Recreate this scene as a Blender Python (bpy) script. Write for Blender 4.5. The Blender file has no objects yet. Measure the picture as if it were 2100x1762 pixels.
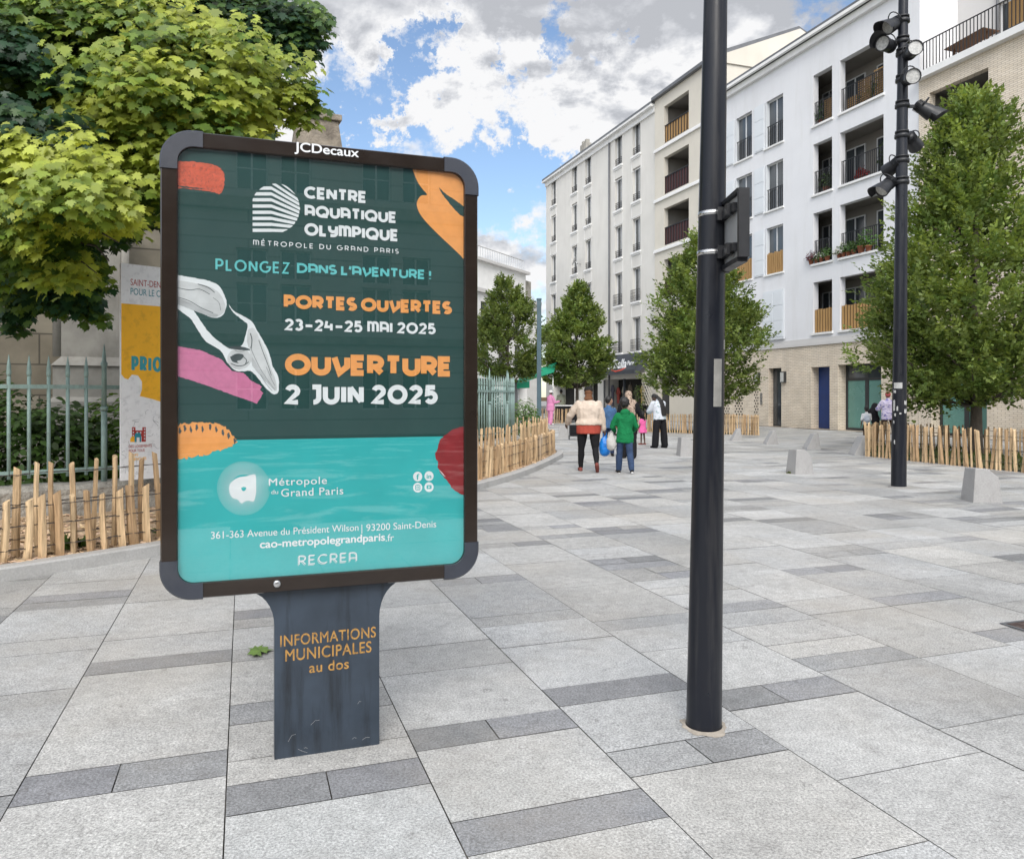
import bpy, bmesh, math, random
import numpy as np
from mathutils import Vector, Matrix, noise as mnoise

# ------------------------------------------------------------------ camera, sky, sun, exposure
SC = bpy.context.scene
COL = SC.collection
R = math.radians
FPX, HX, HY, CAMH = 1600.0, 1050.0, 812.0, 1.55     # focal length in photo units, horizon, eye height

cam_d = bpy.data.cameras.new('camera')
cam = bpy.data.objects.new('camera', cam_d)
COL.objects.link(cam)
cam.location = (0, 0, CAMH)
cam.rotation_euler = (R(90), 0, 0)
cam_d.sensor_fit = 'HORIZONTAL'
cam_d.sensor_width = 36.0
cam_d.lens = 36.0 * FPX / 2100.0
cam_d.shift_y = -69.0 / 2100.0
cam_d.clip_start, cam_d.clip_end = 0.05, 1500
SC.camera = cam

SC.view_settings.view_transform = 'Standard'
SC.view_settings.look = 'None'
SC.view_settings.gamma = 1.0
SC.view_settings.exposure = 0.82
SC.cycles.max_bounces = 6
SC.cycles.diffuse_bounces = 3
SC.cycles.glossy_bounces = 3
SC.cycles.transparent_max_bounces = 8
SC.cycles.use_denoising = True

SUN_EL, SUN_AZ = 42.0, 181.0        # azimuth measured clockwise from +Y
sun_dir = Vector((math.sin(R(SUN_AZ)) * math.cos(R(SUN_EL)), math.cos(R(SUN_AZ)) * math.cos(R(SUN_EL)), math.sin(R(SUN_EL))))
sl = bpy.data.lights.new('sun', 'SUN')
sl.energy, sl.angle, sl.color = 1.5, R(32), (1.0, 0.955, 0.89)
so = bpy.data.objects.new('sun', sl)
COL.objects.link(so)
so.rotation_euler = (-sun_dir).to_track_quat('-Z', 'Y').to_euler()
so.location = (0, -6, 30)


def pdir(x, y):
    return Vector(((x - HX) / FPX, 1.0, (HY - y) / FPX)).normalized()


def make_world():
    w = bpy.data.worlds.new('World')
    SC.world = w
    w.use_nodes = True
    nt = w.node_tree
    N, L = nt.nodes, nt.links
    N.clear()
    out = N.new('ShaderNodeOutputWorld')
    bg_sky = N.new('ShaderNodeBackground')
    sky = N.new('ShaderNodeTexSky')
    sky.sky_type = 'NISHITA'
    sky.sun_disc = False
    sky.sun_elevation = R(SUN_EL)
    sky.sun_rotation = R(SUN_AZ)
    sky.dust_density, sky.ozone_density = 0.6, 1.6
    L.new(sky.outputs[0], bg_sky.inputs[0])
    bg_sky.inputs[1].default_value = 0.105
    tc = N.new('ShaderNodeTexCoord')

    def m(op, a, b=None, c=None, clamp=False):
        n = N.new('ShaderNodeMath')
        n.operation, n.use_clamp = op, clamp
        for i, v in enumerate((a, b, c)):
            if v is None:
                continue
            if isinstance(v, (int, float)):
                n.inputs[i].default_value = v
            else:
                L.new(v, n.inputs[i])
        return n.outputs[0]

    def ramp(v, a, b, lo=0.0, hi=1.0):
        n = N.new('ShaderNodeMapRange')
        n.interpolation_type = 'SMOOTHSTEP'
        L.new(v, n.inputs[0])
        for i, q in enumerate((a, b, lo, hi)):
            n.inputs[i + 1].default_value = q
        return n.outputs[0]

    # directions are stirred by turbulence so that gaps and banks get ragged edges
    wn = N.new('ShaderNodeTexNoise')
    L.new(tc.outputs['Generated'], wn.inputs['Vector'])
    wn.inputs['Scale'].default_value, wn.inputs['Detail'].default_value, wn.inputs['Roughness'].default_value = 11.0, 8.0, 0.68
    ws = N.new('ShaderNodeVectorMath')
    ws.operation = 'SUBTRACT'
    L.new(wn.outputs['Color'], ws.inputs[0])
    ws.inputs[1].default_value = (0.5, 0.5, 0.5)
    wm = N.new('ShaderNodeVectorMath')
    wm.operation = 'MULTIPLY_ADD'
    L.new(ws.outputs[0], wm.inputs[0])
    wm.inputs[1].default_value = (0.42, 0.0, 0.30)
    L.new(tc.outputs['Generated'], wm.inputs[2])
    wz = N.new('ShaderNodeVectorMath')
    wz.operation = 'NORMALIZE'
    L.new(wm.outputs[0], wz.inputs[0])
    warped = wz.outputs[0]

    def blob(x, y, rad_px, s):
        d = N.new('ShaderNodeVectorMath')
        d.operation = 'DOT_PRODUCT'
        L.new(warped, d.inputs[0])
        d.inputs[1].default_value = pdir(x, y)
        return m('MULTIPLY', ramp(d.outputs['Value'], math.cos(rad_px / FPX), 1.0), s)

    def total(lst):
        t = None
        for b in lst:
            v = blob(*b)
            t = v if t is None else m('ADD', t, v)
        return t

    def noise(scale, detail, rough, off, zs=1.9, dist=0.0):
        mp = N.new('ShaderNodeMapping')
        L.new(tc.outputs['Generated'], mp.inputs[0])
        mp.inputs['Location'].default_value = off
        mp.inputs['Scale'].default_value = (1, 1, zs)
        n = N.new('ShaderNodeTexNoise')
        L.new(mp.outputs[0], n.inputs['Vector'])
        n.inputs['Scale'].default_value = scale
        n.inputs['Detail'].default_value = detail
        n.inputs['Roughness'].default_value = rough
        n.inputs['Distortion'].default_value = dist
        return n.outputs['Fac']

    n1 = noise(7.4, 9, 0.58, (3.1, 1.7, 0.4), dist=0.2)
    n1b = noise(7.4, 9, 0.58, (3.1, 1.7, 0.365), dist=0.2)   # the same clouds a little lower: billow shading
    n2 = noise(17, 6, 0.62, (0.3, 5.0, 2.2))
    # gaps of blue (photo position, radius, strength)
    gaps = total([(735, 150, 125, 1.1), (805, 160, 85, .5), (885, 105, 95, 1.05), (1130, 112, 115, 1.1), (930, 235, 70, .3), (690, 245, 90, .2), (905, 275, 130, .26), (1030, 285, 130, .24), (740, 285, 110, .30), (820, 265, 80, .1), (1010, 340, 120, .24), (1100, 310, 110, .25),
                  (1055, 400, 120, .25), (1000, 400, 80, .2), (1300, 640, 200, .1), (1080, 470, 70, .2), (860, 240, 60, .15)])
    fill = total([(800, 212, 90, .75), (880, 195, 110, .55), (980, 180, 130, .45), (1080, 205, 110, .40), (700, 205, 60, .30), (930, 235, 80, .35), (1200, 270, 110, .55), (590, 90, 230, .8), (590, 250, 90, .5), (920, -40, 240, .8), (720, 10, 180, .7), (1020, 40, 100, .35), (1260, 60, 230, .8),
                  (1060, 520, 140, .45), (1040, 365, 60, .35), (770, 285, 45, .42), (1050, 290, 40, .2), (1400, 100, 300, .7)])
    sep = N.new('ShaderNodeSeparateXYZ')
    L.new(tc.outputs['Generated'], sep.inputs[0])
    dens = m('ADD', m('SUBTRACT', m('ADD', m('MULTIPLY', n1, 2.3), m('MULTIPLY', n2, 1.0)), gaps), fill)
    cover = ramp(dens, 1.36, 1.90)
    # cloud tone: white low cumulus, grey sheet overhead in front, bright veil towards the sun
    up = ramp(sep.outputs['Z'], 0.37, 0.47)
    thick = ramp(dens, 1.5, 2.5)
    lit = m('MULTIPLY', m('SUBTRACT', n1, n1b), 2.0)
    white = total([(870, 170, 200, .10), (1000, 190, 170, .12), (700, 215, 130, .14), (1190, 270, 130, .12), (1050, 520, 220, .10), (600, 255, 120, .14), (830, 100, 120, .10), (930, 90, 120, .10)])
    tone = m('ADD', m('ADD', m('SUBTRACT', m('SUBTRACT', 0.53, m('MULTIPLY', up, 0.13)), m('MULTIPLY', thick, 0.13)), lit), white)
    tone = m('ADD', tone, m('MULTIPLY', m('SUBTRACT', n2, 0.5), 0.12))
    flat = m('ADD', 0.385, m('MULTIPLY', m('SUBTRACT', n1, 0.5), 0.22))
    tone = m('ADD', m('MULTIPLY', tone, m('SUBTRACT', 1.0, m('MULTIPLY', up, 0.7))), m('MULTIPLY', flat, m('MULTIPLY', up, 0.7)))
    tone = m('MAXIMUM', m('MINIMUM', tone, 0.555), 0.33)
    sd = N.new('ShaderNodeVectorMath')
    sd.operation = 'DOT_PRODUCT'
    L.new(tc.outputs['Generated'], sd.inputs[0])
    sd.inputs[1].default_value = sun_dir
    glow = ramp(sd.outputs['Value'], 0.05, 1.0, 0.0, 1.35)
    tone = m('ADD', tone, glow)
    bg_c = N.new('ShaderNodeBackground')
    mixc = N.new('ShaderNodeMix')
    mixc.data_type = 'RGBA'
    L.new(ramp(tone, 0.3, 0.7), mixc.inputs[0])
    mixc.inputs[6].default_value = (0.90, 0.93, 1.0, 1)
    mixc.inputs[7].default_value = (1.0, 0.99, 0.975, 1)
    L.new(mixc.outputs[2], bg_c.inputs[0])
    L.new(tone, bg_c.inputs[1])
    mix = N.new('ShaderNodeMixShader')
    L.new(cover, mix.inputs[0])
    L.new(bg_sky.outputs[0], mix.inputs[1])
    L.new(bg_c.outputs[0], mix.inputs[2])
    L.new(mix.outputs[0], out.inputs[0])


make_world()


# ------------------------------------------------------------------ helpers
def px(x, y, Y):
    """photo position at real depth Y -> world point"""
    return Vector(((x - HX) / FPX * Y, Y, CAMH + (HY - y) / FPX * Y))


def gp(x, y):
    Y = CAMH * FPX / (y - HY)
    return Vector(((x - HX) / FPX * Y, Y, 0))


XF = {}          # world matrices of the things (used to bring world-built parts into thing space)


def root_of(o):
    while o.parent:
        o = o.parent
    return o


def link(o):
    COL.objects.link(o)
    return o


def tag(o, label=None, cat=None, group=None, kind=None):
    if label: o['label'] = label
    if cat: o['category'] = cat
    if group: o['group'] = group
    if kind: o['kind'] = kind
    return o


def thing(name, label, cat, loc=(0, 0, 0), rz=0.0, group=None):
    o = bpy.data.objects.new(name, None)
    link(o)
    o.empty_display_size = 0.2
    o.location = loc
    o.rotation_euler = (0, 0, rz)
    XF[o] = Matrix.Translation(Vector(loc)) @ Matrix.Rotation(rz, 4, 'Z')
    return tag(o, label, cat, group)


def place(name, me, parent=None, loc=(0, 0, 0), rot=(0, 0, 0)):
    o = bpy.data.objects.new(name, me)
    link(o)
    o.parent = parent
    o.location = loc
    o.rotation_euler = rot
    return o


class MB:
    def __init__(self):
        self.v, self.f, self.mi, self.c = [], [], [], []
        self.M = None
        self.mat = 0
        self.col = (1, 1, 1)
        self.smooth = False
        self.sm = []

    def pt(self, p):
        p = Vector(p)
        if self.M is not None:
            p = self.M @ p
        self.v.append(p)
        self.c.append(self.col)
        return len(self.v) - 1

    def face(self, idx):
        self.f.append(tuple(idx))
        self.mi.append(self.mat)
        self.sm.append(self.smooth)

    def poly(self, pts):
        self.face([self.pt(p) for p in pts])

    def hexa(self, b, t):
        i = [self.pt(p) for p in b] + [self.pt(p) for p in t]
        for q in ((3, 2, 1, 0), (4, 5, 6, 7), (0, 1, 5, 4), (1, 2, 6, 5), (2, 3, 7, 6), (3, 0, 4, 7)):
            self.face([i[k] for k in q])

    def box(self, lo, hi):
        (a, b, c), (d, e, f) = lo, hi
        self.hexa([(a, b, c), (d, b, c), (d, e, c), (a, e, c)], [(a, b, f), (d, b, f), (d, e, f), (a, e, f)])

    def cbox(self, c, s):
        self.box([c[i] - s[i] / 2 for i in range(3)], [c[i] + s[i] / 2 for i in range(3)])

    def beam(self, p, q, w, h, up=(0, 0, 1)):
        p, q = Vector(p), Vector(q)
        d = (q - p).normalized()
        s = d.cross(Vector(up))
        if s.length < 1e-5: s = d.cross(Vector((1, 0, 0)))
        s.normalize()
        u = s.cross(d)
        o = [-s * w / 2 - u * h / 2, s * w / 2 - u * h / 2, s * w / 2 + u * h / 2, -s * w / 2 + u * h / 2]
        self.hexa([p + k for k in o], [q + k for k in o])

    def prism(self, poly, off):
        off = Vector(off)
        a = [self.pt(p) for p in poly]
        b = [self.pt(Vector(p) + off) for p in poly]
        n = len(a)
        self.face(a[::-1])
        self.face(b)
        for i in range(n):
            self.face([a[i], a[(i + 1) % n], b[(i + 1) % n], b[i]])

    def rings(self, rs, cap=True, closed=True):
        idx = [[self.pt(p) for p in r] for r in rs]
        n = len(idx[0])
        for a, b in zip(idx, idx[1:]):
            for i in range(n if closed else n - 1):
                j = (i + 1) % n
                self.face([a[i], a[j], b[j], b[i]])
        if cap and closed:
            self.face(idx[0][::-1])
            self.face(idx[-1])

    def tube(self, pts, rad, n=8, cap=True):
        pts = [Vector(p) for p in pts]
        if not hasattr(rad, '__len__'): rad = [rad] * len(pts)
        rs = []
        ref = None
        for k, p in enumerate(pts):
            d = (pts[min(k + 1, len(pts) - 1)] - pts[max(k - 1, 0)]).normalized()
            if ref is None:
                ref = Vector((0, 0, 1)) if abs(d.z) < .9 else Vector((1, 0, 0))
            s = d.cross(ref).normalized()
            ref = s.cross(d).normalized()
            rs.append([p + (s * math.cos(2 * math.pi * i / n) + ref * math.sin(2 * math.pi * i / n)) * rad[k] for i in range(n)])
        sm, self.smooth = self.smooth, True
        self.rings(rs, cap)
        self.smooth = sm

    def lathe(self, prof, c=(0, 0, 0), n=20):
        c = Vector(c)
        sm, self.smooth = self.smooth, True
        self.rings([[c + Vector((r * math.cos(2 * math.pi * i / n), r * math.sin(2 * math.pi * i / n), z)) for i in range(n)] for r, z in prof])
        self.smooth = sm

    def mesh(self, name, mats):
        me = bpy.data.meshes.new(name)
        me.from_pydata([tuple(p) for p in self.v], [], self.f)
        if not isinstance(mats, (list, tuple)): mats = [mats]
        for x in mats: me.materials.append(x)
        if any(self.mi): me.polygons.foreach_set('material_index', self.mi)
        me.polygons.foreach_set('use_smooth', self.sm)
        if any(c != (1, 1, 1) for c in self.c):
            a = me.color_attributes.new('Col', 'FLOAT_COLOR', 'POINT')
            a.data.foreach_set('color', np.array([(*c, 1) for c in self.c], dtype=np.float32).ravel())
        me.update()
        return me

    def build(self, name, mats, parent=None, world=False, bevel=0.0):
        """one mesh object; world=True: coordinates are world ones and are brought into the thing's space"""
        if world and parent is not None:
            inv = XF[root_of(parent)].inverted()
            self.v = [inv @ p for p in self.v]
        o = place(name, self.mesh(name, mats), parent)
        if bevel:
            b = o.modifiers.new('bevel', 'BEVEL')
            b.width, b.segments, b.limit_method, b.angle_limit = bevel, 2, 'ANGLE', R(40)
        return o


def np_mesh(name, verts, face_size, cols=None, mat=None, nfaces=None):
    """mesh whose faces are consecutive runs of face_size verts"""
    me = bpy.data.meshes.new(name)
    nv = len(verts)
    nf = nv // face_size
    me.vertices.add(nv)
    me.vertices.foreach_set('co', np.asarray(verts, dtype=np.float32).ravel())
    me.loops.add(nv)
    me.loops.foreach_set('vertex_index', np.arange(nv, dtype=np.int32))
    me.polygons.add(nf)
    me.polygons.foreach_set('loop_start', np.arange(0, nv, face_size, dtype=np.int32))
    me.polygons.foreach_set('loop_total', np.full(nf, face_size, dtype=np.int32))
    if cols is not None:
        a = me.color_attributes.new('Col', 'FLOAT_COLOR', 'POINT')
        c = np.ones((nv, 4), dtype=np.float32)
        c[:, :3] = cols
        a.data.foreach_set('color', c.ravel())
    if mat: me.materials.append(mat)
    me.update(calc_edges=True)
    me.validate()
    return me


# ------------------------------------------------------------------ materials
class NT:
    def __init__(self, name):
        self.m = bpy.data.materials.new(name)
        self.m.use_nodes = True
        self.t = self.m.node_tree
        self.t.nodes.clear()
        self.out = self.n('ShaderNodeOutputMaterial')
        self.tc = self.n('ShaderNodeTexCoord')

    def n(self, t, **k):
        x = self.t.nodes.new(t)
        for a, b in k.items(): setattr(x, a, b)
        return x

    def l(self, a, b): self.t.links.new(a, b)

    def setv(self, sock, v):
        if isinstance(v, bpy.types.NodeSocket): self.l(v, sock)
        elif isinstance(v, (tuple, list)) and len(v) == 3 and sock.type == 'RGBA': sock.default_value = (*v, 1)
        else: sock.default_value = v

    def math(self, op, a, b=0.0, clamp=False):
        x = self.n('ShaderNodeMath', operation=op, use_clamp=clamp)
        self.setv(x.inputs[0], a)
        self.setv(x.inputs[1], b)
        return x.outputs[0]

    def noise(self, scale, detail=4, rough=.55, stretch=(1, 1, 1), coord='Object', dist=0.0):
        mp = self.n('ShaderNodeMapping')
        self.l(self.tc.outputs[coord], mp.inputs[0])
        mp.inputs['Scale'].default_value = stretch
        x = self.n('ShaderNodeTexNoise')
        self.l(mp.outputs[0], x.inputs['Vector'])
        x.inputs['Scale'].default_value = scale
        x.inputs['Detail'].default_value = detail
        x.inputs['Roughness'].default_value = rough
        x.inputs['Distortion'].default_value = dist
        return x.outputs['Fac']

    def ramp(self, v, a, b, lo=0.0, hi=1.0, smooth=False):
        x = self.n('ShaderNodeMapRange')
        if smooth: x.interpolation_type = 'SMOOTHSTEP'
        self.l(v, x.inputs[0])
        for i, q in enumerate((a, b, lo, hi)): x.inputs[i + 1].default_value = q
        return x.outputs[0]

    def mix(self, f, a, b, mode='MIX'):
        x = self.n('ShaderNodeMix', data_type='RGBA', blend_type=mode)
        self.setv(x.inputs[0], f)
        self.setv(x.inputs[6], a)
        self.setv(x.inputs[7], b)
        return x.outputs[2]

    def scale(self, col, f): # colour times factor
        x = self.n('ShaderNodeVectorMath', operation='SCALE')
        self.setv(x.inputs[0], col) if isinstance(col, bpy.types.NodeSocket) else setattr(x.inputs[0], 'default_value', col)
        self.setv(x.inputs[3], f)
        return x.outputs[0]

    def attr(self, name='Col'):
        return self.n('ShaderNodeVertexColor', layer_name=name).outputs[0]

    def bump(self, h, strength=.3, dist=.01):
        b = self.n('ShaderNodeBump')
        self.l(h, b.inputs['Height'])
        b.inputs['Strength'].default_value = strength
        b.inputs['Distance'].default_value = dist
        return b.outputs[0]

    def bsdf(self, col, rough=.6, metal=0.0, normal=None, spec=.5, **k):
        p = self.n('ShaderNodeBsdfPrincipled')
        self.setv(p.inputs['Base Color'], col)
        self.setv(p.inputs['Roughness'], rough)
        p.inputs['Metallic'].default_value = metal
        p.inputs['Specular IOR Level'].default_value = spec
        if normal: self.l(normal, p.inputs['Normal'])
        for a, b in k.items(): self.setv(p.inputs[a], b)
        self.l(p.outputs[0], self.out.inputs[0])
        return self.m


def M(name, col, rough=.6, var=.12, scale=3.0, metal=0.0, bump=0.0, bscale=60, spec=.5, stretch=(1, 1, 1), dirt=None, use_col=False, bdist=.004, rand=0.0):
    t = NT(name)
    f = t.ramp(t.noise(scale, 6, .6, stretch), .25, .75, 1 - var, 1 + var)
    base = t.attr() if use_col else col
    if use_col: base = t.mix(1.0, base, col, 'MULTIPLY')
    c = t.scale(base, f)
    if rand:
        oi = t.n('ShaderNodeObjectInfo')
        c = t.scale(c, t.ramp(oi.outputs['Random'], 0, 1, 1 - rand, 1 + rand))
    if dirt:
        dcol, amt, dsc, dst = dirt
        c = t.mix(t.ramp(t.noise(dsc, 7, .65, dst), .5, .75, 0, amt), c, dcol)
    nrm = None
    if bump: nrm = t.bump(t.noise(bscale, 4, .6), bump, bdist)
    rr = t.ramp(t.noise(scale * 2.3, 4), .3, .7, max(rough - .07, .02), min(rough + .07, 1))
    return t.bsdf(c, rr, metal, nrm, spec)


def glass_dark(name, col=(.045, .052, .058), rough=.06):
    t = NT(name)
    f = t.ramp(t.noise(.35, 2), .3, .7, .4, 1.8)
    return t.bsdf(t.scale(col, f), rough, spec=.9)


def brick_mat(name, c1, c2, mortar, bw, bh, ms, axes='XZ', rough=.85, bump=.5, bias=0.0, var=.15, coord='Object', dirt=.25):
    t = NT(name)
    s = t.n('ShaderNodeSeparateXYZ')
    t.l(t.tc.outputs[coord], s.inputs[0])
    cb = t.n('ShaderNodeCombineXYZ')
    if axes == 'XZ':
        t.l(t.math('ADD', s.outputs[0], s.outputs[1]), cb.inputs[0])
    else:
        t.l(s.outputs[0], cb.inputs[0])
    t.l(s.outputs[2] if axes == 'XZ' else s.outputs[1], cb.inputs[1])
    b = t.n('ShaderNodeTexBrick')
    t.l(cb.outputs[0], b.inputs[0])
    b.inputs['Color1'].default_value = (*c1, 1)
    b.inputs['Color2'].default_value = (*c2, 1)
    b.inputs['Mortar'].default_value = (*mortar, 1)
    b.inputs['Scale'].default_value = 1
    b.inputs['Mortar Size'].default_value = ms
    b.inputs['Bias'].default_value = bias
    b.inputs['Brick Width'].default_value = bw
    b.inputs['Row Height'].default_value = bh
    f = t.ramp(t.noise(1.3, 6, .6), .25, .75, 1 - var, 1 + var)
    c = t.scale(b.outputs[0], f)
    c = t.mix(t.ramp(t.noise(.6, 8, .7, (1, 1, .5)), .5, .8, 0, dirt), c, tuple(x * .45 for x in c1))
    h = t.math('ADD', t.math('MULTIPLY', b.outputs['Fac'], -1.0), t.math('MULTIPLY', t.noise(30, 4), .35))
    return t.bsdf(c, rough, normal=t.bump(h, bump, .012), spec=.3)


MT = {}
MT['joint'] = None
# paving: per-slab tone in the colour attribute, granite speckle, stains
t = NT('granite_paving')
c = t.attr()
sp = t.noise(95, 3, .7)
sp2 = t.noise(300, 2, .6)
st = t.noise(.9, 8, .65)
c = t.scale(c, t.ramp(sp, .36, .64, .64, 1.34))
c = t.scale(c, t.ramp(sp2, .3, .7, .72, 1.28))
c = t.scale(c, t.ramp(st, .3, .7, .80, 1.14))
c = t.scale(c, t.ramp(t.noise(13, 6, .7), .32, .68, .84, 1.14))
c = t.mix(t.ramp(t.noise(1.7, 7, .65, dist=.4), .45, .70, 0, .30), c, t.scale(c, .80))
c = t.mix(t.ramp(t.noise(5.5, 7, .7, dist=.6), .55, .72, 0, .34), c, (.16, .15, .145))
c = t.mix(t.ramp(t.noise(19, 3, .5, dist=1.5), .655, .72, 0, .42), c, (.10, .095, .09))
c = t.mix(t.ramp(t.noise(.55, 7, .6, (1, 1, 1)), .48, .68, 0, .34), c, (.36, .32, .265))
MT['paving'] = t.bsdf(c, t.ramp(st, .3, .7, .5, .72), normal=t.bump(t.math('ADD', sp, t.math('MULTIPLY', t.noise(12, 4), .8)), .28, .004), spec=.4)
t = NT('paving_joint')
c = t.mix(t.ramp(t.noise(.8, 5, .6, dist=.5), .52, .62), (.060, .055, .048), (.46, .44, .41))
MT['joint'] = t.bsdf(c, .95, spec=.1)
MT['base_ground'] = M('base_ground', (.25, .24, .23), .9, .15, .4, bump=.3, bscale=20)
MT['kerb'] = M('kerb_granite', (.40, .395, .385), .7, .16, 60, bump=.35, bscale=120, dirt=((.2, .19, .17), .5, 2.5, (1, 1, 1)))
MT['chips_bed'] = M('chips_bed', (.42, .30, .19), .95, .4, 25, bump=.9, bscale=45, bdist=.02)
MT['chip'] = M('wood_chip', (.55, .41, .27), .9, .25, 9, use_col=True)
MT['soil'] = M('soil_grass', (.07, .075, .03), .95, .5, 14, bump=.9, bscale=40, bdist=.03)
MT['frame_brown'] = M('frame_brown', (.020, .0135, .010), .16, .25, 2.5, spec=.45, dirt=((.035, .026, .02), .35, 5, (1, 1, 3)))
MT['corner_plastic'] = M('corner_plastic', (.036, .041, .055), .42, .2, 6, bump=.15, bscale=200, dirt=((.08, .085, .09), .3, 7, (1, 1, 1)))
MT['stand'] = M('stand_paint', (.034, .048, .068), .36, .35, 3.5, spec=.5, bump=.06, bscale=30, dirt=((.010, .012, .015), .95, 7, (2.2, 2.2, .25)))
MT['pole_dark'] = M('pole_dark', (.008, .0095, .015), .34, .3, 3, spec=.35, stretch=(1, 1, .2), dirt=((.065, .063, .062), .5, 10, (1.5, 1.5, .10)))
MT['pole_blue'] = M('pole_blue', (.055, .095, .115), .5, .2, 3)
MT['steel'] = M('steel_band', (.62, .62, .62), .28, .1, 12, metal=1.0)
MT['black_metal'] = M('black_metal', (.014, .015, .018), .42, .2, 8)
MT['sign_back'] = M('sign_back', (.42, .43, .44), .45, .12, 6, metal=.35)
MT['lens'] = M('lamp_lens', (.50, .50, .48), .25, .35, 25)
MT['white_render'] = M('white_render', (.69, .695, .715), .9, .05, .5, bump=.35, bscale=9, bdist=.01, dirt=((.50, .49, .47), .30, 1.6, (1, 1, .14)), spec=.2)
MT['cream_render'] = M('cream_render', (.60, .565, .495), .9, .07, .5, bump=.2, bscale=20, dirt=((.45, .43, .38), .3, 1.0, (1, 1, .3)), spec=.2)
MT['old_render'] = M('old_render', (.63, .615, .58), .9, .08, .35, bump=.2, bscale=14, dirt=((.42, .40, .37), .35, .9, (1, 1, .22)), spec=.2)
MT['grey_render'] = M('grey_render', (.56, .55, .54), .9, .06, .6)
MT['trim'] = M('pale_trim', (.74, .74, .73), .8, .08, 1.5)
MT['zinc'] = M('roof_zinc', (.12, .125, .135), .5, .2, 1.5)
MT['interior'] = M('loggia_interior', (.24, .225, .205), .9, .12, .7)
MT['painted_shade'] = M('painted_shade', (.02, .019, .018), .9, .3, 1)  # near-black colour stands in for shade in pockets, gaps and unlit rooms
MT['frame_white'] = M('frame_white', (.66, .67, .68), .5, .08, 4)
MT['frame_dark'] = M('frame_dark', (.03, .032, .034), .45, .1, 4)
MT['shutter'] = M('shutter_white', (.64, .67, .70), .6, .04, 1)
MT['iron'] = M('iron_black', (.016, .016, .018), .5, .2, 6)
MT['iron_red'] = M('iron_dark_red', (.06, .018, .018), .55, .25, 3)
MT['glass'] = glass_dark('window_glass')
MT['glass_green'] = M('frosted_green_glass', (.11, .25, .215), .25, .15, .9, spec=.6)
MT['blue_door'] = M('blue_door_paint', (.008, .035, .16), .4, .12, 2)
MT['bamboo'] = M('bamboo_screen', (.37, .22, .085), .75, .25, 5, stretch=(3, 3, .3))
MT['brown_screen'] = M('brown_screen', (.11, .055, .03), .75, .3, 14, stretch=(6, 6, .3))
MT['brick_cream'] = brick_mat('brick_cream', (.66, .575, .46), (.73, .65, .54), (.42, .355, .285), .30, .075, .009, bump=.7, dirt=.10)
MT['stone_blocks'] = brick_mat('stone_blocks', (.30, .275, .22), (.21, .185, .14), (.11, .10, .08), 1.35, .52, .014, bump=.35, bias=-.1, var=.35, dirt=.5)
MT['stone_plain'] = M('stone_plain', (.33, .315, .28), .9, .25, 2.0, bump=.3, bscale=25, dirt=((.12, .11, .09), .6, 1.6, (1, 1, .6)))
MT['stone_rough'] = M('stone_rough', (.36, .34, .30), .95, .35, 5, bump=1.0, bscale=14, bdist=.05, dirt=((.08, .07, .06), .8, 3.5, (1, 1, 1)))
MT['stone_old'] = M('stone_old', (.25, .215, .17), .95, .4, 4, bump=1.0, bscale=9, bdist=.05, dirt=((.07, .055, .045), .8, 3.0, (1, 1, 1)))
MT['verdigris'] = M('verdigris_paint', (.25, .36, .335), .6, .22, 9, dirt=((.12, .13, .11), .6, 14, (1, 1, .4)))
t = NT('chestnut_stake')
oi = t.n('ShaderNodeObjectInfo')
c = t.mix(oi.outputs['Random'], (.45, .30, .17), (.66, .49, .30))
g = t.noise(14, 6, .65, (3, 3, .25), dist=.6)
c = t.scale(c, t.ramp(g, .3, .7, .5, 1.3))
c = t.mix(t.ramp(t.noise(2.0, 6, .65, (2, 2, .7)), .52, .70, 0, .85), c, (.12, .085, .065))
c = t.mix(t.ramp(t.noise(.9, 3, .5), .5, .68, 0, .5), c, (.36, .33, .29))
MT['stake'] = t.bsdf(c, .85, normal=t.bump(g, .6, .008), spec=.2)
MT['wire'] = M('wire', (.10, .09, .085), .5, .2, 9, metal=.6)
MT['terracotta'] = M('terracotta', (.30, .105, .055), .8, .2, 9)
MT['awning_dark'] = M('awning_dark', (.045, .052, .065), .7, .2, 2)
MT['awning_green'] = M('awning_green', (.01, .30, .17), .7, .2, 2)
MT['white_paint'] = M('white_paint', (.78, .78, .78), .6, .04, 3)
MT['red_paint'] = M('red_paint', (.55, .06, .03), .6, .1, 3)
MT['bark'] = M('bark', (.085, .07, .055), .95, .35, 12, bump=.8, bscale=22, bdist=.02, stretch=(2, 2, .4))


def leaf_mat(name, trans=.35, rough=.45, tint=(1, 1, 1)):
    t = NT(name)
    col = t.mix(1.0, t.attr(), tint, 'MULTIPLY')
    p = t.n('ShaderNodeBsdfPrincipled')
    t.l(col, p.inputs['Base Color'])
    p.inputs['Roughness'].default_value = rough
    p.inputs['Specular IOR Level'].default_value = .35
    tr = t.n('ShaderNodeBsdfTranslucent')
    c2 = t.mix(1.0, col, (1.25, 1.15, .5), 'MULTIPLY')
    t.l(c2, tr.inputs[0])
    mx = t.n('ShaderNodeMixShader')
    mx.inputs[0].default_value = trans
    t.l(p.outputs[0], mx.inputs[1])
    t.l(tr.outputs[0], mx.inputs[2])
    t.l(mx.outputs[0], t.out.inputs[0])
    return t.m


MT['leaf'] = leaf_mat('leaf')
MT['leaf_maple'] = leaf_mat('leaf_maple', .38, .4)
# ------------------------------------------------------------------ ground, paving, kerb and beds
SD = Vector((-.3253, .9456, 0))      # street direction (away), paving runs along it
SE = Vector((.9456, .3253, 0))       # across
FO = Vector((15.5, 33.07, 0))        # a point on the row of facades on the right


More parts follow.
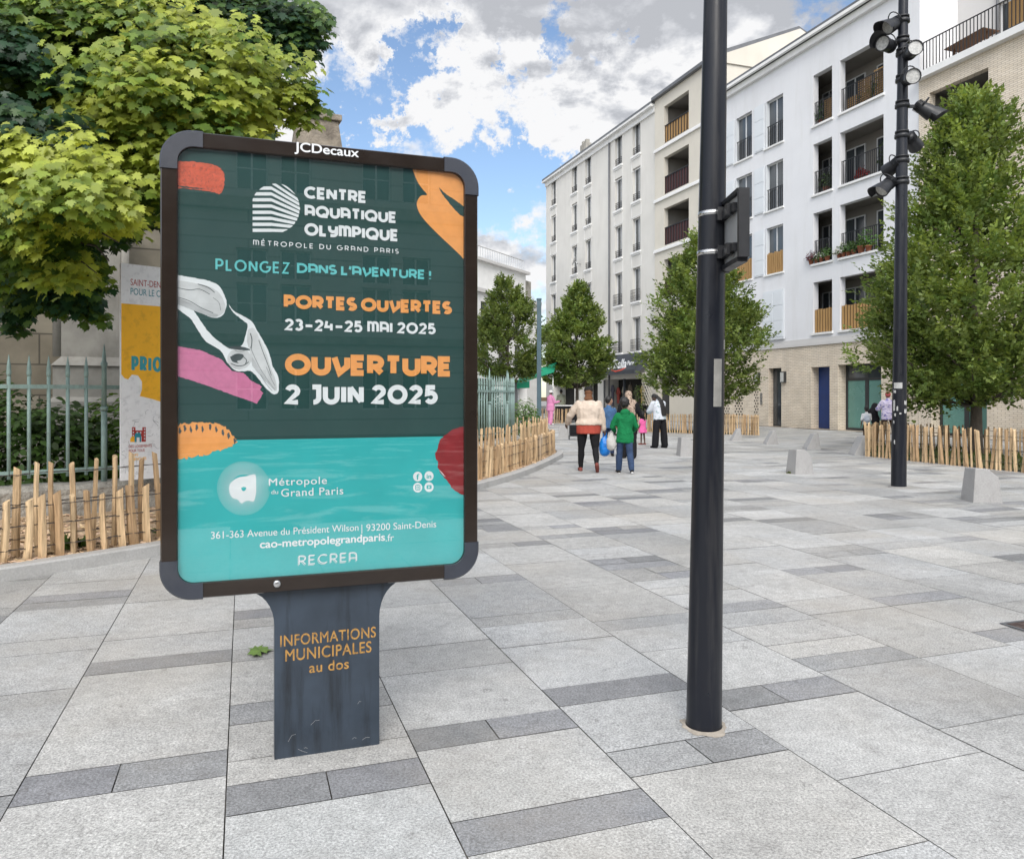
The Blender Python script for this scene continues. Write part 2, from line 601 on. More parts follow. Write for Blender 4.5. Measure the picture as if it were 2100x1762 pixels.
def fac_u(x):                         # photo column -> distance along the facade row (0 at FO)
    k = (x - HX) / FPX
    # FO + u*SD on ray X = kY
    return (FO.x - k * FO.y) / (k * SD.y - SD.x)


def fac_z(x, y):
    p = FO + SD * fac_u(x)
    return CAMH + (HY - y) / FPX * p.y


mb = MB()
mb.poly([(-300, -120, -.03), (300, -120, -.03), (300, 420, -.03), (-300, 420, -.03)])
tag(mb.build('ground', MT['base_ground']), kind='structure')

# kerb line of the left bed (plan)
KERB = [Vector(p) for p in ((-9.6, -.6, 0), (-7.2, 2.7, 0), (-5.6, 4.85, 0), (-4.25, 6.475, 0), (-3.40, 7.56, 0), (-2.3, 9.2, 0), (-1.35, 10.9, 0), (-.52, 12.85, 0), (.10, 14.6, 0), (.62, 16.5, 0),
                            (1.06, 18.5, 0), (1.30, 19.9, 0), (1.28, 20.9, 0), (.95, 21.7, 0), (.3, 22.3, 0), (-1.0, 23.0, 0), (-4, 24.4, 0))]


def resample(pts, step):
    out, d0 = [pts[0].copy()], 0.0
    L = 0.0
    acc = [0.0]
    for a, b in zip(pts, pts[1:]):
        L += (b - a).length
        acc.append(L)
    n = max(1, int(L / step))
    res = []
    for i in range(n + 1):
        s = L * i / n
        for k in range(len(pts) - 1):
            if acc[k] <= s <= acc[k + 1] + 1e-9:
                f = (s - acc[k]) / (acc[k + 1] - acc[k])
                res.append(pts[k].lerp(pts[k + 1], f))
                break
    return res


def smooth_path(pts, n=6):
    out = []
    P = [pts[0]] + list(pts) + [pts[-1]]
    for i in range(1, len(P) - 2):
        a, b, c, d = P[i - 1], P[i], P[i + 1], P[i + 2]
        for k in range(n):
            t_ = k / n
            out.append(.5 * ((2 * b) + (c - a) * t_ + (2 * a - 5 * b + 4 * c - d) * t_ ** 2 + (3 * b - a - 3 * c + d) * t_ ** 3))
    out.append(pts[-1].copy())
    return out


def offset_path(pts, d):                  # to the left of travel
    out = []
    for i, p in enumerate(pts):
        t_ = (pts[min(i + 1, len(pts) - 1)] - pts[max(i - 1, 0)]).normalized()
        out.append(p + Vector((-t_.y, t_.x, 0)) * d)
    return out


KS = smooth_path(KERB)
mb = MB()
inner = offset_path(KS, .16)
for i in range(len(KS) - 1):
    a, b, c_, d = KS[i], KS[i + 1], inner[i + 1], inner[i]
    up = Vector((0, 0, .12))
    ch = Vector((0, 0, .105))
    dn = Vector((0, 0, -.028))
    a2, b2 = a.lerp(d, .12), b.lerp(c_, .12)
    mb.poly([a + dn, b + dn, b + ch, a + ch])
    mb.poly([a + ch, b + ch, b2 + up, a2 + up])
    mb.poly([a2 + up, b2 + up, c_ + up, d + up])
    mb.poly([d + up, c_ + up, c_ + dn, d + dn])
tag(mb.build('kerb', MT['kerb']), kind='structure')

# bed of wood chips between kerb and low wall
mb = MB()
bed_out = offset_path(KS, 3.2)
random.seed(5)
for i in range(len(KS) - 1):
    row0 = [inner[i].lerp(bed_out[i], k / 8) for k in range(9)]
    row1 = [inner[i + 1].lerp(bed_out[i + 1], k / 8) for k in range(9)]
    for k in range(8):
        q = []
        for p in (row0[k], row1[k], row1[k + 1], row0[k + 1]):
            z = .085 + .05 * mnoise.noise(p * 1.7) + .02
            q.append((p.x, p.y, z))
        mb.poly(q)
mb.smooth = True
tag(mb.build('planting_bed', MT['chips_bed']), kind='structure')

# loose chips
rng = np.random.default_rng(3)
mb = MB()
for i in range(5200):
    k = rng.random() * .62 * (len(KS) - 2)
    j = int(k)
    w = rng.random() ** 1.2
    p = inner[j].lerp(inner[j + 1], k - j).lerp(bed_out[j], w * .8)
    z = .11 + .05 * mnoise.noise(p * 1.7)
    a = rng.random() * 6.28
    l_, w_ = .018 + rng.random() * .035, .008 + rng.random() * .014
    mb.M = Matrix.Translation((p.x, p.y, z + .006)) @ Matrix.Rotation(a, 4, 'Z') @ Matrix.Rotation((rng.random() - .5) * .9, 4, 'X') @ Matrix.Rotation((rng.random() - .5) * .7, 4, 'Y')
    g = .6 + rng.random() * .7
    mb.col = (g, g * (.92 + .1 * rng.random()), g * (.85 + .2 * rng.random()))
    mb.box((-l_, -w_, -.004), (l_, w_, .004))
tag(mb.build('wood_chips', MT['chip']), kind='stuff', label='pale loose wood chips strewn over the planting bed', cat='wood chips')


# paving slabs, laid in columns along the street, real gaps between them
def in_bed(p):                       # inside the left bed or beyond the low wall
    best, bi = 1e9, 0
    for i in range(len(KS)):
        d = (KS[i] - p).length_squared
        if d < best: best, bi = d, i
    t_ = (KS[min(bi + 1, len(KS) - 1)] - KS[max(bi - 1, 0)])
    side = t_.x * (p.y - KS[bi].y) - t_.y * (p.x - KS[bi].x)
    return side > 0.0 and p.y < 40


def make_paving():
    rnd = random.Random(11)
    vs, cs = [], []
    S0, SW = -.065, .775
    DK = lambda: .21 + rnd.random() ** 1.4 * .13
    fixed = {0: [(2.20, .43), (3.06, .19), (3.295, .42), (3.513, .40), (3.90, .22), (4.149, .42), (4.82, .21), (5.05, .40)],
             1: [(1.9, .43), (2.53, .19), (2.75, .43), (3.35, .20), (3.575, .42), (4.3, .40)],
             2: [(2.1, .42), (2.84, .185), (3.07, .43), (3.60, .20), (3.84, .42), (4.55, .41)],
             3: [(1.7, .42), (2.55, .42), (3.28, .21), (3.52, .43), (4.2, .41)],
             -1: [(1.9, .43), (2.6, .42), (3.39, .20), (3.64, .43), (4.40, .41)]}
    edge = lambda k: S0 + k * SW + (0 if -1 <= k <= 3 else .11 * math.sin(k * 12.9898 + 1.3))
    for k in range(-22, 34):
        s0, s1 = edge(k) + .0026, edge(k + 1) - .0026
        t_ = -3 + rnd.random() * .8
        plan = []
        if k in fixed:
            f = fixed[k]
            while t_ < f[0][0] - .9:
                plan.append((t_, .42 + rnd.random() * .04)); t_ += .82
            for (a, tone) in f: plan.append((a, tone))
            t_ = f[-1][0] + .45
        while t_ < 66:
            r = rnd.random()
            if r < .36:
                L, tone = .225, DK()
            elif r < .55:
                L, tone = .225 + rnd.random() * .2, .36 + rnd.random() * .08
            else:
                L, tone = rnd.choice((.60, .68, .80, .95)), .345 + rnd.random() * .12
            plan.append((t_, tone))
            t_ += L
        plan.append((t_, 0))
        for (a, tone), (b, _) in zip(plan, plan[1:]):
            if tone == 0: tone = .42
            mid = SE * ((s0 + s1) / 2) + SD * ((a + b) / 2)
            if mid.y < -3 or abs(mid.x) > .8 * mid.y + 6: continue
            q = mid - FO
            if q.dot(SE) > -.35 and q.dot(SD) < 120: continue
            if in_bed(mid + SE * .95 - SD * .3): continue
            cuts = [s0, s1]
            if b - a < .3 and tone < .3 and rnd.random() < .7:
                m_ = (s0 + s1) / 2 + (rnd.random() - .5) * .08
                cuts = [s0, m_ - .0026, m_ + .0026, s1]
            g = .0024
            for c0, c1 in zip(cuts[::2], cuts[1::2]):
                tn = (tone if tone > .3 else DK()) + (rnd.random() - .5) * .03
                if tone < .3 and len(cuts) > 2 and a > 5 and rnd.random() < .22: tn = .36 + rnd.random() * .05
                cool = rnd.random()
                col = (tn * (1.015 - .03 * cool), tn, tn * (.955 + .045 * cool)) if tn > .3 else (tn * .985, tn, tn * (1.0 + .05 * cool))
                dz = rnd.random() * .002
                for (s, tt) in ((c0, a + g), (c1, a + g), (c1, b - g), (c0, b - g)):
                    p = SE * s + SD * tt
                    vs.append((p.x, p.y, dz)); cs.append(col)
    me = np_mesh('paving', np.array(vs), 4, np.array(cs), MT['paving'])
    tag(place('pavement', me), kind='structure')
    j = MB()
    j.poly([(-60, -20, -.012), (60, -20, -.012), (60, 120, -.012), (-60, 120, -.012)])
    tag(j.build('paving_bedding', MT['joint']), kind='structure')


make_paving()

# ------------------------------------------------------------------ facades on the right
FR = math.atan2(SD.y, SD.x)          # local x along the street (away), local y towards the plaza, z up


def wall_grid(mb, u0, u1, z0, z1, holes, y=0.0, depth=.25):
    us = sorted({u0, u1, *[h[0] for h in holes], *[h[1] for h in holes]})
    zs = sorted({z0, z1, *[h[2] for h in holes], *[h[3] for h in holes]})
    us = [u for u in us if u0 <= u <= u1]
    zs = [z for z in zs if z0 <= z <= z1]
    for a, b in zip(us, us[1:]):
        for c, d in zip(zs, zs[1:]):
            m_, n_ = (a + b) / 2, (c + d) / 2
            if any(h[0] < m_ < h[1] and h[2] < n_ < h[3] for h in holes): continue
            mb.poly([(b, y, c), (a, y, c), (a, y, d), (b, y, d)])
    for h in holes:
        dd = h[4] if len(h) > 4 else depth
        a, b, c, d = h[:4]
        mb.poly([(a, y, c), (a, y - dd, c), (a, y - dd, d), (a, y, d)])
        mb.poly([(b, y - dd, c), (b, y, c), (b, y, d), (b, y - dd, d)])
        mb.poly([(a, y, d), (a, y - dd, d), (b, y - dd, d), (b, y, d)])
        mb.poly([(a, y, c), (b, y, c), (b, y - dd, c), (a, y - dd, c)])


def body_rest(mb, u0, u1, z0, z1, depth, ends=(True, True)):
    """back, ends and roof of a building body behind its facade at y=0"""
    mb.poly([(u0, -depth, z0), (u1, -depth, z0), (u1, -depth, z1), (u0, -depth, z1)])
    if ends[0]: mb.poly([(u0, 0, z0), (u0, -depth, z0), (u0, -depth, z1), (u0, 0, z1)])
    if ends[1]: mb.poly([(u1, -depth, z0), (u1, 0, z0), (u1, 0, z1), (u1, -depth, z1)])
    mb.poly([(u0, 0, z1), (u0, -depth, z1), (u1, -depth, z1), (u1, 0, z1)])


def win_frame(w, h, bar=.055, mull=True, d=.06, cross=None):
    mb = MB()
    mb.box((0, -d, 0), (bar, 0, h)); mb.box((w - bar, -d, 0), (w, 0, h))
    mb.box((bar, -d, 0), (w - bar, 0, bar)); mb.box((bar, -d, h - bar), (w - bar, 0, h))
    if mull: mb.box((w / 2 - bar * .6, -d + .004, bar), (w / 2 + bar * .6, -.004, h - bar))
    if cross:
        for z in cross: mb.box((bar, -d + .006, z - .02), (w - bar, -.006, z + .02))
    return mb


def pane(w, h, bar=.055):
    mb = MB()
    mb.box((bar * .8, -.045, bar * .8), (w - bar * .8, -.03, h - bar * .8))
    return mb


def bar_rail(w, h, n, r=.012, rails=(0.0, 1.0)):
    mb = MB()
    for i in range(n + 1):
        x = w * i / n
        mb.box((x - r, -r, 0), (x + r, r, h))
    for f in rails:
        z = f * h
        mb.box((-r, -r * 1.6, z - r * 1.3), (w + r, r * 1.6, z + r * 1.3))
    return mb


def scroll_rail(w, h):
    mb = MB()
    mb.box((0, -.015, 0), (w, .015, .025)); mb.box((0, -.015, h - .025), (w, .015, h)); mb.box((0, -.012, h * .72), (w, .012, h * .72 + .018))
    n = max(3, int(w / .16))
    for i in range(n):
        x0, x1 = w * i / n, w * (i + 1) / n
        cx, cz, r = (x0 + x1) / 2, h * .37, min((x1 - x0) * .46, h * .3)
        mb.tube([(cx + r * math.cos(a), 0, cz + r * 1.1 * math.sin(a)) for a in [k * math.pi / 5 for k in range(11)]], .009, 4, cap=False)
        mb.box((x0 - .009, -.009, 0), (x0 + .009, .009, h))
    mb.box((w - .009, -.009, 0), (w + .009, .009, h))
    return mb


# ---- white building with loggias and shutters
U_W0, U_W1 = fac_u(1886), fac_u(1474)
GZ, RZ = 3.92, 18.45
FLOORS = [4.5 + 3.25 * k for k in range(4)]
HF = 2.38
loc_w = FO
white = thing('apartment_building', 'white rendered apartment building with open loggias, white shutters and a brick ground floor', 'building', FO, FR)
cols_A = (fac_u(1542.0), fac_u(1507.5))        # shuttered window nearest the pole
cols_B = (fac_u(1606.0), fac_u(1569.5))
cols_N = (fac_u(1706.5), fac_u(1667.6))
cols_L = (fac_u(1812.0), fac_u(1722.5))
holes = []
for z in FLOORS:
    holes.append((*cols_N, z, z + HF, .30)); holes.append((*cols_L, z, z + HF, .30))
    if z > 4.6:
        holes.append((*cols_A, z, z + HF, .22)); holes.append((*cols_B, z, z + HF, .22))
mb = MB()
wall_grid(mb, U_W0, U_W1, GZ, RZ, holes)
body_rest(mb, U_W0, U_W1, GZ, RZ, 11, (True, True))
mb.build('wall', MT['white_render'], white)
# ground floor in brick, shared line with the brick building further right
gh = [(fac_u(1603), fac_u(1577), .0, 2.95, .35), (fac_u(1702), fac_u(1664), .0, 2.9, .55), (fac_u(1808), fac_u(1719), .0, 2.95, .55)]
mb = MB()
wall_grid(mb, U_W0, U_W1, -.02, GZ - .002, gh, y=.02)
mb.mat = 1      # near-black boxes paint the shaded pockets of the perforated brickwork beside the entrance
for (xa, xb) in ((1478, 1497), (1507, 1524), (1547, 1556)):
    a, b = fac_u(xb), fac_u(xa)
    nz, nx = 15, max(2, int((b - a) / .2))
    for r in range(nz):
        for q in range(nx):
            x0 = a + (b - a) * (q + (.45 if r % 2 else 0)) / nx
            mb.box((x0, .018, .5 + r * .15), (x0 + (b - a) / nx * .42, .027, .5 + r * .15 + .085))
gb = mb.build('brick_base', [MT['brick_cream'], MT['painted_shade']], white)
mb = MB()
mb.box((U_W0, .0, GZ - .0), (U_W1, .09, GZ + .16))
mb.box((U_W0, .0, GZ + .16), (U_W1, .05, GZ + .34))
mb.build('string_course', MT['grey_render'], white)
mb = MB()
mb.prism([(U_W0, 0, RZ), (U_W0, .42, RZ + .02), (U_W0, .42, RZ + .16), (U_W0, -4.5, RZ + 2.1), (U_W0, -4.5, RZ)], (U_W1 - U_W0, 0, 0))
rf = mb.build('roof', MT['zinc'], white)
mb = MB()
mb.box((U_W0, .30, RZ - .12), (U_W1, .46, RZ + .02))
mb.box((U_W0, .003, RZ - .42), (U_W1, .20, RZ - .12))
mb.build('cornice', MT['trim'], white)
# loggia boxes
# one deep loggia runs behind each pair of openings
mb = MB()
a2, b2 = cols_L[0] - .25, cols_N[1] + 1.7
for z in FLOORS:
    y0, y1 = -.30, -1.55
    zt = z + HF + .1
    mb.poly([(a2, y1, z), (b2, y1, z), (b2, y1, zt), (a2, y1, zt)])
    mb.poly([(a2, y0, z), (a2, y1, z), (a2, y1, zt), (a2, y0, zt)])
    mb.poly([(b2, y0, z), (b2, y1, z), (b2, y1, zt), (b2, y0, zt)])
    mb.poly([(a2, y0, zt), (a2, y1, zt), (b2, y1, zt), (b2, y0, zt)])
    mb.poly([(a2, y0, z + .002), (a2, y1, z + .002), (b2, y1, z + .002), (b2, y0, z + .002)])
    mb.poly([(cols_L[1] + .0, y0 - .02, z), (cols_N[0], y0 - .02, z), (cols_N[0], y0 - .02, zt), (cols_L[1], y0 - .02, zt)])
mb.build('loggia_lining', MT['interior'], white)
me_cache = {}


def cached(key, fn, name, mat):
    if key not in me_cache: me_cache[key] = fn().mesh(name, mat)
    return me_cache[key]


for z in FLOORS:
    for k, (u, w) in enumerate(((cols_L[1] + .05, 1.25), (cols_L[0] + 1.0, .9), ((cols_N[0] + cols_N[1]) / 2 + .75, 1.0))):
        fr = place('window', cached(('lw', k), lambda: win_frame(w, 2.05), 'window', MT['frame_white']), white, (u, -1.47, z + .05))
        place('pane', cached(('lp', k), lambda: pane(w, 2.05), 'pane', MT['glass']), fr)
for (a, b) in (cols_A, cols_B):
    for z in FLOORS[1:]:
        w = b - a
        fr = place('window', cached(('sw', round(w, 2)), lambda: win_frame(w, HF), 'window', MT['frame_white']), white, (a, -.17, z))
        place('pane', cached(('sp', round(w, 2)), lambda: pane(w, HF), 'pane', MT['glass']), fr)
        if z > FLOORS[1] + .1:
            place('railing', cached(('sr', round(w, 2)), lambda: bar_rail(w, 1.05, 9), 'railing', MT['iron']), fr, (0, .10, .04))
        else:
            def scr():
                m_ = MB()
                n = max(5, int(w / .15))
                for i in range(n): m_.box((w * i / n + .034, -.03, .02), (w * (i + 1) / n - .034, .03, 1.08 + .03 * math.sin(i * 2.1)))
                m_.mat = 1; m_.box((0, -.05, .0), (w, -.04, 1.04))  # dark backing sheet paints shade into the gaps between slats
                return m_
            place('bamboo_screen', cached(('sb', round(w, 2)), scr, 'bamboo_screen', [MT['bamboo'], MT['painted_shade']]), fr, (0, .10, .0))
        place('sill', cached(('ss', round(w, 2)), lambda: (lambda m_: (m_.box((-.08, .17, -.09), (w + .08, .26, -.01)), m_)[1])(MB()), 'sill', MT['trim']), fr)

        def shut():
            m_ = MB()
            m_.box((0, .01, 0), (.82, .05, HF))
            for zz in (.0, .77, 1.55): m_.box((.06, .05, zz + .06), (.76, .062, zz + .72))
            return m_
        place('shutter', cached('sh', shut, 'shutter', MT['shutter']), white, (b + .03, 0, z))

        def shut2():
            m_ = MB()
            m_.box((.0, -.20, 0), (.035, .02, HF))
            m_.box((.04, -.16, .0), (.07, -.0, HF))
            return m_
        place('folded_shutter', cached('sh2', shut2, 'folded_shutter', MT['shutter']), white, (b - .09, 0, z + .0))
    z = FLOORS[0]
    mb = MB()
    mb.box((a - .1, .005, z), (b + .15, .05, z + HF))
    for zz in (.06, .83, 1.6): 
        mb.box((a, .05, z + zz), ((a + b) / 2 - .02, .062, z + zz + .68)); mb.box(((a + b) / 2 + .06, .05, z + zz), (b + .08, .062, z + zz + .68))
    mb.box((a - .2, .05, z - .12), (b + .25, .14, z - .03))
    mb.build('closed_shutter', MT['shutter'], white)
# loggia railings and screens
for i, z in enumerate(FLOORS):
    for k, (a, b) in enumerate((cols_N, cols_L)):
        w = b - a
        if i == 0:
            def scr2():
                m_ = MB()
                n = int(w / .17)
                for q in range(n): m_.box((w * q / n + .032, -.02, .02), (w * (q + 1) / n - .038, .02, 1.1 + .02 * math.sin(q * 1.7)))
                m_.mat = 1; m_.box((0, -.045, .0), (w, -.035, 1.06))  # dark sheet behind the slats, added so their gaps read as shaded
                return m_
            place('bamboo_screen', cached(('ls', k), scr2, 'bamboo_screen', [MT['bamboo'], MT['painted_shade']]), white, (a, -.09, z))
            place('railing', cached(('lb', k), lambda: bar_rail(w, 1.06, int(w / .12)), 'railing', MT['iron']), white, (a, -.14, z + .03))
        else:
            place('railing', cached(('lb', k), lambda: bar_rail(w, 1.06, int(w / .12)), 'railing', MT['iron']), white, (a, -.10, z + .03))
        m_ = MB()
        m_.box((a - .08, .003, z - .1), (b + .08, .09, z - .005))
        m_.build('sill', MT['trim'], white)
# trellis panels on the top loggias
for (a, b, zz) in ((cols_N[0] + .05, cols_N[0] + .75, 1.0), (cols_L[0] + .1, cols_L[0] + .75, 1.25), (cols_L[0] + .95, cols_L[0] + 1.7, 1.1), (cols_L[1] - .95, cols_L[1] - .2, .6)):
    mb = MB()
    n = max(3, int((b - a) / .1))
    for i in range(n + 1): mb.box((a + (b - a) * i / n - .012, -.24, 0), (a + (b - a) * i / n + .012, -.225, zz))
    for i in range(int(zz / .1) + 1): mb.box((a, -.224, i * .1 - .018), (b, -.205, i * .1 + .018))
    o = mb.build('trellis', MT['bamboo'], white)
    o.location = (0, 0, FLOORS[3] + .03)
# ground-floor openings
a, b = gh[0][:2]
mb = MB()
mb.box((a, -.34, 0), (b, -.26, 2.95))
dr = mb.build('door', MT['frame_dark'], white)
w = b - a
for q in range(3):
    m_ = MB(); m_.box((a + w * q / 3 + .04, -.265, .08), (a + w * (q + 1) / 3 - .04, -.25, 2.85)); m_.build('pane', MT['glass'], dr)
a, b = gh[1][:2]
mb = MB()
mb.box((a, -.5, .02), (b, -.42, 2.9))
for q in range(2): mb.box((a + .06, -.42, .2 + q * 1.35), (b - .06, -.405, 1.35 + q * 1.35))
dr = mb.build('door', MT['blue_door'], white)
dr['label'] = 'blue door'
m_ = MB(); m_.tube([(a + .12, -.38, .9), (a + .12, -.38, 1.3)], .018, 6); m_.build('handle', MT['steel'], dr)


def shopwin(parent, a, b, h, y, name='shop_window', label=None):
    mb = MB()
    w = b - a
    for x0, x1 in ((a, a + .12), (b - .12, b), ((a + b) / 2 - .1, (a + b) / 2 + .1)): mb.box((x0, y - .08, .02), (x1, y, h))
    for z0, z1 in ((.02, .12), (h - .72, h - .6), (h - .08, h)): mb.box((a + .12, y - .076, z0), (b - .12, y - .004, z1))
    f = mb.build(name, MT['frame_dark'], parent)
    if label: f['label'] = label
    for q in range(2):
        m_ = MB(); x0, x1 = (a + .12, (a + b) / 2 - .1) if q == 0 else ((a + b) / 2 + .1, b - .12)
        m_.box((x0, y - .05, .12), (x1, y - .03, h - .72)); m_.build('pane', MT['glass_green'], f)
    m_ = MB(); m_.box((a + .12, y - .05, h - .6), (b - .12, y - .03, h - .08)); m_.build('pane', MT['glass'], f)
    return f


shopwin(white, gh[2][0], gh[2][1], 2.95, -.42)
for x in (1556, 1609):
    u = fac_u(x)
    mb = MB(); mb.box((u - .16, .022, 2.2), (u + .16, .16, 2.75))
    lamp = mb.build('wall_lamp', MT['frame_dark'], white)
    m_ = MB(); m_.box((u - .12, .16, 2.24), (u + .12, .17, 2.71)); m_.build('lamp_glass', MT['lens'], lamp)
mb = MB(); u = fac_u(1563); mb.box((u - .08, .022, 1.1), (u + .08, .06, 1.7)); mb.build('intercom', MT['steel'], white)

# ---- brick building with balcony at the far right
U_B0, U_B1 = fac_u(1886) - 17, fac_u(1886) - .004
brick = thing('brick_apartment_building', 'pale brick apartment building with a railed roof terrace behind the largest tree', 'building', FO, FR)
BZ = 14.0
c1 = (fac_u(2029), fac_u(1908))
ghb = [(fac_u(2026), fac_u(1912), 0, 2.95, .5)]
holes = [(*c1, z, z + HF, .30) for z in FLOORS[1:3]] + [(c1[0] - 6.5, c1[0] - 3, z, z + HF, .3) for z in FLOORS[:3]] + ghb
mb = MB()
wall_grid(mb, U_B0, U_B1, -.02, BZ, holes, y=.05)
mb.M = Matrix.Translation((0, .05, 0))
body_rest(mb, U_B0, U_B1, -.02, BZ, 11, (True, False))
mb.M = None
mb.build('wall', MT['brick_cream'], brick)
mb = MB()
for h in holes[:-1]:
    a, b, z, z2 = h[:4]
    mb.poly([(a - .2, -2, z), (b + .2, -2, z), (b + .2, -2, z2 + .1), (a - .2, -2, z2 + .1)])
    mb.poly([(a - .2, -.25, z), (a - .2, -2, z), (a - .2, -2, z2 + .1), (a - .2, -.25, z2 + .1)])
    mb.poly([(b + .2, -.25, z), (b + .2, -2, z), (b + .2, -2, z2 + .1), (b + .2, -.25, z2 + .1)])
    mb.poly([(a - .2, -.25, z2 + .1), (b + .2, -.25, z2 + .1), (b + .2, -2, z2 + .1), (a - .2, -2, z2 + .1)])
    mb.poly([(a - .2, -.25, z), (b + .2, -.25, z), (b + .2, -2, z), (a - .2, -2, z)])
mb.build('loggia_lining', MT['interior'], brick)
for h in holes[:-1]:
    a, b, z, z2 = h[:4]
    w = b - a
    m_ = bar_rail(w, 1.06, int(w / .1), .014)
    o = m_.build('railing', MT['iron_red'], brick); o.location = (a, -.1, z + .03)
    m_ = MB(); m_.box((0, -.012, .08), (w, -.002, 1.0)); o = m_.build('screen', MT['iron_red'], brick); o.location = (a, -.13, z + .03)
    m_ = MB(); m_.box((a - .08, .053, z - .1), (b + .08, .14, z - .005)); m_.build('sill', MT['trim'], brick)
    fr = win_frame(1.5, 2.1).build('window', MT['frame_dark'], brick); fr.location = ((a + b) / 2 - .5, -1.92, z + .05)
    pane(1.5, 2.1).build('pane', MT['glass'], fr)
shopwin(brick, ghb[0][0], ghb[0][1], 2.95, -.38)
# red cross-shaped marking on the glazing
mb = MB()
u = fac_u(2012)
mb.box((u - .16, -.372, 1.35), (u + .16, -.368, 1.47)); mb.box((u - .05, -.367, 1.05), (u + .05, -.363, 1.8))
mb.build('sticker', MT['red_paint'], brick)
mb = MB()
mb.box((U_B0, -.4, BZ), (U_B1, .32, BZ + .26))
mb.build('terrace_slab', MT['trim'], brick)
mb = MB()
wt = [(fac_u(2062) + .0, fac_u(1966), BZ + .3, BZ + 2.6)]
wall_grid(mb, U_B0, U_B1, BZ + .2, BZ + 4.6, wt, y=-2.0, depth=.2)
mb.poly([(U_B0, -2, BZ + .2), (U_B0, -10, BZ + .2), (U_B0, -10, BZ + 4.6), (U_B0, -2, BZ + 4.6)])
mb.poly([(U_B0, -2, BZ + 4.6), (U_B1, -2, BZ + 4.6), (U_B1, -10, BZ + 4.6), (U_B0, -10, BZ + 4.6)])
mb.poly([(U_B1 + .3, -.5, BZ + .2), (U_B1 + .3, -10, BZ + .2), (U_B1 + .3, -10, BZ + 6), (U_B1 + .3, -.5, BZ + 6)])
mb.build('attic_wall', MT['grey_render'], brick)
a, b = wt[0][:2]
fr = win_frame(b - a, 2.3, .07).build('window', MT['frame_white'], brick); fr.location = (a, -2.12, BZ + .3)
pane(b - a, 2.3, .07).build('pane', MT['glass'], fr)
w = 16.4
o = bar_rail(w, 1.12, 110, .013).build('railing', MT['iron'], brick); o.location = (U_B0 + .3, .12, BZ + .3)
mb = MB(); u = fac_u(2100); mb.box((u - 2.2, .0, BZ + .45), (u + .55, .03, BZ + 1.35)); mb.build('timber_screen', MT['bamboo'], brick)
mb = MB(); u0, u1 = fac_u(2012), fac_u(1932)
mb.hexa([(u0, -.1, BZ + .95), (u1, -.1, BZ + .85), (u1, -.9, BZ + .85), (u0, -.9, BZ + .95)], [(u0, -.1, BZ + .99), (u1, -.1, BZ + .89), (u1, -.9, BZ + .89), (u0, -.9, BZ + .99)])
mb.box((u0 + .1, -.5, BZ + .26), (u0 + .16, -.44, BZ + .94)); mb.box((u1 - .16, -.5, BZ + .26), (u1 - .1, -.44, BZ + .85))
tb = thing('terrace_table', 'dark brown table standing behind the roof terrace railing', 'table', FO, FR)
mb.build('table_top', MT['brown_screen'], tb)
mb = MB(); u = fac_u(1967); mb.tube([(u, -1.94, BZ + .3), (u, -1.94, BZ + 4.6)], .05, 8); mb.build('downpipe', MT['zinc'], brick)

# ---- cream block with loggias, behind the near pole
U_C0, U_C1 = U_W1 + .004, fac_u(1345)
cream = thing('cream_apartment_building', 'cream apartment block with stacked loggias between the white building and the old tenement', 'building', FO, FR)
CZ = 20.7
cl = (fac_u(1415), fac_u(1364))
CF = [1.55 + (HY - y) / FPX * (FO + SD * fac_u(1364)).y for y in (289, 398.4, 504)]
CF = [11.1 + .0, 14.35, 17.6, 7.85, 4.6]
holes = [(*cl, z, z + 2.35, .3) for z in CF] + [(fac_u(1375), fac_u(1352), 0, 2.7, .4)]
mb = MB()
wall_grid(mb, U_C0, U_C1, -.02, CZ, holes, y=.08)
mb.M = Matrix.Translation((0, .08, 0))
body_rest(mb, U_C0, U_C1, -.02, CZ, 11)
mb.M = None
mb.build('wall', MT['cream_render'], cream)
mb = MB()
for h in holes[:-1]:
    a, b, z, z2 = h[:4]
    mb.poly([(a - .2, -2, z), (b + .2, -2, z), (b + .2, -2, z2 + .1), (a - .2, -2, z2 + .1)])
    mb.poly([(a - .2, -.22, z), (a - .2, -2, z), (a - .2, -2, z2 + .1), (a - .2, -.22, z2 + .1)])
    mb.poly([(b + .2, -.22, z), (b + .2, -2, z), (b + .2, -2, z2 + .1), (b + .2, -.22, z2 + .1)])
    mb.poly([(a - .2, -.22, z2 + .1), (b + .2, -.22, z2 + .1), (b + .2, -2, z2 + .1), (a - .2, -2, z2 + .1)])
    mb.poly([(a - .2, -.22, z), (b + .2, -.22, z), (b + .2, -2, z), (a - .2, -2, z)])
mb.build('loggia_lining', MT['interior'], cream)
for k, h in enumerate(holes[:-1]):
    a, b, z, z2 = h[:4]
    w = b - a
    bamboo = (k == 2)
    m_ = MB()
    n = int(w / .14)
    for q in range(n): m_.box((w * q / n + .01, -.012, .0), (w * (q + 1) / n - .01, .012, 1.12 + .03 * math.sin(q * 2.3)))
    o = m_.build('screen', MT['bamboo'] if bamboo else MT['iron_red'], cream); o.location = (a, -.04, z + .02)
    m_ = bar_rail(w, 1.1, int(w / .3), .02); o = m_.build('railing', MT['iron'], cream); o.location = (a, .0, z + .03)
    fr = win_frame(1.6, 2.0).build('window', MT['frame_white'], cream); fr.location = ((a + b) / 2 - .8, -1.93, z + .05)
    pane(1.6, 2.0).build('pane', MT['glass'], fr)
    m_ = MB(); m_.box((U_C0, .083, z - .32), (U_C1, .20, z - .18)); m_.box((U_C0, .083, z - .18), (U_C1, .15, z - .1)); m_.build('string_course', MT['trim'], cream)
mb = MB(); mb.box((fac_u(1375), -.3, 0), (fac_u(1352), -.22, 2.7)); mb.build('door', MT['frame_dark'], cream)
mb = MB()
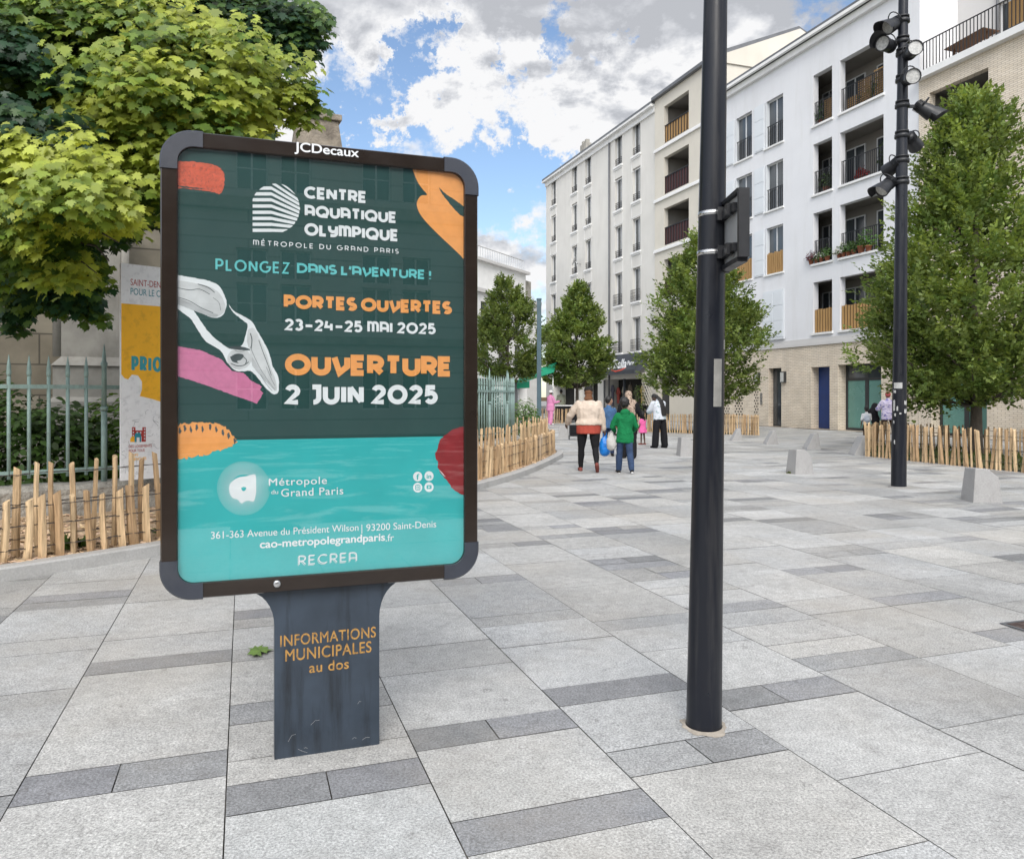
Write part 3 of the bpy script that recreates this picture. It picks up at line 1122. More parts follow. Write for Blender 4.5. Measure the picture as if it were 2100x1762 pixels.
mb.prism([(U_C0, -.4, CZ), (U_C0, .35, CZ), (U_C0, .35, CZ + .2), (U_C0, -5.5, CZ + 2.6), (U_C0, -11, CZ + .2), (U_C0, -11, CZ)], (U_C1 - U_C0, 0, 0))
mb.build('roof', MT['zinc'], cream)
mb = MB()
mb.prism([(U_C0 - .02, .05, CZ - .3), (U_C0 - .02, .05, CZ + .05), (U_C0 - .02, -5.5, CZ + 2.4), (U_C0 - .02, -10.9, CZ + .05), (U_C0 - .02, -10.9, CZ - .3)], (-.08, 0, 0))
mb.build('gable', MT['cream_render'], cream)
mb = MB()
# woven lattice panel on the cream block's ground floor
a, b = fac_u(1342), fac_u(1319)
a, b = fac_u(1344.0), fac_u(1322)
lat = MB()
n = 9
w = b - a
for i in range(n):
    for j in range(11):
        x0, z0 = a + w * i / n, .9 + j * .2
        s = .5 if (i + j) % 2 else -.5
        cx, cz = x0 + w / n / 2, z0 + .1
        d = Vector((w / n * .62, 0, .16 * (1 if s > 0 else -1)))
        lat.beam(Vector((cx, .22, cz)) - d * .5, Vector((cx, .22, cz)) + d * .5, .05, .03, (0, 1, 0))
U_O0, U_O1 = U_C1 + .004, fac_u(1120)

# ---- old tenement with many small windows and the shop
old = thing('old_tenement', 'tall old off-white tenement with narrow windows and small iron balconies at the street end', 'building', FO, FR)
OZ = 20.55
OF = [4.62, 8.02, 11.42, 14.87, 18.28 - .25]
xc = [(1130.5, 1140.3), (1172.3, 1183.6), (1199.6, 1212.7), (1260.7, 1276), (1296, 1314.2)]
ocols = [(fac_u((a + b) / 2) - .55, fac_u((a + b) / 2) + .55) for a, b in xc]
holes = []
for j, z in enumerate(OF):
    for (a, b) in ocols: holes.append((a, b, z, z + 2.3, .25))
shop_h = (fac_u(1326), fac_u(1240), 0, 2.75, 2.2)
holes2 = holes + [shop_h, (fac_u(1226), fac_u(1190), 0, 2.8, 1.2), (fac_u(1178), fac_u(1135), 0, 2.8, 1.2)]
mb = MB()
wall_grid(mb, U_O0, U_O1, -.02, OZ, holes2)
body_rest(mb, U_O0, U_O1, -.02, OZ, 12)
mb.build('wall', MT['old_render'], old)
lat.build('lattice_panel', MT['cream_render'], old)
wf = win_frame(1.1, 2.3, .06)
me_f = wf.mesh('window', MT['frame_white'])
me_p = pane(1.1, 2.3, .06).mesh('pane', MT['glass'])
me_r = scroll_rail(1.14, .55).mesh('railing', MT['iron'])
mr = scroll_rail(1.3, .8); me_r2 = mr.mesh('railing', MT['iron'])
sm_ = MB(); sm_.box((-.12, .20, -.14), (1.22, .32, -.01)); sm_.box((-.05, .205, -.24), (1.15, .25, -.14)); me_s = sm_.mesh('sill', MT['trim'])
sv = MB(); sv.box((.02, -.005, .1), (.5, .012, 2.2)); me_v = sv.mesh('shutter', MT['shutter'])
for j, z in enumerate(OF):
    for k, (a, b) in enumerate(ocols):
        f = place('window', me_f, old, (a, -.20, z))
        place('pane', me_p, f)
        if j < 2 and k > 2: place('railing', me_r2, f, (-.1, .30, .0))
        else: place('railing', me_r, f, (-.02, .17, .0))
        place('sill', me_s, f)
        # one inner shutter leaf folded against the far jamb
        place('shutter', me_v, f, (1.05, .02, 0), (0, 0, R(-62)))
mb = MB()
mb.box((U_O0, .0, OZ - .5), (U_O1, .12, OZ - .15)); mb.box((U_O0 - .0, .0, OZ - .15), (U_O1 + .15, .38, OZ))
mb.build('cornice', MT['trim'], old)
mb = MB()
mb.prism([(U_O0, .40, OZ + .002), (U_O0, .40, OZ + .14), (U_O0, -3.5, OZ + 1.3), (U_O0, -12, OZ + .9), (U_O0, -12, OZ + .002)], (U_O1 - U_O0, 0, 0))
rf = mb.build('roof', MT['zinc'], old)
for uu in (fac_u(1190), fac_u(1196)):
    m_ = MB(); m_.box((uu - .25, -.6, OZ + .3), (uu + .25, -.1, OZ + 1.0)); m_.box((uu - .15, -.5, OZ + 1.0), (uu + .15, -.2, OZ + 1.3)); m_.build('chimney', MT['stone_plain'], rf)
mb = MB()
u = fac_u(1251.5); mb.tube([(u, .10, .1), (u, .10, OZ - .5)], .07, 8); mb.build('downpipe', MT['zinc'], old)
mb = MB()
for (xa, xb) in ((1140.5, 1141.5),):
    u = fac_u(xa); mb.box((u - .02, .003, 3.6), (u + .02, .02, OZ - .6))
for z in OF[1:]:
    for (a, b) in ocols:   # pilaster strips: thin raised panels between the windows of a column
        mb.box((a - .16, .003, z - 1.05), (a - .12, .018, z - .28)); mb.box((b + .12, .003, z - 1.05), (b + .16, .018, z - .28)); mb.box((a - .12, .003, z - 1.05), (b + .12, .018, z - 1.01))
mb.build('wall_mouldings', MT['trim'], old)
# shop interior as dark sheets of painted shade, pilasters
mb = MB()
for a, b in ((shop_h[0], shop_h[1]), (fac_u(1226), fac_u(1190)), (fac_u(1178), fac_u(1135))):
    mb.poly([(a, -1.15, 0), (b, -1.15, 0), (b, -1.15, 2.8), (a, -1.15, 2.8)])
mb.build('shop_interior', MT['painted_shade'], old)
mb = MB()
for u in (shop_h[0] - .14, shop_h[1] - .0, (shop_h[0] + shop_h[1]) / 2): mb.box((u, -.1, 0), (u + .14, .03, 2.75))
mb.build('shop_front', MT['awning_dark'], old)

# satellite dish, flower pots later

# ---- far building closing the street
fx = thing('far_building', 'pale flat-roofed building with roof terrace at the far end of the street', 'building', (-2.5, 55, 0), math.atan2(1, .53))
mb = MB()
FH = 9.0
holes = []
for k in range(7):
    for z in (3.6, 6.4): holes.append((-10 + 2.6 * k + .2, -10 + 2.6 * k + 1.3, z, z + 1.9, .2))
for k in range(4): holes.append((-9.5 + 4.6 * k, -9.5 + 4.6 * k + 3.6, 0, 2.8, .8))
mb.M = Matrix.Scale(-1, 4, (0, 1, 0))      # facade turned to the right-hand side of its line
wall_grid(mb, -14, 9.9, -.02, FH, holes)
body_rest(mb, -14, 9.9, -.02, FH, 9)
mb.build('wall', MT['trim'], fx)
mb = MB()
mb.box((-14, .8, FH), (9.2, 8, FH + 2.4))
mb.build('attic_wall', MT['trim'], fx)
mb = MB()
mb.box((-14, -.25, FH - .1), (10.1, .2, FH + .18)); mb.box((-14, .5, FH + 2.4), (9.5, 8, FH + 2.6))
mb.build('cornice', MT['grey_render'], fx)
mb = MB()
for h in holes: mb.box((h[0], .16 if h[2] > 1 else .7, h[2]), (h[1], .2 if h[2] > 1 else .75, h[3]))
mb.build('window', MT['glass'], fx)
o = bar_rail(22, .9, 60, .02).build('railing', MT['steel'], fx); o.location = (-13, .9, FH + 2.6)
mb = MB(); mb.box((9.4, 1, FH), (10.6, 3, FH + 2.0))
for q in range(5): mb.box((9.5 + q * .2, 1.4, FH + 2.0), (9.62 + q * .2, 1.6, FH + 2.5))
mb.build('chimney', MT['stone_plain'], fx)
mb = MB(); mb.tube([(-3.5, 2, FH + 2.6), (-3.5, 2, FH + 5.2)], .03, 5); mb.tube([(-4.1, 2, FH + 4.9), (-2.9, 2, FH + 4.9)], .02, 5); mb.tube([(-3.9, 2, FH + 4.5), (-3.1, 2, FH + 4.5)], .02, 5)
mb.build('antenna', MT['steel'], fx)
mb = MB(); mb.box((-5.4, 1.0, FH + 2.6), (-4.3, 2.4, FH + 3.2)); mb.build('roof_unit', MT['zinc'], fx)

# ------------------------------------------------------------------ old stone church behind the tree
CA, CB = Vector((-16, 9.6, 0)), Vector((-1.6, 16.1, 0))
cd = (CB - CA).normalized()
cr = math.atan2(cd.y, cd.x)
church = thing('stone_church', 'old grey stone church wall with buttresses half hidden by the maple', 'church', CA, cr)
CLEN = (CB - CA).length


def ch_u(x):
    k = (x - HX) / FPX
    return (CA.x - k * CA.y) / (k * cd.y - cd.x)


mb = MB()
mb.box((-8, 0, -.02), (CLEN, 6, 4.7))
mb.build('wall', MT['stone_blocks'], church)
mb = MB()
mb.box((-8, -.12, -.02), (CLEN + .1, 0, .9)); mb.prism([(-8, -.12, .9), (-8, 0, .9), (-8, 0, 1.02)], (CLEN + 8.1, 0, 0))
mb.build('plinth', MT['stone_plain'], church)
for x in (192, 455, -150):
    u = ch_u(x)
    mb = MB()
    mb.box((u - .62, -.75, -.02), (u + .62, -.12, 1.45)); mb.hexa([(u - .62, -.75, 1.45), (u + .62, -.75, 1.45), (u + .62, 0, 1.45), (u - .62, 0, 1.45)], [(u - .55, -.62, 1.53), (u + .55, -.62, 1.53), (u + .55, 0, 1.53), (u - .55, 0, 1.53)])
    mb.box((u - .55, -.62, 1.53), (u + .55, 0, 2.05)); mb.hexa([(u - .58, -.66, 2.05), (u + .58, -.66, 2.05), (u + .58, 0, 2.05), (u - .58, 0, 2.05)], [(u - .44, -.5, 2.2), (u + .44, -.5, 2.2), (u + .44, 0, 2.2), (u - .44, 0, 2.2)])
    mb.box((u - .44, -.5, 2.2), (u + .44, 0, 5.4))
    mb.tube([(u - .5, -.45, 2.2), (u - .5, -.45, 4.6)], .07, 8); mb.tube([(u + .5, -.45, 2.2), (u + .5, -.45, 4.6)], .07, 8)
    mb.build('buttress', MT['stone_plain'], church)
# gabled pinnacle with blind arches above the wall
u = ch_u(648)
pY = (CA + cd * u).y
ztop = CAMH + (HY - 244) / FPX * pY
mb = MB()
zb = ztop - 1.35
mb.box((u - .55, -.5, 4.7), (u + .55, .6, zb))
mb.rings([[(u - .52, -.5, zb), (u + .52, -.5, zb), (u + .52, .55, zb), (u - .52, .55, zb)], [(u - .36, -.36, ztop - .12), (u + .36, -.36, ztop - .12), (u + .36, .4, ztop - .12), (u - .36, .4, ztop - .12)]])
mb.box((u - .42, -.42, ztop - .12), (u + .42, .46, ztop))
pn = mb.build('pinnacle', MT['stone_old'], church, bevel=.02)
mb = MB()
for cx in (-.22, .22):
    pts = []
    for k in range(9):
        a = math.pi * k / 8
        pts.append((u + cx + .09 * math.cos(a), -.49, zb + .45 + .18 * math.sin(a)))
    pts = [(u + cx + .09, -.52, zb + .0)] + pts + [(u + cx - .09, -.52, zb + .0)]
    mb.prism(pts, (0, .12, 0))
mb.build('blind_arch', MT['painted_shade'], pn)  # dark blocks paint the shade of the arch recesses
u2 = ch_u(575)
mb = MB()
zz = CAMH + (HY - 262) / FPX * (CA + cd * u2).y
mb.rings([[(u2 - 2.2, .1, 4.7), (u2 + .6, .1, 4.7), (u2 + .6, 3, 4.7), (u2 - 2.2, 3, 4.7)], [(u2 - 1.2, .4, zz), (u2 - .1, .4, zz), (u2 - .1, 2, zz), (u2 - 1.2, 2, zz)]])
mb.build('roof', MT['stone_plain'], church)

# ------------------------------------------------------------------ low wall and iron fence in front of it
FEN = smooth_path([Vector(p) for p in ((-11.5, 4.6, 0), (-8.2, 7.4, 0), (-5.64, 9.5, 0), (-3.9, 11.3, 0), (-2.3, 13.7, 0), (-1.2, 16.2, 0), (-.62, 18.2, 0), (-.15, 20.0, 0), (.05, 21.2, 0), (-.35, 22.0, 0), (-1.6, 22.7, 0), (-3.5, 23.6, 0))], 8)
lo_, hi_ = offset_path(FEN, -.2), offset_path(FEN, .2)
mb = MB()
zt = .47
for i in range(len(FEN) - 1):
    n_ = [mnoise.noise(FEN[i + q] * 2.2) * .02 for q in (0, 1)]
    a, b, c_, d = lo_[i], lo_[i + 1], hi_[i + 1], hi_[i]
    up0, up1 = Vector((0, 0, zt + n_[0])), Vector((0, 0, zt + n_[1]))
    mb.poly([a, b, b + up1 * .88, a + up0 * .88])
    a2, b2 = a.lerp(d, .16), b.lerp(c_, .16)
    mb.poly([a + up0 * .88, b + up1 * .88, b2 + up1, a2 + up0])
    mb.poly([a2 + up0, b2 + up1, c_ + up1, d + up0])
    mb.poly([d + up0, c_ + up1, c_, d])
lw = mb.build('low_stone_wall', MT['stone_rough'])
tag(lw, 'low weathered stone wall carrying the pale green iron railings', 'wall')
fence = thing('iron_fence', 'pale green spiked iron railings curving around the planted corner', 'fence', FEN[10])
bars = resample(FEN, .205)
spike = MB()
spike.tube([(0, 0, .10), (0, 0, 1.32)], .021, 6)
spike.tube([(0, 0, 1.32), (0, 0, 1.36), (0, 0, 1.44), (0, 0, 1.58)], [.021, .027, .022, .002], 6)
me_bar = spike.mesh('bar', MT['verdigris'])
post = MB()
post.tube([(0, 0, 0), (0, 0, .9)], .036, 10); post.tube([(0, 0, .9), (0, 0, .95)], .046, 10); post.tube([(0, 0, .95), (0, 0, 1.45), (0, 0, 1.5), (0, 0, 1.53), (0, 0, 1.62), (0, 0, 1.75)], [.031, .029, .043, .026, .02, .003], 10)
me_post = post.mesh('post', MT['verdigris'])
nb = 0
# one post falls right behind the edge of the orange panel
kp = min(range(len(bars)), key=lambda i: abs(HX + FPX * bars[i].x / bars[i].y - 231) if bars[i].y > 5 else 1e9)
stuff = MB()
for i, p in enumerate(bars):
    q = p - fence.location
    q.z = zt - .01
    if (i - kp) % 8 == 0:
        place('post', me_post, fence, q)
    elif nb < 98 and p.y > 6.5:
        place('bar', me_bar, fence, q); nb += 1
    elif p.y > 6.5:
        stuff.M = Matrix.Translation(q); stuff.tube([(0, 0, .10), (0, 0, 1.32), (0, 0, 1.44), (0, 0, 1.58)], [.021, .021, .023, .002], 6)
if stuff.v:
    o = stuff.build('bar', MT['verdigris'], fence); o['kind'] = 'stuff'
for z in (.16, 1.19):
    mb = MB()
    for a, b in zip(bars, bars[1:]):
        d = (b - a).normalized() * .002
        mb.beam(Vector((a.x, a.y, zt + z)) - d, Vector((b.x, b.y, zt + z)) + d, .035, .05)
    mb.build('rail', MT['verdigris'], fence, world=True)
# ------------------------------------------------------------------ lettering
def arc(cx, cy, rx, ry, a0, a1, n=14):
    return [(cx + rx * math.cos(R(a0 + (a1 - a0) * i / n)), cy + ry * math.sin(R(a0 + (a1 - a0) * i / n))) for i in range(n + 1)]


# skeletons of a geometric capital alphabet: width, strokes
GL = {
    'C': (.80, [arc(.48, .5, .48, .5, 48, 312, 20)]), 'O': (.98, [arc(.49, .5, .49, .5, 90, 450, 28)]),
    'Q': (.98, [arc(.49, .5, .49, .5, 90, 450, 28), [(.55, .3), (.72, .0), (.98, .0)]]),
    'G': (.92, [arc(.48, .5, .48, .5, 55, 360, 22) + [(.58, .5)]]),
    'E': (.52, [[(.52, 1), (0, 1), (0, 0), (.52, 0)], [(0, .5), (.46, .5)]]),
    'N': (.66, [[(0, 0), (0, 1)], [(.02, .97), (.64, .03)], [(.66, 0), (.66, 1)]]), 'T': (.62, [[(0, 1), (.62, 1)], [(.31, 1), (.31, 0)]]),
    'R': (.60, [[(0, 0), (0, 1), (.3, 1)] + arc(.3, .71, .29, .29, 90, -90, 10) + [(0, .42)], [(.28, .42), (.60, 0)]]),
    'P': (.58, [[(0, 0), (0, 1), (.29, 1)] + arc(.29, .70, .29, .30, 90, -90, 10) + [(0, .40)]]),
    'A': (.66, [[(0, 0), (0, 1), (.30, 1)] + arc(.30, .64, .36, .36, 90, 0, 8) + [(.66, 0)], [(0, .38), (.66, .38)]]),
    'U': (.68, [[(0, 1), (0, .34)] + arc(.34, .34, .34, .34, 180, 360, 12) + [(.68, 1)]]),
    'I': (.0, [[(0, 0), (0, 1)]]), 'L': (.46, [[(0, 1), (0, 0), (.46, 0)]]),
    'Y': (.64, [[(0, 1), (0, .72)] + arc(.32, .72, .32, .32, 180, 360, 10), [(.64, 1), (.64, .3)] + arc(.34, .3, .30, .30, 0, -90, 8) + [(.08, 0)]]),
    'M': (.88, [[(0, 0), (0, 1), (.18, 1)] + arc(.18, .74, .26, .26, 90, 0, 7) + [(.44, .0)], [(.44, 1), (.62, 1)] + arc(.62, .74, .26, .26, 90, 0, 7) + [(.88, 0)]]),
    'D': (.74, [[(0, 0), (0, 1), (.26, 1)] + arc(.26, .5, .48, .5, 90, -90, 16) + [(0, 0)]]),
    'S': (.54, [arc(.27, .74, .27, .26, 40, 270, 12) + arc(.27, .24, .27, .24, 90, -140, 12)]),
    'Z': (.58, [[(0, 1), (.58, 1), (0, 0), (.58, 0)]]), 'V': (.66, [[(0, 1), (.26, .0), (.66, .42), (.66, 1)]]),
    'J': (.42, [[(.06, 1), (.42, 1), (.42, .3)] + arc(.14, .3, .28, .30, 0, -95, 8)]),
    "'": (.02, [[(.05, 1.06), (-.03, .64)]]), '!': (.0, [[(0, 1), (0, .36)], [(0, .06), (0, -.06)]]), '-': (.62, [[(0, .42), (.62, .42)]]), '.': (0, [[(0, .07), (0, -.07)]]), '|': (0, [[(0, 0), (0, 1)]]),
    '0': (.92, [arc(.46, .5, .46, .5, 90, 450, 26)]), '1': (.22, [[(0, .86), (.22, 1), (.22, 0)]]),
    '2': (.58, [arc(.28, .72, .28, .28, 165, -35, 12) + [(0, 0), (.58, 0)]]),
    '3': (.54, [arc(.25, .75, .25, .25, 150, -80, 10), arc(.25, .26, .28, .26, 80, -150, 12)]),
    '4': (.60, [[(.10, 1), (0, .38), (.60, .38)], [(.52, .72), (.52, 0)]]),
    '5': (.56, [[(.52, 1), (.08, 1), (.04, .56)] + arc(.26, .31, .29, .31, 120, -150, 13)]),
    '6': (.60, [arc(.30, .30, .30, .30, 0, 360, 18), [(.04, .42), (.34, 1)]]), '9': (.60, [arc(.30, .70, .30, .30, 0, 360, 18), [(.56, .58), (.26, 0)]]),
}


def ribbon(pts, w):
    P = [Vector((x, y)) for x, y in pts]
    Q = [P[0]]
    for p in P[1:]:
        if (p - Q[-1]).length > 1e-5: Q.append(p)
    closed = (Q[0] - Q[-1]).length < 1e-4
    if closed: Q = Q[:-1]
    n = len(Q)
    L, Rr = [], []
    for i in range(n):
        if closed: a, b, c_ = Q[i - 1], Q[i], Q[(i + 1) % n]
        else: a, b, c_ = Q[max(i - 1, 0)], Q[i], Q[min(i + 1, n - 1)]
        d1 = (b - a).normalized() if (b - a).length > 1e-7 else (c_ - b).normalized()
        d2 = (c_ - b).normalized() if (c_ - b).length > 1e-7 else d1
        n1, n2 = Vector((-d1.y, d1.x)), Vector((-d2.y, d2.x))
        m_ = n1 + n2
        m_ = n1 if m_.length < 1e-4 else m_.normalized()
        k = w / 2 / max(.62, m_.dot(n1))
        L.append(b + m_ * k); Rr.append(b - m_ * k)
    out = []
    for i in range(n if closed else n - 1):
        j = (i + 1) % n
        out.append([Rr[i], Rr[j], L[j], L[i]])
    return out


def stroke_text(s, weight, track, space, target):
    """quads in units of cap height; letter skeletons are widened so that the line is target long"""
    free = sum(GL[{'É': 'E'}.get(c, c)][0] for c in s if c != ' ')
    fixed = sum(weight + track for c in s if c != ' ') - track + space * s.count(' ')
    g = (target - fixed) / max(free, .01)
    x, out = 0.0, []
    for ch in s:
        if ch == ' ':
            x += space; continue
        w, st = GL[{'É': 'E'}.get(ch, ch)]
        if ch == 'É': st = st + [[(.18, 1.22), (.36, 1.42)]]
        for pts in st:
            q = [(x + weight / 2 + px_ * g, weight / 2 + py_ * (1 - weight)) for px_, py_ in pts]
            out += ribbon(q, weight)
        x += w * g + weight + track
    return out


_tcache = {}


def font_text(s, bold=0.0, spacing=1.0, shear=0.0):
    key = (s, bold, spacing, shear)
    if key in _tcache: return _tcache[key]
    cu = bpy.data.curves.new('lettering', 'FONT')
    cu.body = s
    cu.offset = bold
    cu.space_character = spacing
    cu.shear = shear
    ob = bpy.data.objects.new('lettering', cu)
    link(ob)
    dg = bpy.context.evaluated_depsgraph_get()
    dg.update()
    me = bpy.data.meshes.new_from_object(ob.evaluated_get(dg))
    V = [Vector((v.co.x, v.co.y)) for v in me.vertices]
    Fc = [tuple(p.vertices) for p in me.polygons]
    bpy.data.objects.remove(ob)
    bpy.data.meshes.remove(me)
    bpy.data.curves.remove(cu)
    _tcache[key] = (V, Fc)
    return V, Fc


class Plane:
    def __init__(s, o, ex, n=None):
        s.o, s.ex = Vector(o), Vector(ex).normalized()
        s.ez = Vector((0, 0, 1))
        s.n = s.ex.cross(s.ez) if n is None else Vector(n)     # towards the viewer

    def w(s, a, z, off=0.0):
        return s.o + s.ex * a + s.ez * z + s.n * off

    def at(s, x, y, off=0.0):                    # photo position on this plane -> (a, z)
        d = Vector(((x - HX) / FPX, 1, (HY - y) / FPX))
        c = Vector((0, 0, CAMH))
        t_ = (s.o + s.n * off - c).dot(s.n) / d.dot(s.n)
        p = c + d * t_ - s.o
        return p.dot(s.ex), p.z

    def poly(s, mb, pts, off):
        mb.poly([s.w(a, z, off) for a, z in pts])

    def tri_poly(s, mb, pts, off):               # concave outline -> triangles
        from mathutils.geometry import tessellate_polygon
        idx = [mb.pt(s.w(a, z, off)) for a, z in pts]
        for t_ in tessellate_polygon([[Vector((a, z, 0)) for a, z in pts]]):
            mb.face([idx[k] for k in t_])

    def stroke(s, mb, text, xl, yb, xr, yt, weight, off, track=.16, space=.42):
        a0, z0 = s.at(xl, yb, off); a1, _ = s.at(xr, yb, off); _, z1 = s.at(xl, yt, off)
        h = z1 - z0
        for i, q in enumerate(stroke_text(text, weight, track, space, (a1 - a0) / h)):
            s.poly(mb, [(a0 + v.x * h, z0 + v.y * h) for v in q], off + (i % 40) * 4e-6)

    def font(s, mb, text, xl, yb, xr, yt, off, bold=0.0, spacing=1.0, cap=.73, shear=0.0):
        a0, z0 = s.at(xl, yb, off); a1, _ = s.at(xr, yb, off); _, z1 = s.at(xl, yt, off)
        V, Fc = font_text(text, 0.0, spacing, shear)
        x0, x1 = min(v.x for v in V), max(v.x for v in V)
        kx, kz = (a1 - a0) / (x1 - x0), (z1 - z0) / cap
        # heavier weights: the same outline laid a hair apart
        sh = [(0, 0)] + ([(-bold, 0), (bold, 0), (0, bold), (0, -bold)] if bold > .001 else [])
        for i_, (dx, dy) in enumerate(sh):
            b = len(mb.v)
            for v in V: mb.pt(s.w(a0 + (v.x + dx - x0) * kx, z0 + (v.y + dy) * kz, off + i_ * 1.2e-5))
            for f in Fc: mb.face([b + i for i in f])


def paper(name, col, var=.06, rough=.55, scale=18, grain=None):
    t = NT(name)
    f = t.ramp(t.noise(scale, 5, .6), .25, .75, 1 - var, 1 + var)
    c = t.scale(col, f)
    if grain: c = t.mix(t.ramp(t.noise(grain[0], 5, .7, grain[2]), .52, .62, 0, grain[3]), c, grain[1])
    return t.bsdf(c, rough, spec=.25)


PG = (.013, .056, .052)       # dark green of the poster
MP = {
    'green': paper('poster_green', PG, .12, scale=3), 'teal': paper('poster_teal', (.034, .41, .42), .07, scale=4),
    'white': paper('poster_white', (.74, .76, .78), .03), 'cyan': paper('poster_cyan', (.13, .52, .53), .05),
    'orange': paper('poster_orange', (.80, .34, .10), .08, scale=25), 'coral': paper('poster_coral', (.62, .11, .055), .2, scale=60, grain=(90, (.16, .05, .04), (1, 1, 1), .5)),
    'pink': paper('poster_pink', (.56, .18, .32), .12, scale=40), 'red': paper('poster_red', (.26, .022, .028), .15, scale=22),
    'grey': paper('poster_grey', (.40, .41, .42), .35, scale=9), 'lgrey': paper('poster_light_grey', (.58, .59, .60), .25, scale=8), 'dgrey': paper('poster_dark_grey', (.06, .08, .085), .3, scale=12),
    'gold': paper('stand_gold_lettering', (.42, .235, .07), .25, scale=30, grain=(60, (.06, .05, .05), (1, 1, .6), .55)),
}

# ------------------------------------------------------------------ poster panel in the foreground
BO = Vector((-1.412, 3.13, 0))
BX = Vector((.9436, .3312, 0)).normalized()
BP = Plane(BO, BX)
BW, BZ0, BZ1 = 1.333, .723, 2.626
board = thing('poster_panel', 'street poster panel with rounded dark frame and green event poster on one foot', 'poster panel', BO + BX * .665)


def rrect(a0, a1, z0, z1, r, n=8):
    out = []
    for cx, cz, s in ((a1 - r, z0 + r, -90), (a1 - r, z1 - r, 0), (a0 + r, z1 - r, 90), (a0 + r, z0 + r, 180)):
        for k in range(n + 1): out.append((cx + r * math.cos(R(s + 90 * k / n)), cz + r * math.sin(R(s + 90 * k / n))))
    return out


FW, RO, RI, TH = .061, .125, .066, .17
outer, inn = rrect(0, BW, BZ0, BZ1, RO), rrect(FW, BW - FW, BZ0 + FW, BZ1 - FW, RI)
# the frame: front ring, bevelled lips, outer flank
mb = MB()
n = len(outer)
ins = rrect(.006, BW - .006, BZ0 + .006, BZ1 - .006, RO - .006)
inb = rrect(FW + .004, BW - FW - .004, BZ0 + FW + .004, BZ1 - FW - .004, RI - .004)
rows = [[BP.w(a, z, -TH) for a, z in outer], [BP.w(a, z, -.012) for a, z in outer], [BP.w(a, z, 0) for a, z in ins], [BP.w(a, z, 0) for a, z in inn], [BP.w(a, z, -.006) for a, z in inb], [BP.w(a, z, -.030) for a, z in inb]]
mb.rings(rows, cap=False)
fo = mb.build('frame', MT['frame_brown'], board, world=True)
mb = MB()
mb.poly([BP.w(a, z, -TH + .002) for a, z in reversed(rrect(.002, BW - .002, BZ0 + .002, BZ1 - .002, RO))])
mb.build('back_panel', MT['corner_plastic'], board, world=True)
# plastic corner caps
CL = .126
for (sx, sz) in ((0, 0), (1, 0), (1, 1), (0, 1)):
    def loc(a, z):
        return ((BW - a) if sx else a, (BZ1 - z) if sz else BZ0 + z)
    e, f_ = -.0035, .0045
    oa = [loc(RO - (RO - e) * math.sin(R(90 * k / 10)) if False else RO + e - RO * math.cos(R(90 * k / 10)) if False else 0, 0) for k in range(1)]
    po, pi_ = [], []
    N_ = 10
    for k in range(N_ + 1):
        a = R(180 + 90 * k / N_)
        po.append((RO + (RO - e) * math.cos(a), RO + (RO - e) * math.sin(a)))
        ri = RI + .0
        pi_.append((FW + ri + (ri - .003) * math.cos(a), FW + ri + (ri - .003) * math.sin(a)))
    po = [(e, RO + .035)] + po + [(RO + .035, e)]
    pi_ = [(FW + .003, RO + .035)] + pi_ + [(RO + .035, FW + .003)]
    mb = MB()
    lip = []
    for k, (a, z) in enumerate(po):
        b = pi_[k]
        m_ = (a * .9 + b[0] * .1, z * .9 + b[1] * .1)
        lip.append(m_)
    rows = [[BP.w(*loc(*p), -TH - .003) for p in po], [BP.w(*loc(*p), -.006) for p in po], [BP.w(*loc(*p), f_) for p in lip], [BP.w(*loc(*p), f_) for p in pi_], [BP.w(*loc(*p), -.02) for p in pi_]]
    mb.rings(rows, cap=False, closed=False)
    for end in (0, -1): mb.poly([r[end] for r in rows])
    o = mb.build('corner_cap', MT['corner_plastic'], board, world=True)

# poster sheet and everything printed on it, as thin inked layers
P0 = -.022                       # depth of the paper behind the frame front


def Z1(x, y): return (291.3 + x * .34674, 233 + y * .34674)
def Z2(x, y): return (291.3 + x * .34674, 699 + y * .34674)
def Z3(x, y): return (291.3 + x * .34674, 1194 + y * .34674)


sheet = rrect(FW - .004, BW - FW + .004, BZ0 + FW - .004, BZ1 - FW + .004, RI)
mb = MB()
mb.poly([BP.w(a, z, P0) for a, z in sheet])
poster = mb.build('poster', MP['green'], board, world=True)
pa0, pa1, pz0, pz1 = FW + .003, BW - FW - .003, BZ0 + FW + .003, BZ1 - FW - .003


def clampP(a, z): return (min(max(a, pa0), pa1), min(max(z, pz0), pz1))


def shape(name, mat, pts, off, rough=0.0, conv=None, seed=0):
    rnd = random.Random(seed)
    q = [BP.at(*(conv(*p) if conv else p), P0) for p in pts]
    if rough:
        out = []
        for i, a in enumerate(q):
            b = q[(i + 1) % len(q)]
            L = math.hypot(b[0] - a[0], b[1] - a[1])
            m_ = max(1, int(L / .006))
            for k in range(m_):
                t_ = k / m_
                out.append((a[0] + (b[0] - a[0]) * t_ + (rnd.random() - .5) * rough, a[1] + (b[1] - a[1]) * t_ + (rnd.random() - .5) * rough))
        q = out
    q = [clampP(*p) for p in q]
    mb = MB()
    BP.tri_poly(mb, q, P0 + off)
    return mb.build(name, mat, poster, world=True)


def spl(pts, n=5):
    P = [Vector((*p, 0)) for p in pts]
    return [(v.x, v.y) for v in smooth_path(P, n)]


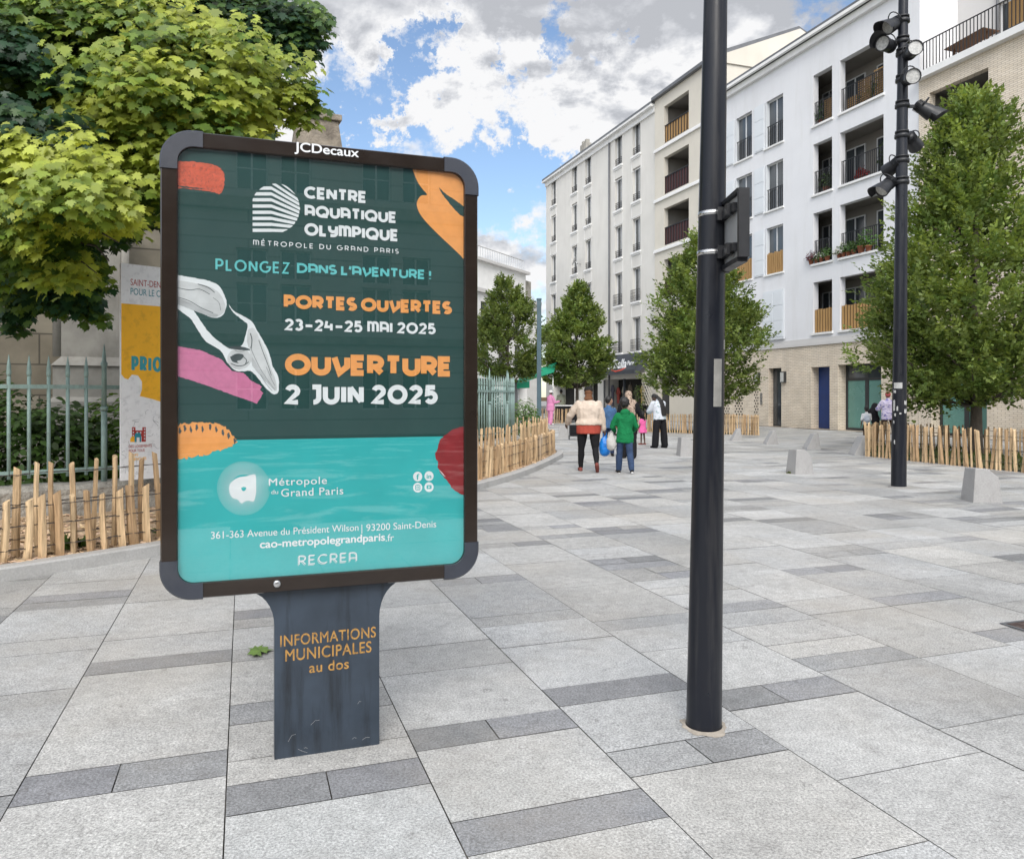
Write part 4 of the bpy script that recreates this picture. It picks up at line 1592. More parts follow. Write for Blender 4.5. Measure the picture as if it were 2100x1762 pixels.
ztl = BP.at(*Z2(200, 594), P0)[1]
tl = [(a, z) for a, z in rrect(FW - .003, BW - FW + .003, BZ0 + FW - .003, BZ1, RI) if z < ztl]
tl = [(FW - .003, ztl)] + [p for p in tl if p[0] < BW / 2] + [p for p in tl if p[0] > BW / 2] + [(BW - FW + .003, ztl)]
lowl = sorted([p for p in tl if p[0] < BW / 2], key=lambda p: -p[1])
lowr = sorted([p for p in tl if p[0] > BW / 2], key=lambda p: p[1])
mb = MB()
mb.poly([BP.w(a, z, P0 + .0004) for a, z in lowl + lowr])
mb.build('teal_block', MP['teal'], poster, world=True)
shape('coral_brush_mark', MP['coral'], spl([(186, 286), (260, 284), (340, 290), (430, 306), (478, 345), (488, 400), (480, 450), (458, 478), (430, 470), (390, 462), (300, 450), (186, 440)]), .0005, .004, Z1, 1)
shape('dry_streak', MP['dgrey'], [(186, 402), (250, 408), (320, 416), (400, 428), (440, 440), (420, 450), (330, 436), (260, 424), (186, 416)], .0007, .005, Z1, 2)
shape('dry_streak', MP['green'], [(186, 424), (300, 438), (400, 452), (300, 446), (186, 432)], .0008, .003, Z1, 3)
shape('orange_shape', MP['orange'], spl([(1593, 312), (1610, 360), (1632, 410), (1660, 450), (1686, 483), (1650, 488), (1626, 525), (1632, 570), (1665, 625), (1740, 705), (1830, 790), (1925, 880)], 4) + [(1925, 420), (1890, 380), (1845, 345), (1800, 322)], .0005, 0, Z1, 4)
shape('dark_gash', MP['green'], spl([(1755, 440), (1800, 480), (1850, 512), (1925, 570)], 3) + spl([(1925, 622), (1880, 600), (1840, 560), (1800, 510), (1770, 470)], 3), .0007, .002, Z1, 5)
shape('pink_brush_mark', MP['pink'], [(186, 30), (340, 55), (470, 110), (530, 180), (600, 190), (650, 240), (710, 270), (700, 292), (716, 310), (700, 340), (680, 372), (560, 330), (400, 270), (186, 202)], .0005, .003, Z2, 6)
shape('orange_brush_mark', MP['orange'], [(186, 535), (230, 492), (290, 486), (340, 478), (390, 488), (440, 486), (490, 512), (520, 540), (550, 565), (566, 602), (520, 625), (470, 648), (430, 652), (380, 677), (320, 682), (270, 694), (186, 706)], .0007, .010, Z2, 7)
for k, (x, y) in enumerate([(215, 520), (245, 505), (280, 512), (315, 500), (350, 512), (395, 498), (430, 512), (470, 530), (505, 548), (540, 580)]):
    shape('dry_streak', MP['dgrey'], [(x, y), (x + 10, y - 8), (x + 18, y + 16), (x + 8, y + 34), (x + 2, y + 20)], .0009, .003, Z2, 20 + k)
shape('red_brush_mark', MP['red'], [(1925, 502), (1880, 512), (1840, 525), (1800, 552), (1770, 578), (1752, 610), (1750, 640), (1735, 665), (1735, 695), (1752, 720), (1748, 745), (1770, 790), (1800, 822), (1830, 868), (1860, 892), (1925, 926)], .0007, .004, Z2, 8)
shape('dry_streak', MP['white'], [(1755, 760), (1770, 775), (1795, 805), (1780, 795)], .0009, .001, Z2, 9)
# torn-paper collage: a white outline, grey photographic forms in it
W_ = lambda x, y: Z1(x, y)
shape('paper_cutout', MP['white'], spl([(186, 952), (300, 972), (400, 992), (462, 1028), (500, 1105), (540, 1165), (600, 1200), (650, 1232), (690, 1300), (735, 1380), (755, 1430), (775, 1500), (806, 1560), (808, 1640), (790, 1660), (765, 1655), (730, 1622), (680, 1560), (640, 1524), (560, 1524), (505, 1475), (478, 1420), (440, 1385), (380, 1350), (335, 1290), (290, 1218), (240, 1178), (186, 1138)], 4), .0010, .002, Z1, 10)
shape('paper_gap', MP['green'], spl([(290, 1146), (350, 1180), (430, 1210), (480, 1190), (500, 1130), (500, 1092), (530, 1165), (590, 1220), (625, 1250), (612, 1310), (590, 1372), (530, 1395), (470, 1360), (400, 1300), (345, 1225)], 4), .0012, .002, Z1, 11)
shape('photo_form', MP['lgrey'], spl([(186, 985), (290, 1000), (390, 1022), (455, 1062), (488, 1120), (488, 1170), (440, 1205), (380, 1190), (300, 1150), (186, 1105)], 4), .0014, .001, Z1, 12)
shape('photo_form', MP['grey'], spl([(186, 1080), (300, 1128), (400, 1175), (450, 1190), (420, 1206), (330, 1176), (240, 1140), (186, 1125)], 4), .0016, .001, Z1, 13)
shape('photo_form', MP['lgrey'], spl([(625, 1280), (660, 1270), (695, 1330), (735, 1420), (760, 1500), (790, 1580), (794, 1640), (765, 1610), (700, 1530), (650, 1480), (640, 1420), (620, 1350)], 4), .0014, .001, Z1, 14)
shape('photo_form', MP['grey'], spl([(650, 1440), (690, 1500), (740, 1580), (785, 1640), (760, 1615), (690, 1540), (650, 1490)], 4), .0016, .001, Z1, 15)
shape('photo_form', MP['lgrey'], arc(575, 1452, 72, 62, 0, 360, 24)[:-1], .0014, .001, Z1, 16)
shape('photo_form', MP['dgrey'], spl([(520, 1440), (560, 1420), (600, 1428), (590, 1455), (560, 1465), (575, 1480), (535, 1470)], 3), .0016, .002, Z1, 17)
shape('photo_form', MP['dgrey'], spl([(500, 1382), (560, 1376), (610, 1384), (640, 1400), (600, 1402), (540, 1394)], 3), .0016, .002, Z1, 18)

# drawn lines inside the photographic forms
mb = MB()
for k, pl_ in enumerate([[(640, 1380), (665, 1440), (700, 1510), (745, 1580), (785, 1635)], [(690, 1340), (715, 1410), (742, 1480), (765, 1550)], [(640, 1300), (650, 1340), (645, 1390)], [(700, 1545), (735, 1600), (770, 1640)],
                         [(200, 1030), (280, 1045), (340, 1040), (400, 1070)], [(330, 1010), (390, 1030), (430, 1060)], [(420, 1090), (455, 1120), (465, 1165)], [(535, 1430), (560, 1440), (600, 1432)], [(525, 1478), (560, 1492), (600, 1490), (630, 1470)],
                         [(548, 1400), (570, 1410), (605, 1405)], [(205, 1085), (280, 1110), (350, 1150), (420, 1180)], [(600, 1440), (618, 1460), (610, 1485)], [(735, 1500), (765, 1570), (785, 1610)]]):
    for quad in ribbon([BP.at(*Z1(*p), P0) for p in spl(pl_, 4)], .0016 + .0008 * (k % 3)): BP.poly(mb, [(v.x, v.y) for v in quad], P0 + .0018 + k * 5e-6)
mb.build('drawn_lines', MP['dgrey'], poster, world=True)

# striped dome emblem
mb = MB()
ol = spl([(652, 705), (652, 620), (652, 520), (668, 478), (705, 442), (750, 422), (795, 416), (850, 428), (905, 478), (932, 540), (930, 600), (905, 650), (870, 683), (830, 704)], 6)


def inside(x, y):
    c = False
    j = len(ol) - 1
    for i in range(len(ol)):
        (xi, yi), (xj, yj) = ol[i], ol[j]
        if (yi > y) != (yj > y) and x < (xj - xi) * (y - yi) / (yj - yi) + xi: c = not c
        j = i
    return c


SL = [692, 657, 622, 586, 549, 512, 477, 443, 408, 368]
SS = [.03, .11, .20, .28, .37, .45, .52, .58, .66, .74]


def stripe_y(k, x):
    return SL[k] + max(0, x - 765) * SS[k]


for k in range(10):
    prev = None
    for i in range(0, 285, 4):
        x = 650 + i
        yc = stripe_y(k, x)
        hh = 9.8 if x < 765 else 9.0
        lo, hi = None, None
        for q in range(-8, 9):
            yy = yc + hh * q / 8
            if inside(x, yy):
                lo = yy if lo is None else lo
                hi = yy
        cur = (x, lo, hi) if lo is not None and hi - lo > 1 else None
        if prev and cur:
            q = [Z1(prev[0], prev[2]), Z1(cur[0], cur[2]), Z1(cur[0], cur[1]), Z1(prev[0], prev[1])]
            BP.poly(mb, [BP.at(*p, P0) for p in q], P0 + .0006)
        prev = cur
mb.build('striped_emblem', MP['white'], poster, world=True)

T = P0 + .0020


def word(name, mat, s, xl, yb, xr, yt, weight, conv, track=.16, space=.42):
    mb = MB()
    (a, b), (c_, d) = conv(xl, yb), conv(xr, yt)
    BP.stroke(mb, s, a, b, c_, d, weight, T, track, space)
    mb.build(name, MP[mat], poster, world=True)


word('lettering', 'white', 'CENTRE', 958, 503, 1330, 430, .25, Z1, .045)
word('lettering', 'white', 'AQUATIQUE', 962, 611, 1507, 540, .25, Z1, .045)
word('lettering', 'white', 'OLYMPIQUE', 960, 722, 1518, 647, .25, Z1, .045)
word('lettering', 'white', 'MÉTROPOLE DU GRAND PARIS', 657, 779, 1518, 748, .16, Z1, .42, .75)
word('lettering', 'cyan', 'PLONGEZ', 434, 929, 873, 858, .165, Z1, .16)
word('lettering', 'cyan', "DANS L'AVENTURE !", 916, 944, 1710, 884, .235, Z1, .06, .34)
word('lettering', 'orange', 'PORTES OUVERTES', 838, 1154, 1833, 1071, .285, Z1, .02, .26)
word('lettering', 'white', '23-24-25 MAI 2025', 843, 1284, 1737, 1213, .225, Z1, .07, .34)
word('lettering', 'orange', 'OUVERTURE', 845, 205, 1837, 76, .285, Z2, .015)
word('lettering', 'white', '2 JUIN 2025', 845, 379, 1750, 258, .25, Z2, .07, .32)


def fword(name, mat, s, xl, yb, xr, yt, conv, bold=0.0, spacing=1.0, plane=None, parent=None, off=None, cap=.73, shear=0.0):
    mb = MB()
    (a, b), (c_, d) = conv(xl, yb), conv(xr, yt)
    (plane or BP).font(mb, s, a, b, c_, d, T if off is None else off, bold, spacing, cap, shear)
    return mb.build(name, mat if not isinstance(mat, str) else MP[mat], parent or poster, world=True)


fword('lettering', 'white', 'Métropole', 750, 858, 1093, 812, Z2, .006, 1.1)
fword('lettering', 'white', 'du', 764, 907, 805, 880, Z2, .003)
fword('lettering', 'white', 'Grand Paris', 823, 922, 1190, 874, Z2, .006, 1.1)
fword('lettering', 'white', '361-363 Avenue du Président Wilson', 408, 1172, 1280, 1127, Z2, -.006)
a_, b_ = Z2(1300, 1127)
fword('lettering', 'white', '| 93200 Saint-Denis', 1298, 1127, 1740, 1084, Z2, -.006)
fword('lettering', 'white', 'cao-metropolegrandparis', 698, 1226, 1436, 1178, Z2, .022)
fword('lettering', 'white', '.fr', 1441, 1186, 1490, 1142, Z2, -.004)
# brush-lettered word
mb = MB()
(a, b), (c_, d) = Z2(927, 1326), Z2(1272, 1270)
BP.stroke(mb, 'RECREA', a, b, c_, d, .10, T, .30)
(a, b), (c_, d) = Z2(922, 1332), Z2(1266, 1276)
BP.stroke(mb, 'RECREA', a, b, c_, d, .05, T + .0004, .34)
mb.build('lettering', MP['white'], poster, world=True)
# dotted ring emblem
mb = MB()
ox, oy = 600, 872
for r in range(9):
    rad = 84 + r * 8.6
    nd = int(2 * math.pi * rad / 9.6)
    for k in range(nd):
        a = 2 * math.pi * (k + .5 * (r % 2)) / nd
        x, y = ox + rad * math.cos(a), oy + rad * 1.02 * math.sin(a)
        if x > 752: continue
        if inside(x, y): continue
        dr = 3.4 - r * .17
        q = [Z2(x + dr * math.cos(R(60 * i)), y + dr * math.sin(R(60 * i))) for i in range(6)]
        BP.poly(mb, [BP.at(*p, P0) for p in q], P0 + .0010)
mb.build('dotted_ring', MP['white'], poster, world=True)
shape('ring_core', MP['white'], spl([(575, 806), (620, 800), (668, 790), (674, 840), (676, 890), (660, 950), (630, 945), (600, 955), (588, 962), (565, 940), (530, 925), (514, 880), (522, 845), (545, 820)], 4), .0014, 0, Z2)
shape('ring_eye', MP['teal'], spl([(586, 870), (600, 864), (616, 868), (612, 882), (600, 889), (590, 882)], 4), .0016, 0, Z2)
# four round icons
for k, (x, y) in enumerate(((1630, 803), (1697, 800), (1630, 868), (1697, 865))):
    shape('round_icon', MP['white'], arc(x, y, 27, 29, 0, 360, 22)[:-1], .0012, 0, Z2)
    if k == 0: fword('icon_mark', 'teal', 'f', x - 7, y + 18, x + 9, y - 16, Z2, .02)
    if k == 1: fword('icon_mark', 'teal', 'in', x - 13, y + 14, x + 13, y - 12, Z2, .02)
    if k == 2:
        mb = MB()
        for quad in ribbon(rrect(x - 13, x + 13, y - 14, y + 14, 6, 4) + [rrect(x - 13, x + 13, y - 14, y + 14, 6, 4)[0]], 4): BP.poly(mb, [BP.at(*Z2(*p), P0) for p in quad], T)
        for quad in ribbon(arc(x, y, 6, 6.5, 0, 360, 12), 3): BP.poly(mb, [BP.at(*Z2(*p), P0) for p in quad], T + 1e-4)
        mb.build('icon_mark', MP['teal'], poster, world=True)
    if k == 3:
        shape('icon_mark', MP['teal'], rrect(x - 15, x + 15, y - 11, y + 11, 5, 3), .0018, 0, Z2)
        shape('icon_mark', MP['white'], [(x - 4, y - 6), (x + 7, y), (x - 4, y + 6)], .0022, 0, Z2)
# glass sheet over the poster
t = NT('poster_glass')
lw_ = t.n('ShaderNodeLayerWeight'); lw_.inputs[0].default_value = .5       # facing term: the same from both sides of the thin sheet
gl = t.n('ShaderNodeBsdfGlossy'); gl.inputs['Roughness'].default_value = .012
tr = t.n('ShaderNodeBsdfTransparent'); tr.inputs[0].default_value = (.97, .99, .985, 1)
mx = t.n('ShaderNodeMixShader')
t.l(t.math('ADD', t.math('MULTIPLY', t.math('POWER', lw_.outputs['Facing'], 5.0), .84), .15), mx.inputs[0]); t.l(tr.outputs[0], mx.inputs[1]); t.l(gl.outputs[0], mx.inputs[2]); t.l(mx.outputs[0], t.out.inputs[0])
mb = MB()
mb.poly([BP.w(a, z, -.010) for a, z in rrect(FW - .002, BW - FW + .002, BZ0 + FW - .002, BZ1 - FW + .002, RI)])
mb.build('glass_pane', t.m, board, world=True)
# maker's name on the top rail, lock at the bottom
mb = MB()
(a, b), (c_, d) = Z1(903, 222), Z1(1281, 166)
BP.font(mb, 'JCDecaux', a, b, c_, d, .0006, .018, 1.0)
mb.build('lettering', MP['white'], board, world=True)
a, z = BP.at(*Z2(798, 1436))
mb = MB()
mb.tube([BP.w(a, z, -.002), BP.w(a, z, .008), BP.w(a, z, .010)], [.015, .015, .009], 14)
lock = mb.build('lock', MT['steel'], board, world=True)
# the foot: slab flaring into the frame
SPO = BP.w(0, 0, -.05)
SP = Plane(SPO, BX)
fl = [SP.at(*Z3(x, y)) for x, y in ((783, 1083), (783, 640), (780, 300), (779, 195))]
a0 = SP.at(*Z3(783, 1000))[0]; a1 = SP.at(*Z3(1404, 900))[0]
aw = (a1 - a0)
zt_ = BZ0 + .004
zs = .724 - .155
prof = [(a0, -.01), (a0, zs - .02)]
for k in range(9): prof.append((a0 - .115 * (1 - math.cos(R(90 * k / 8))), zs + .155 * math.sin(R(90 * k / 8))))
right = [(a1, -.01), (a1, zs - .02)]
for k in range(9): right.append((a1 + .115 * (1 - math.cos(R(90 * k / 8))), zs + .155 * math.sin(R(90 * k / 8))))
mb = MB()
pts = prof + right[::-1]
mb.prism([SP.w(a, z, 0) for a, z in pts], -SP.n * .075)
ft = mb.build('foot', MT['stand'], board, world=True, bevel=.006)
for s_, (xl, yb, xr, yt) in (('INFORMATIONS', (818, 381, 1382, 313)), ('MUNICIPALES', (848, 467, 1356, 396)), ('au dos', (990, 535, 1222, 472))):
    fword('lettering', 'gold', s_, xl, yb, xr, yt, Z3, .012, 1.06, SP, ft, .0012)
mb = MB()
rnd = random.Random(4)
for k in range(7):
    a, z = a0 + .03 + rnd.random() * (aw - .06), .03 + rnd.random() ** 2 * .25
    d = rnd.random() * 1.4 - .7
    l_ = .01 + rnd.random() * .035
    q = ribbon([(a, z), (a + l_ * math.cos(d) * .5, z + l_ * math.sin(d) + .004), (a + l_ * math.cos(d), z + l_ * math.sin(d) * 1.3)], .0011)
    for p in q: SP.poly(mb, [(v.x, v.y) for v in p], .0008)
mb.build('scratches', MT['sign_back'], ft, world=True)

# ------------------------------------------------------------------ near pole with a small sign seen from behind
np_ = Vector((.90, 3.66, 0))
pole = thing('sign_pole', 'thick black tapered pole with two steel bands beside the poster panel', 'pole', np_)
lean = Vector((.016, 0, 0))
mb = MB()
Hp = 6.2
zs_ = [-.02, .02, .6, 1.2, 1.8, 2.4, 3.0, 3.41, 4.2, 5.2, Hp]
mb.tube([Vector((0, 0, z)) + lean * z for z in zs_], [.082 - .0082 * max(z, 0) if z < 3.5 else .0535 - .004 * (z - 3.41) for z in zs_], 28)
mb.build('shaft', MT['pole_dark'], pole)
mb = MB()
for y in (435, 516):
    z = CAMH + (HY - y) / FPX * 3.6
    c = lean * z
    r = .082 - .0082 * z + .0015
    mb.lathe([(r - .004, z - .011), (r + .001, z - .011), (r + .001, z + .011), (r - .004, z + .011)], c, 28)
    mb.cbox((c.x + r + .012, -.02, z), (.03, .02, .018))
mb.build('steel_band', MT['steel'], pole)
# worn grey sticker
mb = MB()
for (z0, z1, a0_, a1_) in ((1.50, 1.72, -88, -52), (1.765, 1.81, -40, -22)):
    c0, c1 = lean * z0, lean * z1
    r0, r1 = .082 - .0082 * z0 + .0008, .082 - .0082 * z1 + .0008
    row = lambda c, r, z: [Vector((c.x + r * math.cos(R(a0_ + (a1_ - a0_) * k / 6)), r * math.sin(R(a0_ + (a1_ - a0_) * k / 6)), z)) for k in range(7)]
    mb.rings([row(c0, r0, z0), row(c1, r1, z1)], cap=False, closed=False)
mb.build('sticker', M('old_sticker', (.22, .215, .20), .6, .3, 14), pole)
mb = MB()
N_ = 40
rim_ = [(.105 + .035 * mnoise.noise(Vector((math.cos(R(9 * k)) * 1.7, math.sin(R(9 * k)) * 1.7, 3))) + .012 * mnoise.noise(Vector((k * 1.3, 2, 1)))) for k in range(N_)]
mb.rings([[(r_ * math.cos(R(9 * k)), r_ * math.sin(R(9 * k)), .0035) for k, r_ in enumerate(rim_)], [(.085 * math.cos(R(9 * k)), .085 * math.sin(R(9 * k)), .010) for k in range(N_)]], cap=False)
mb.build('base_mortar', M('base_mortar', (.36, .32, .27), .95, .3, 25, bump=.8, bscale=60, dirt=((.10, .09, .08), .7, 12, (1, 1, 1))), pole)
sg = thing('direction_sign', 'small dark-rimmed sign box clamped to the black pole, seen from its grey back', 'sign', np_ + Vector((.075, 0, 2.1)))
mb = MB()
X0 = .982
mb.box((X0, 3.34, 2.152), (X0 + .028, 3.345, 2.432))
mb.hexa([(X0 + .004, 3.36, 2.16), (X0 + .03, 3.36, 2.16), (X0 + .03, 3.66, 2.14), (X0 + .004, 3.66, 2.14)], [(X0 + .004, 3.36, 2.425), (X0 + .03, 3.36, 2.425), (X0 + .03, 3.66, 2.43), (X0 + .004, 3.66, 2.43)])
pl = mb.build('plate', MT['sign_back'], sg, world=True)
mb = MB()
mb.box((X0 - .012, 3.335, 2.145), (X0 + .034, 3.36, 2.44)); mb.box((X0 - .012, 3.645, 2.125), (X0 + .034, 3.67, 2.445))
mb.box((X0 - .012, 3.361, 2.43), (X0 + .034, 3.644, 2.446)); mb.box((X0 - .012, 3.361, 2.128), (X0 + .034, 3.644, 2.15))
mb.build('rim', MT['black_metal'], sg, world=True)
for z in (2.20, 2.375):
    mb = MB()
    mb.box((X0 - .02, 3.40, z - .018), (X0 + .003, 3.60, z + .018)); mb.cbox((X0 - .02, 3.46, z), (.03, .035, .05)); mb.cbox((X0 - .02, 3.6, z + .01), (.04, .05, .06))
    mb.build('bracket', MT['black_metal'], sg, world=True)

# ------------------------------------------------------------------ tall lamp post with spotlights
lp = gp(1849, 1001)
lp = Vector((lp.x, lp.y + .1, 0))
lamp = thing('lamp_post', 'tall dark steel mast with clustered spotlights and torn stickers on its shaft', 'lamp post', lp)
mb = MB()
ll = Vector((.0095, 0, 0))
zz_ = [-.02, 0.0, 2.5, 5, 7.5, 9.5, 11]
rr_ = [.122, .122, .108, .095, .080, .07, .06]
mb.tube([Vector((0, 0, z)) + ll * z for z in zz_], rr_, 22)
mb.build('shaft', MT['pole_dark'], lamp)
mb = MB(); mb.lathe([(.16, -.01), (.16, .012), (.125, .02), (.12, .02)], (0, 0, 0), 20); mb.build('base_collar', MT['base_ground'], lamp)


def shaft_r(z):
    return float(np.interp(z, zz_, rr_))


spots = [  # photo x, y, aim (x right, y away, z up)
    (1833, 50, (-.75, -.25, -.45), 1), (1819, 92, (-.80, -.62, -.08), 1), (1857, 117, (-.12, -1, -.05), 0), (1853, 171, (-.15, -.95, -.22), 0),
    (1897, 224, (.72, -.25, -.60), 1), (1880, 286, (.62, .45, -.40), 0), (1840, 337, (-.35, .80, -.35), 0), (1819, 381, (-.72, -.30, -.58), 1)]
for (x, y, aim, horn) in spots:
    p = px(x, y, lp.y - .02) - lp
    z = p.z
    ax = ll * z
    r = shaft_r(z)
    A = Vector(aim).normalized()
    out = Vector((p.x - ax.x, -.02, 0))
    if out.length < .2: out = Vector((out.x, -.22, 0))
    sx = 1 if p.x - ax.x > 0 else -1
    c = Vector((p.x, 0, z)) if abs(p.x - ax.x) > r + .06 else Vector((p.x, -r - .16, z))
    if A.y > .5: c = Vector((p.x, .12, z))
    # bracket with collar
    mb = MB()
    mb.lathe([(r + .004, z + .02), (r + .03, z + .025), (r + .03, z + .08), (r + .004, z + .085)], ax, 18)
    mb.lathe([(r + .004, z + .11), (r + .022, z + .11), (r + .022, z + .14), (r + .004, z + .14)], ax, 18)
    d = (c - ax - Vector((0, 0, z))); d.z = 0
    dn = d.normalized()
    q0 = ax + Vector((0, 0, z + .05)) + dn * r
    mb.beam(q0, c - A * .02 + Vector((0, 0, .03)), .035, .05)
    sd_ = A.cross(Vector((0, 0, 1))).normalized()
    up = sd_.cross(A)
    yk = [c + sd_ * (.135 * math.cos(R(k * 18))) + up * (.19 * math.sin(R(k * 18))) - A * .06 for k in range(11)]
    mb.tube(yk, .010, 5)
    mb.build('spot_bracket', MT['black_metal'], lamp)
    mb = MB()
    L0, L1 = .18, .14
    prof = [(-L0, .04), (-L0 + .02, .085), (-.03, .105), (.03, .115), (L1, .128), (L1 + .01, .128), (L1 + .01, .115), (L1 - .03, .11)]
    ring = lambda t_, rad, n_=16: [c + A * t_ + (sd_ * math.cos(2 * math.pi * k / n_) + up * math.sin(2 * math.pi * k / n_)) * rad for k in range(n_)]
    mb.smooth = True
    mb.rings([ring(t_, rad) for t_, rad in prof])
    if horn:      # half hood over the lens
        hood0 = [c + A * (L1 - .01) + (sd_ * math.cos(R(k * 15 - 15)) + up * math.sin(R(k * 15 - 15))) * .132 for k in range(15)]
        hood1 = [c + A * (L1 + .20 - .10 * abs(k - 7) / 7) + (sd_ * math.cos(R(k * 15 - 15)) + up * math.sin(R(k * 15 - 15))) * .165 for k in range(15)]
        mb.rings([hood0, hood1], cap=False, closed=False)
    mb.smooth = False
    for k in range(5):
        t_ = -L0 + .03 + k * .022
        mb.rings([ring(t_, .11), ring(t_ + .008, .11)])
    sh = mb.build('spotlight', MT['black_metal'], lamp)
    mb = MB()
    mb.poly(ring(L1 - .012, .112))
    mb.build('lens', MT['lens'], sh)
    bx = MB()
# torn bills and stickers on the shaft
rnd = random.Random(9)
mst = M('bill_paper', (.40, .40, .39), .7, .25, 30)
stk = [(1842, 791, 17, 12), (1838, 803, 6, 6), (1836, 832, 5, 22), (1857, 826, 7, 8), (1841, 838, 3, 9), (1857, 843, 7, 8), (1838, 851, 4, 6), (1836, 866, 3, 6), (1837, 907, 3, 8), (1846, 848, 4, 3)]
for (x, y, w, h) in stk:
    p = px(x, y, lp.y - .1) - lp
    r = shaft_r(p.z) + .0015
    a_c = math.acos(max(-.95, min(.95, (p.x - ll.x * p.z) / r)))
    da = w / FPX * lp.y / r / 2
    hz = h / FPX * lp.y / 2
    mb = MB()
    row = lambda z: [Vector((ll.x * z + r * math.cos(-(a_c + da * q)), r * math.sin(-(a_c + da * q)), z + (rnd.random() - .5) * .02 * (w < 12))) for q in (-1, -.5, 0, .5, 1)]
    mb.rings([row(p.z - hz), row(p.z + hz)], cap=False, closed=False)
    mb.build('sticker', mst, lamp)
# ------------------------------------------------------------------ foliage
def unit(a):
    return a / np.maximum(np.linalg.norm(a, axis=-1, keepdims=True), 1e-9)


def leaf_mesh(name, pos, nrm, tip, size, tmpl, cols, mat):
    nrm = unit(nrm)
    tip = unit(tip - nrm * np.sum(tip * nrm, -1, keepdims=True))
    side = np.cross(tip, nrm)
    K = len(tmpl)
    t_ = np.asarray(tmpl, dtype=float)
    v = (pos[:, None, :] + size[:, None, None] * (side[:, None, :] * t_[None, :, 0:1] + tip[:, None, :] * t_[None, :, 1:2] + nrm[:, None, :] * t_[None, :, 2:3]))
    c = np.repeat(cols, K, axis=0)
    return np_mesh(name, v.reshape(-1, 3), K, c, mat)


OVAL = [(0, 0, 0), (.27, .30, .05), (.25, .62, .05), (0, 1, -.06), (-.25, .62, .05), (-.27, .30, .05)]
DIAM = [(0, 0, 0), (.30, .45, .06), (0, 1, -.05), (-.30, .45, .06)]
_half = [(.05, .10), (.30, -.02), (.26, .16), (.56, .22), (.47, .34), (.60, .55), (.38, .52), (.26, .50), (.34, .74), (.17, .74)]
MAPLE = [(0, .06, 0)] + [(x, y, -.16 * x - .16 * y * y) for x, y in _half] + [(0, 1.0, -.22)] + [(-x, y, -.16 * x - .16 * y * y) for x, y in reversed(_half)]
LANCE = [(0, 0, 0), (.10, .35, .02), (0, 1, -.1), (-.10, .35, .02)]


def vnoise(p, s):
    return np.array([mnoise.noise(Vector(q) * s) for q in p])


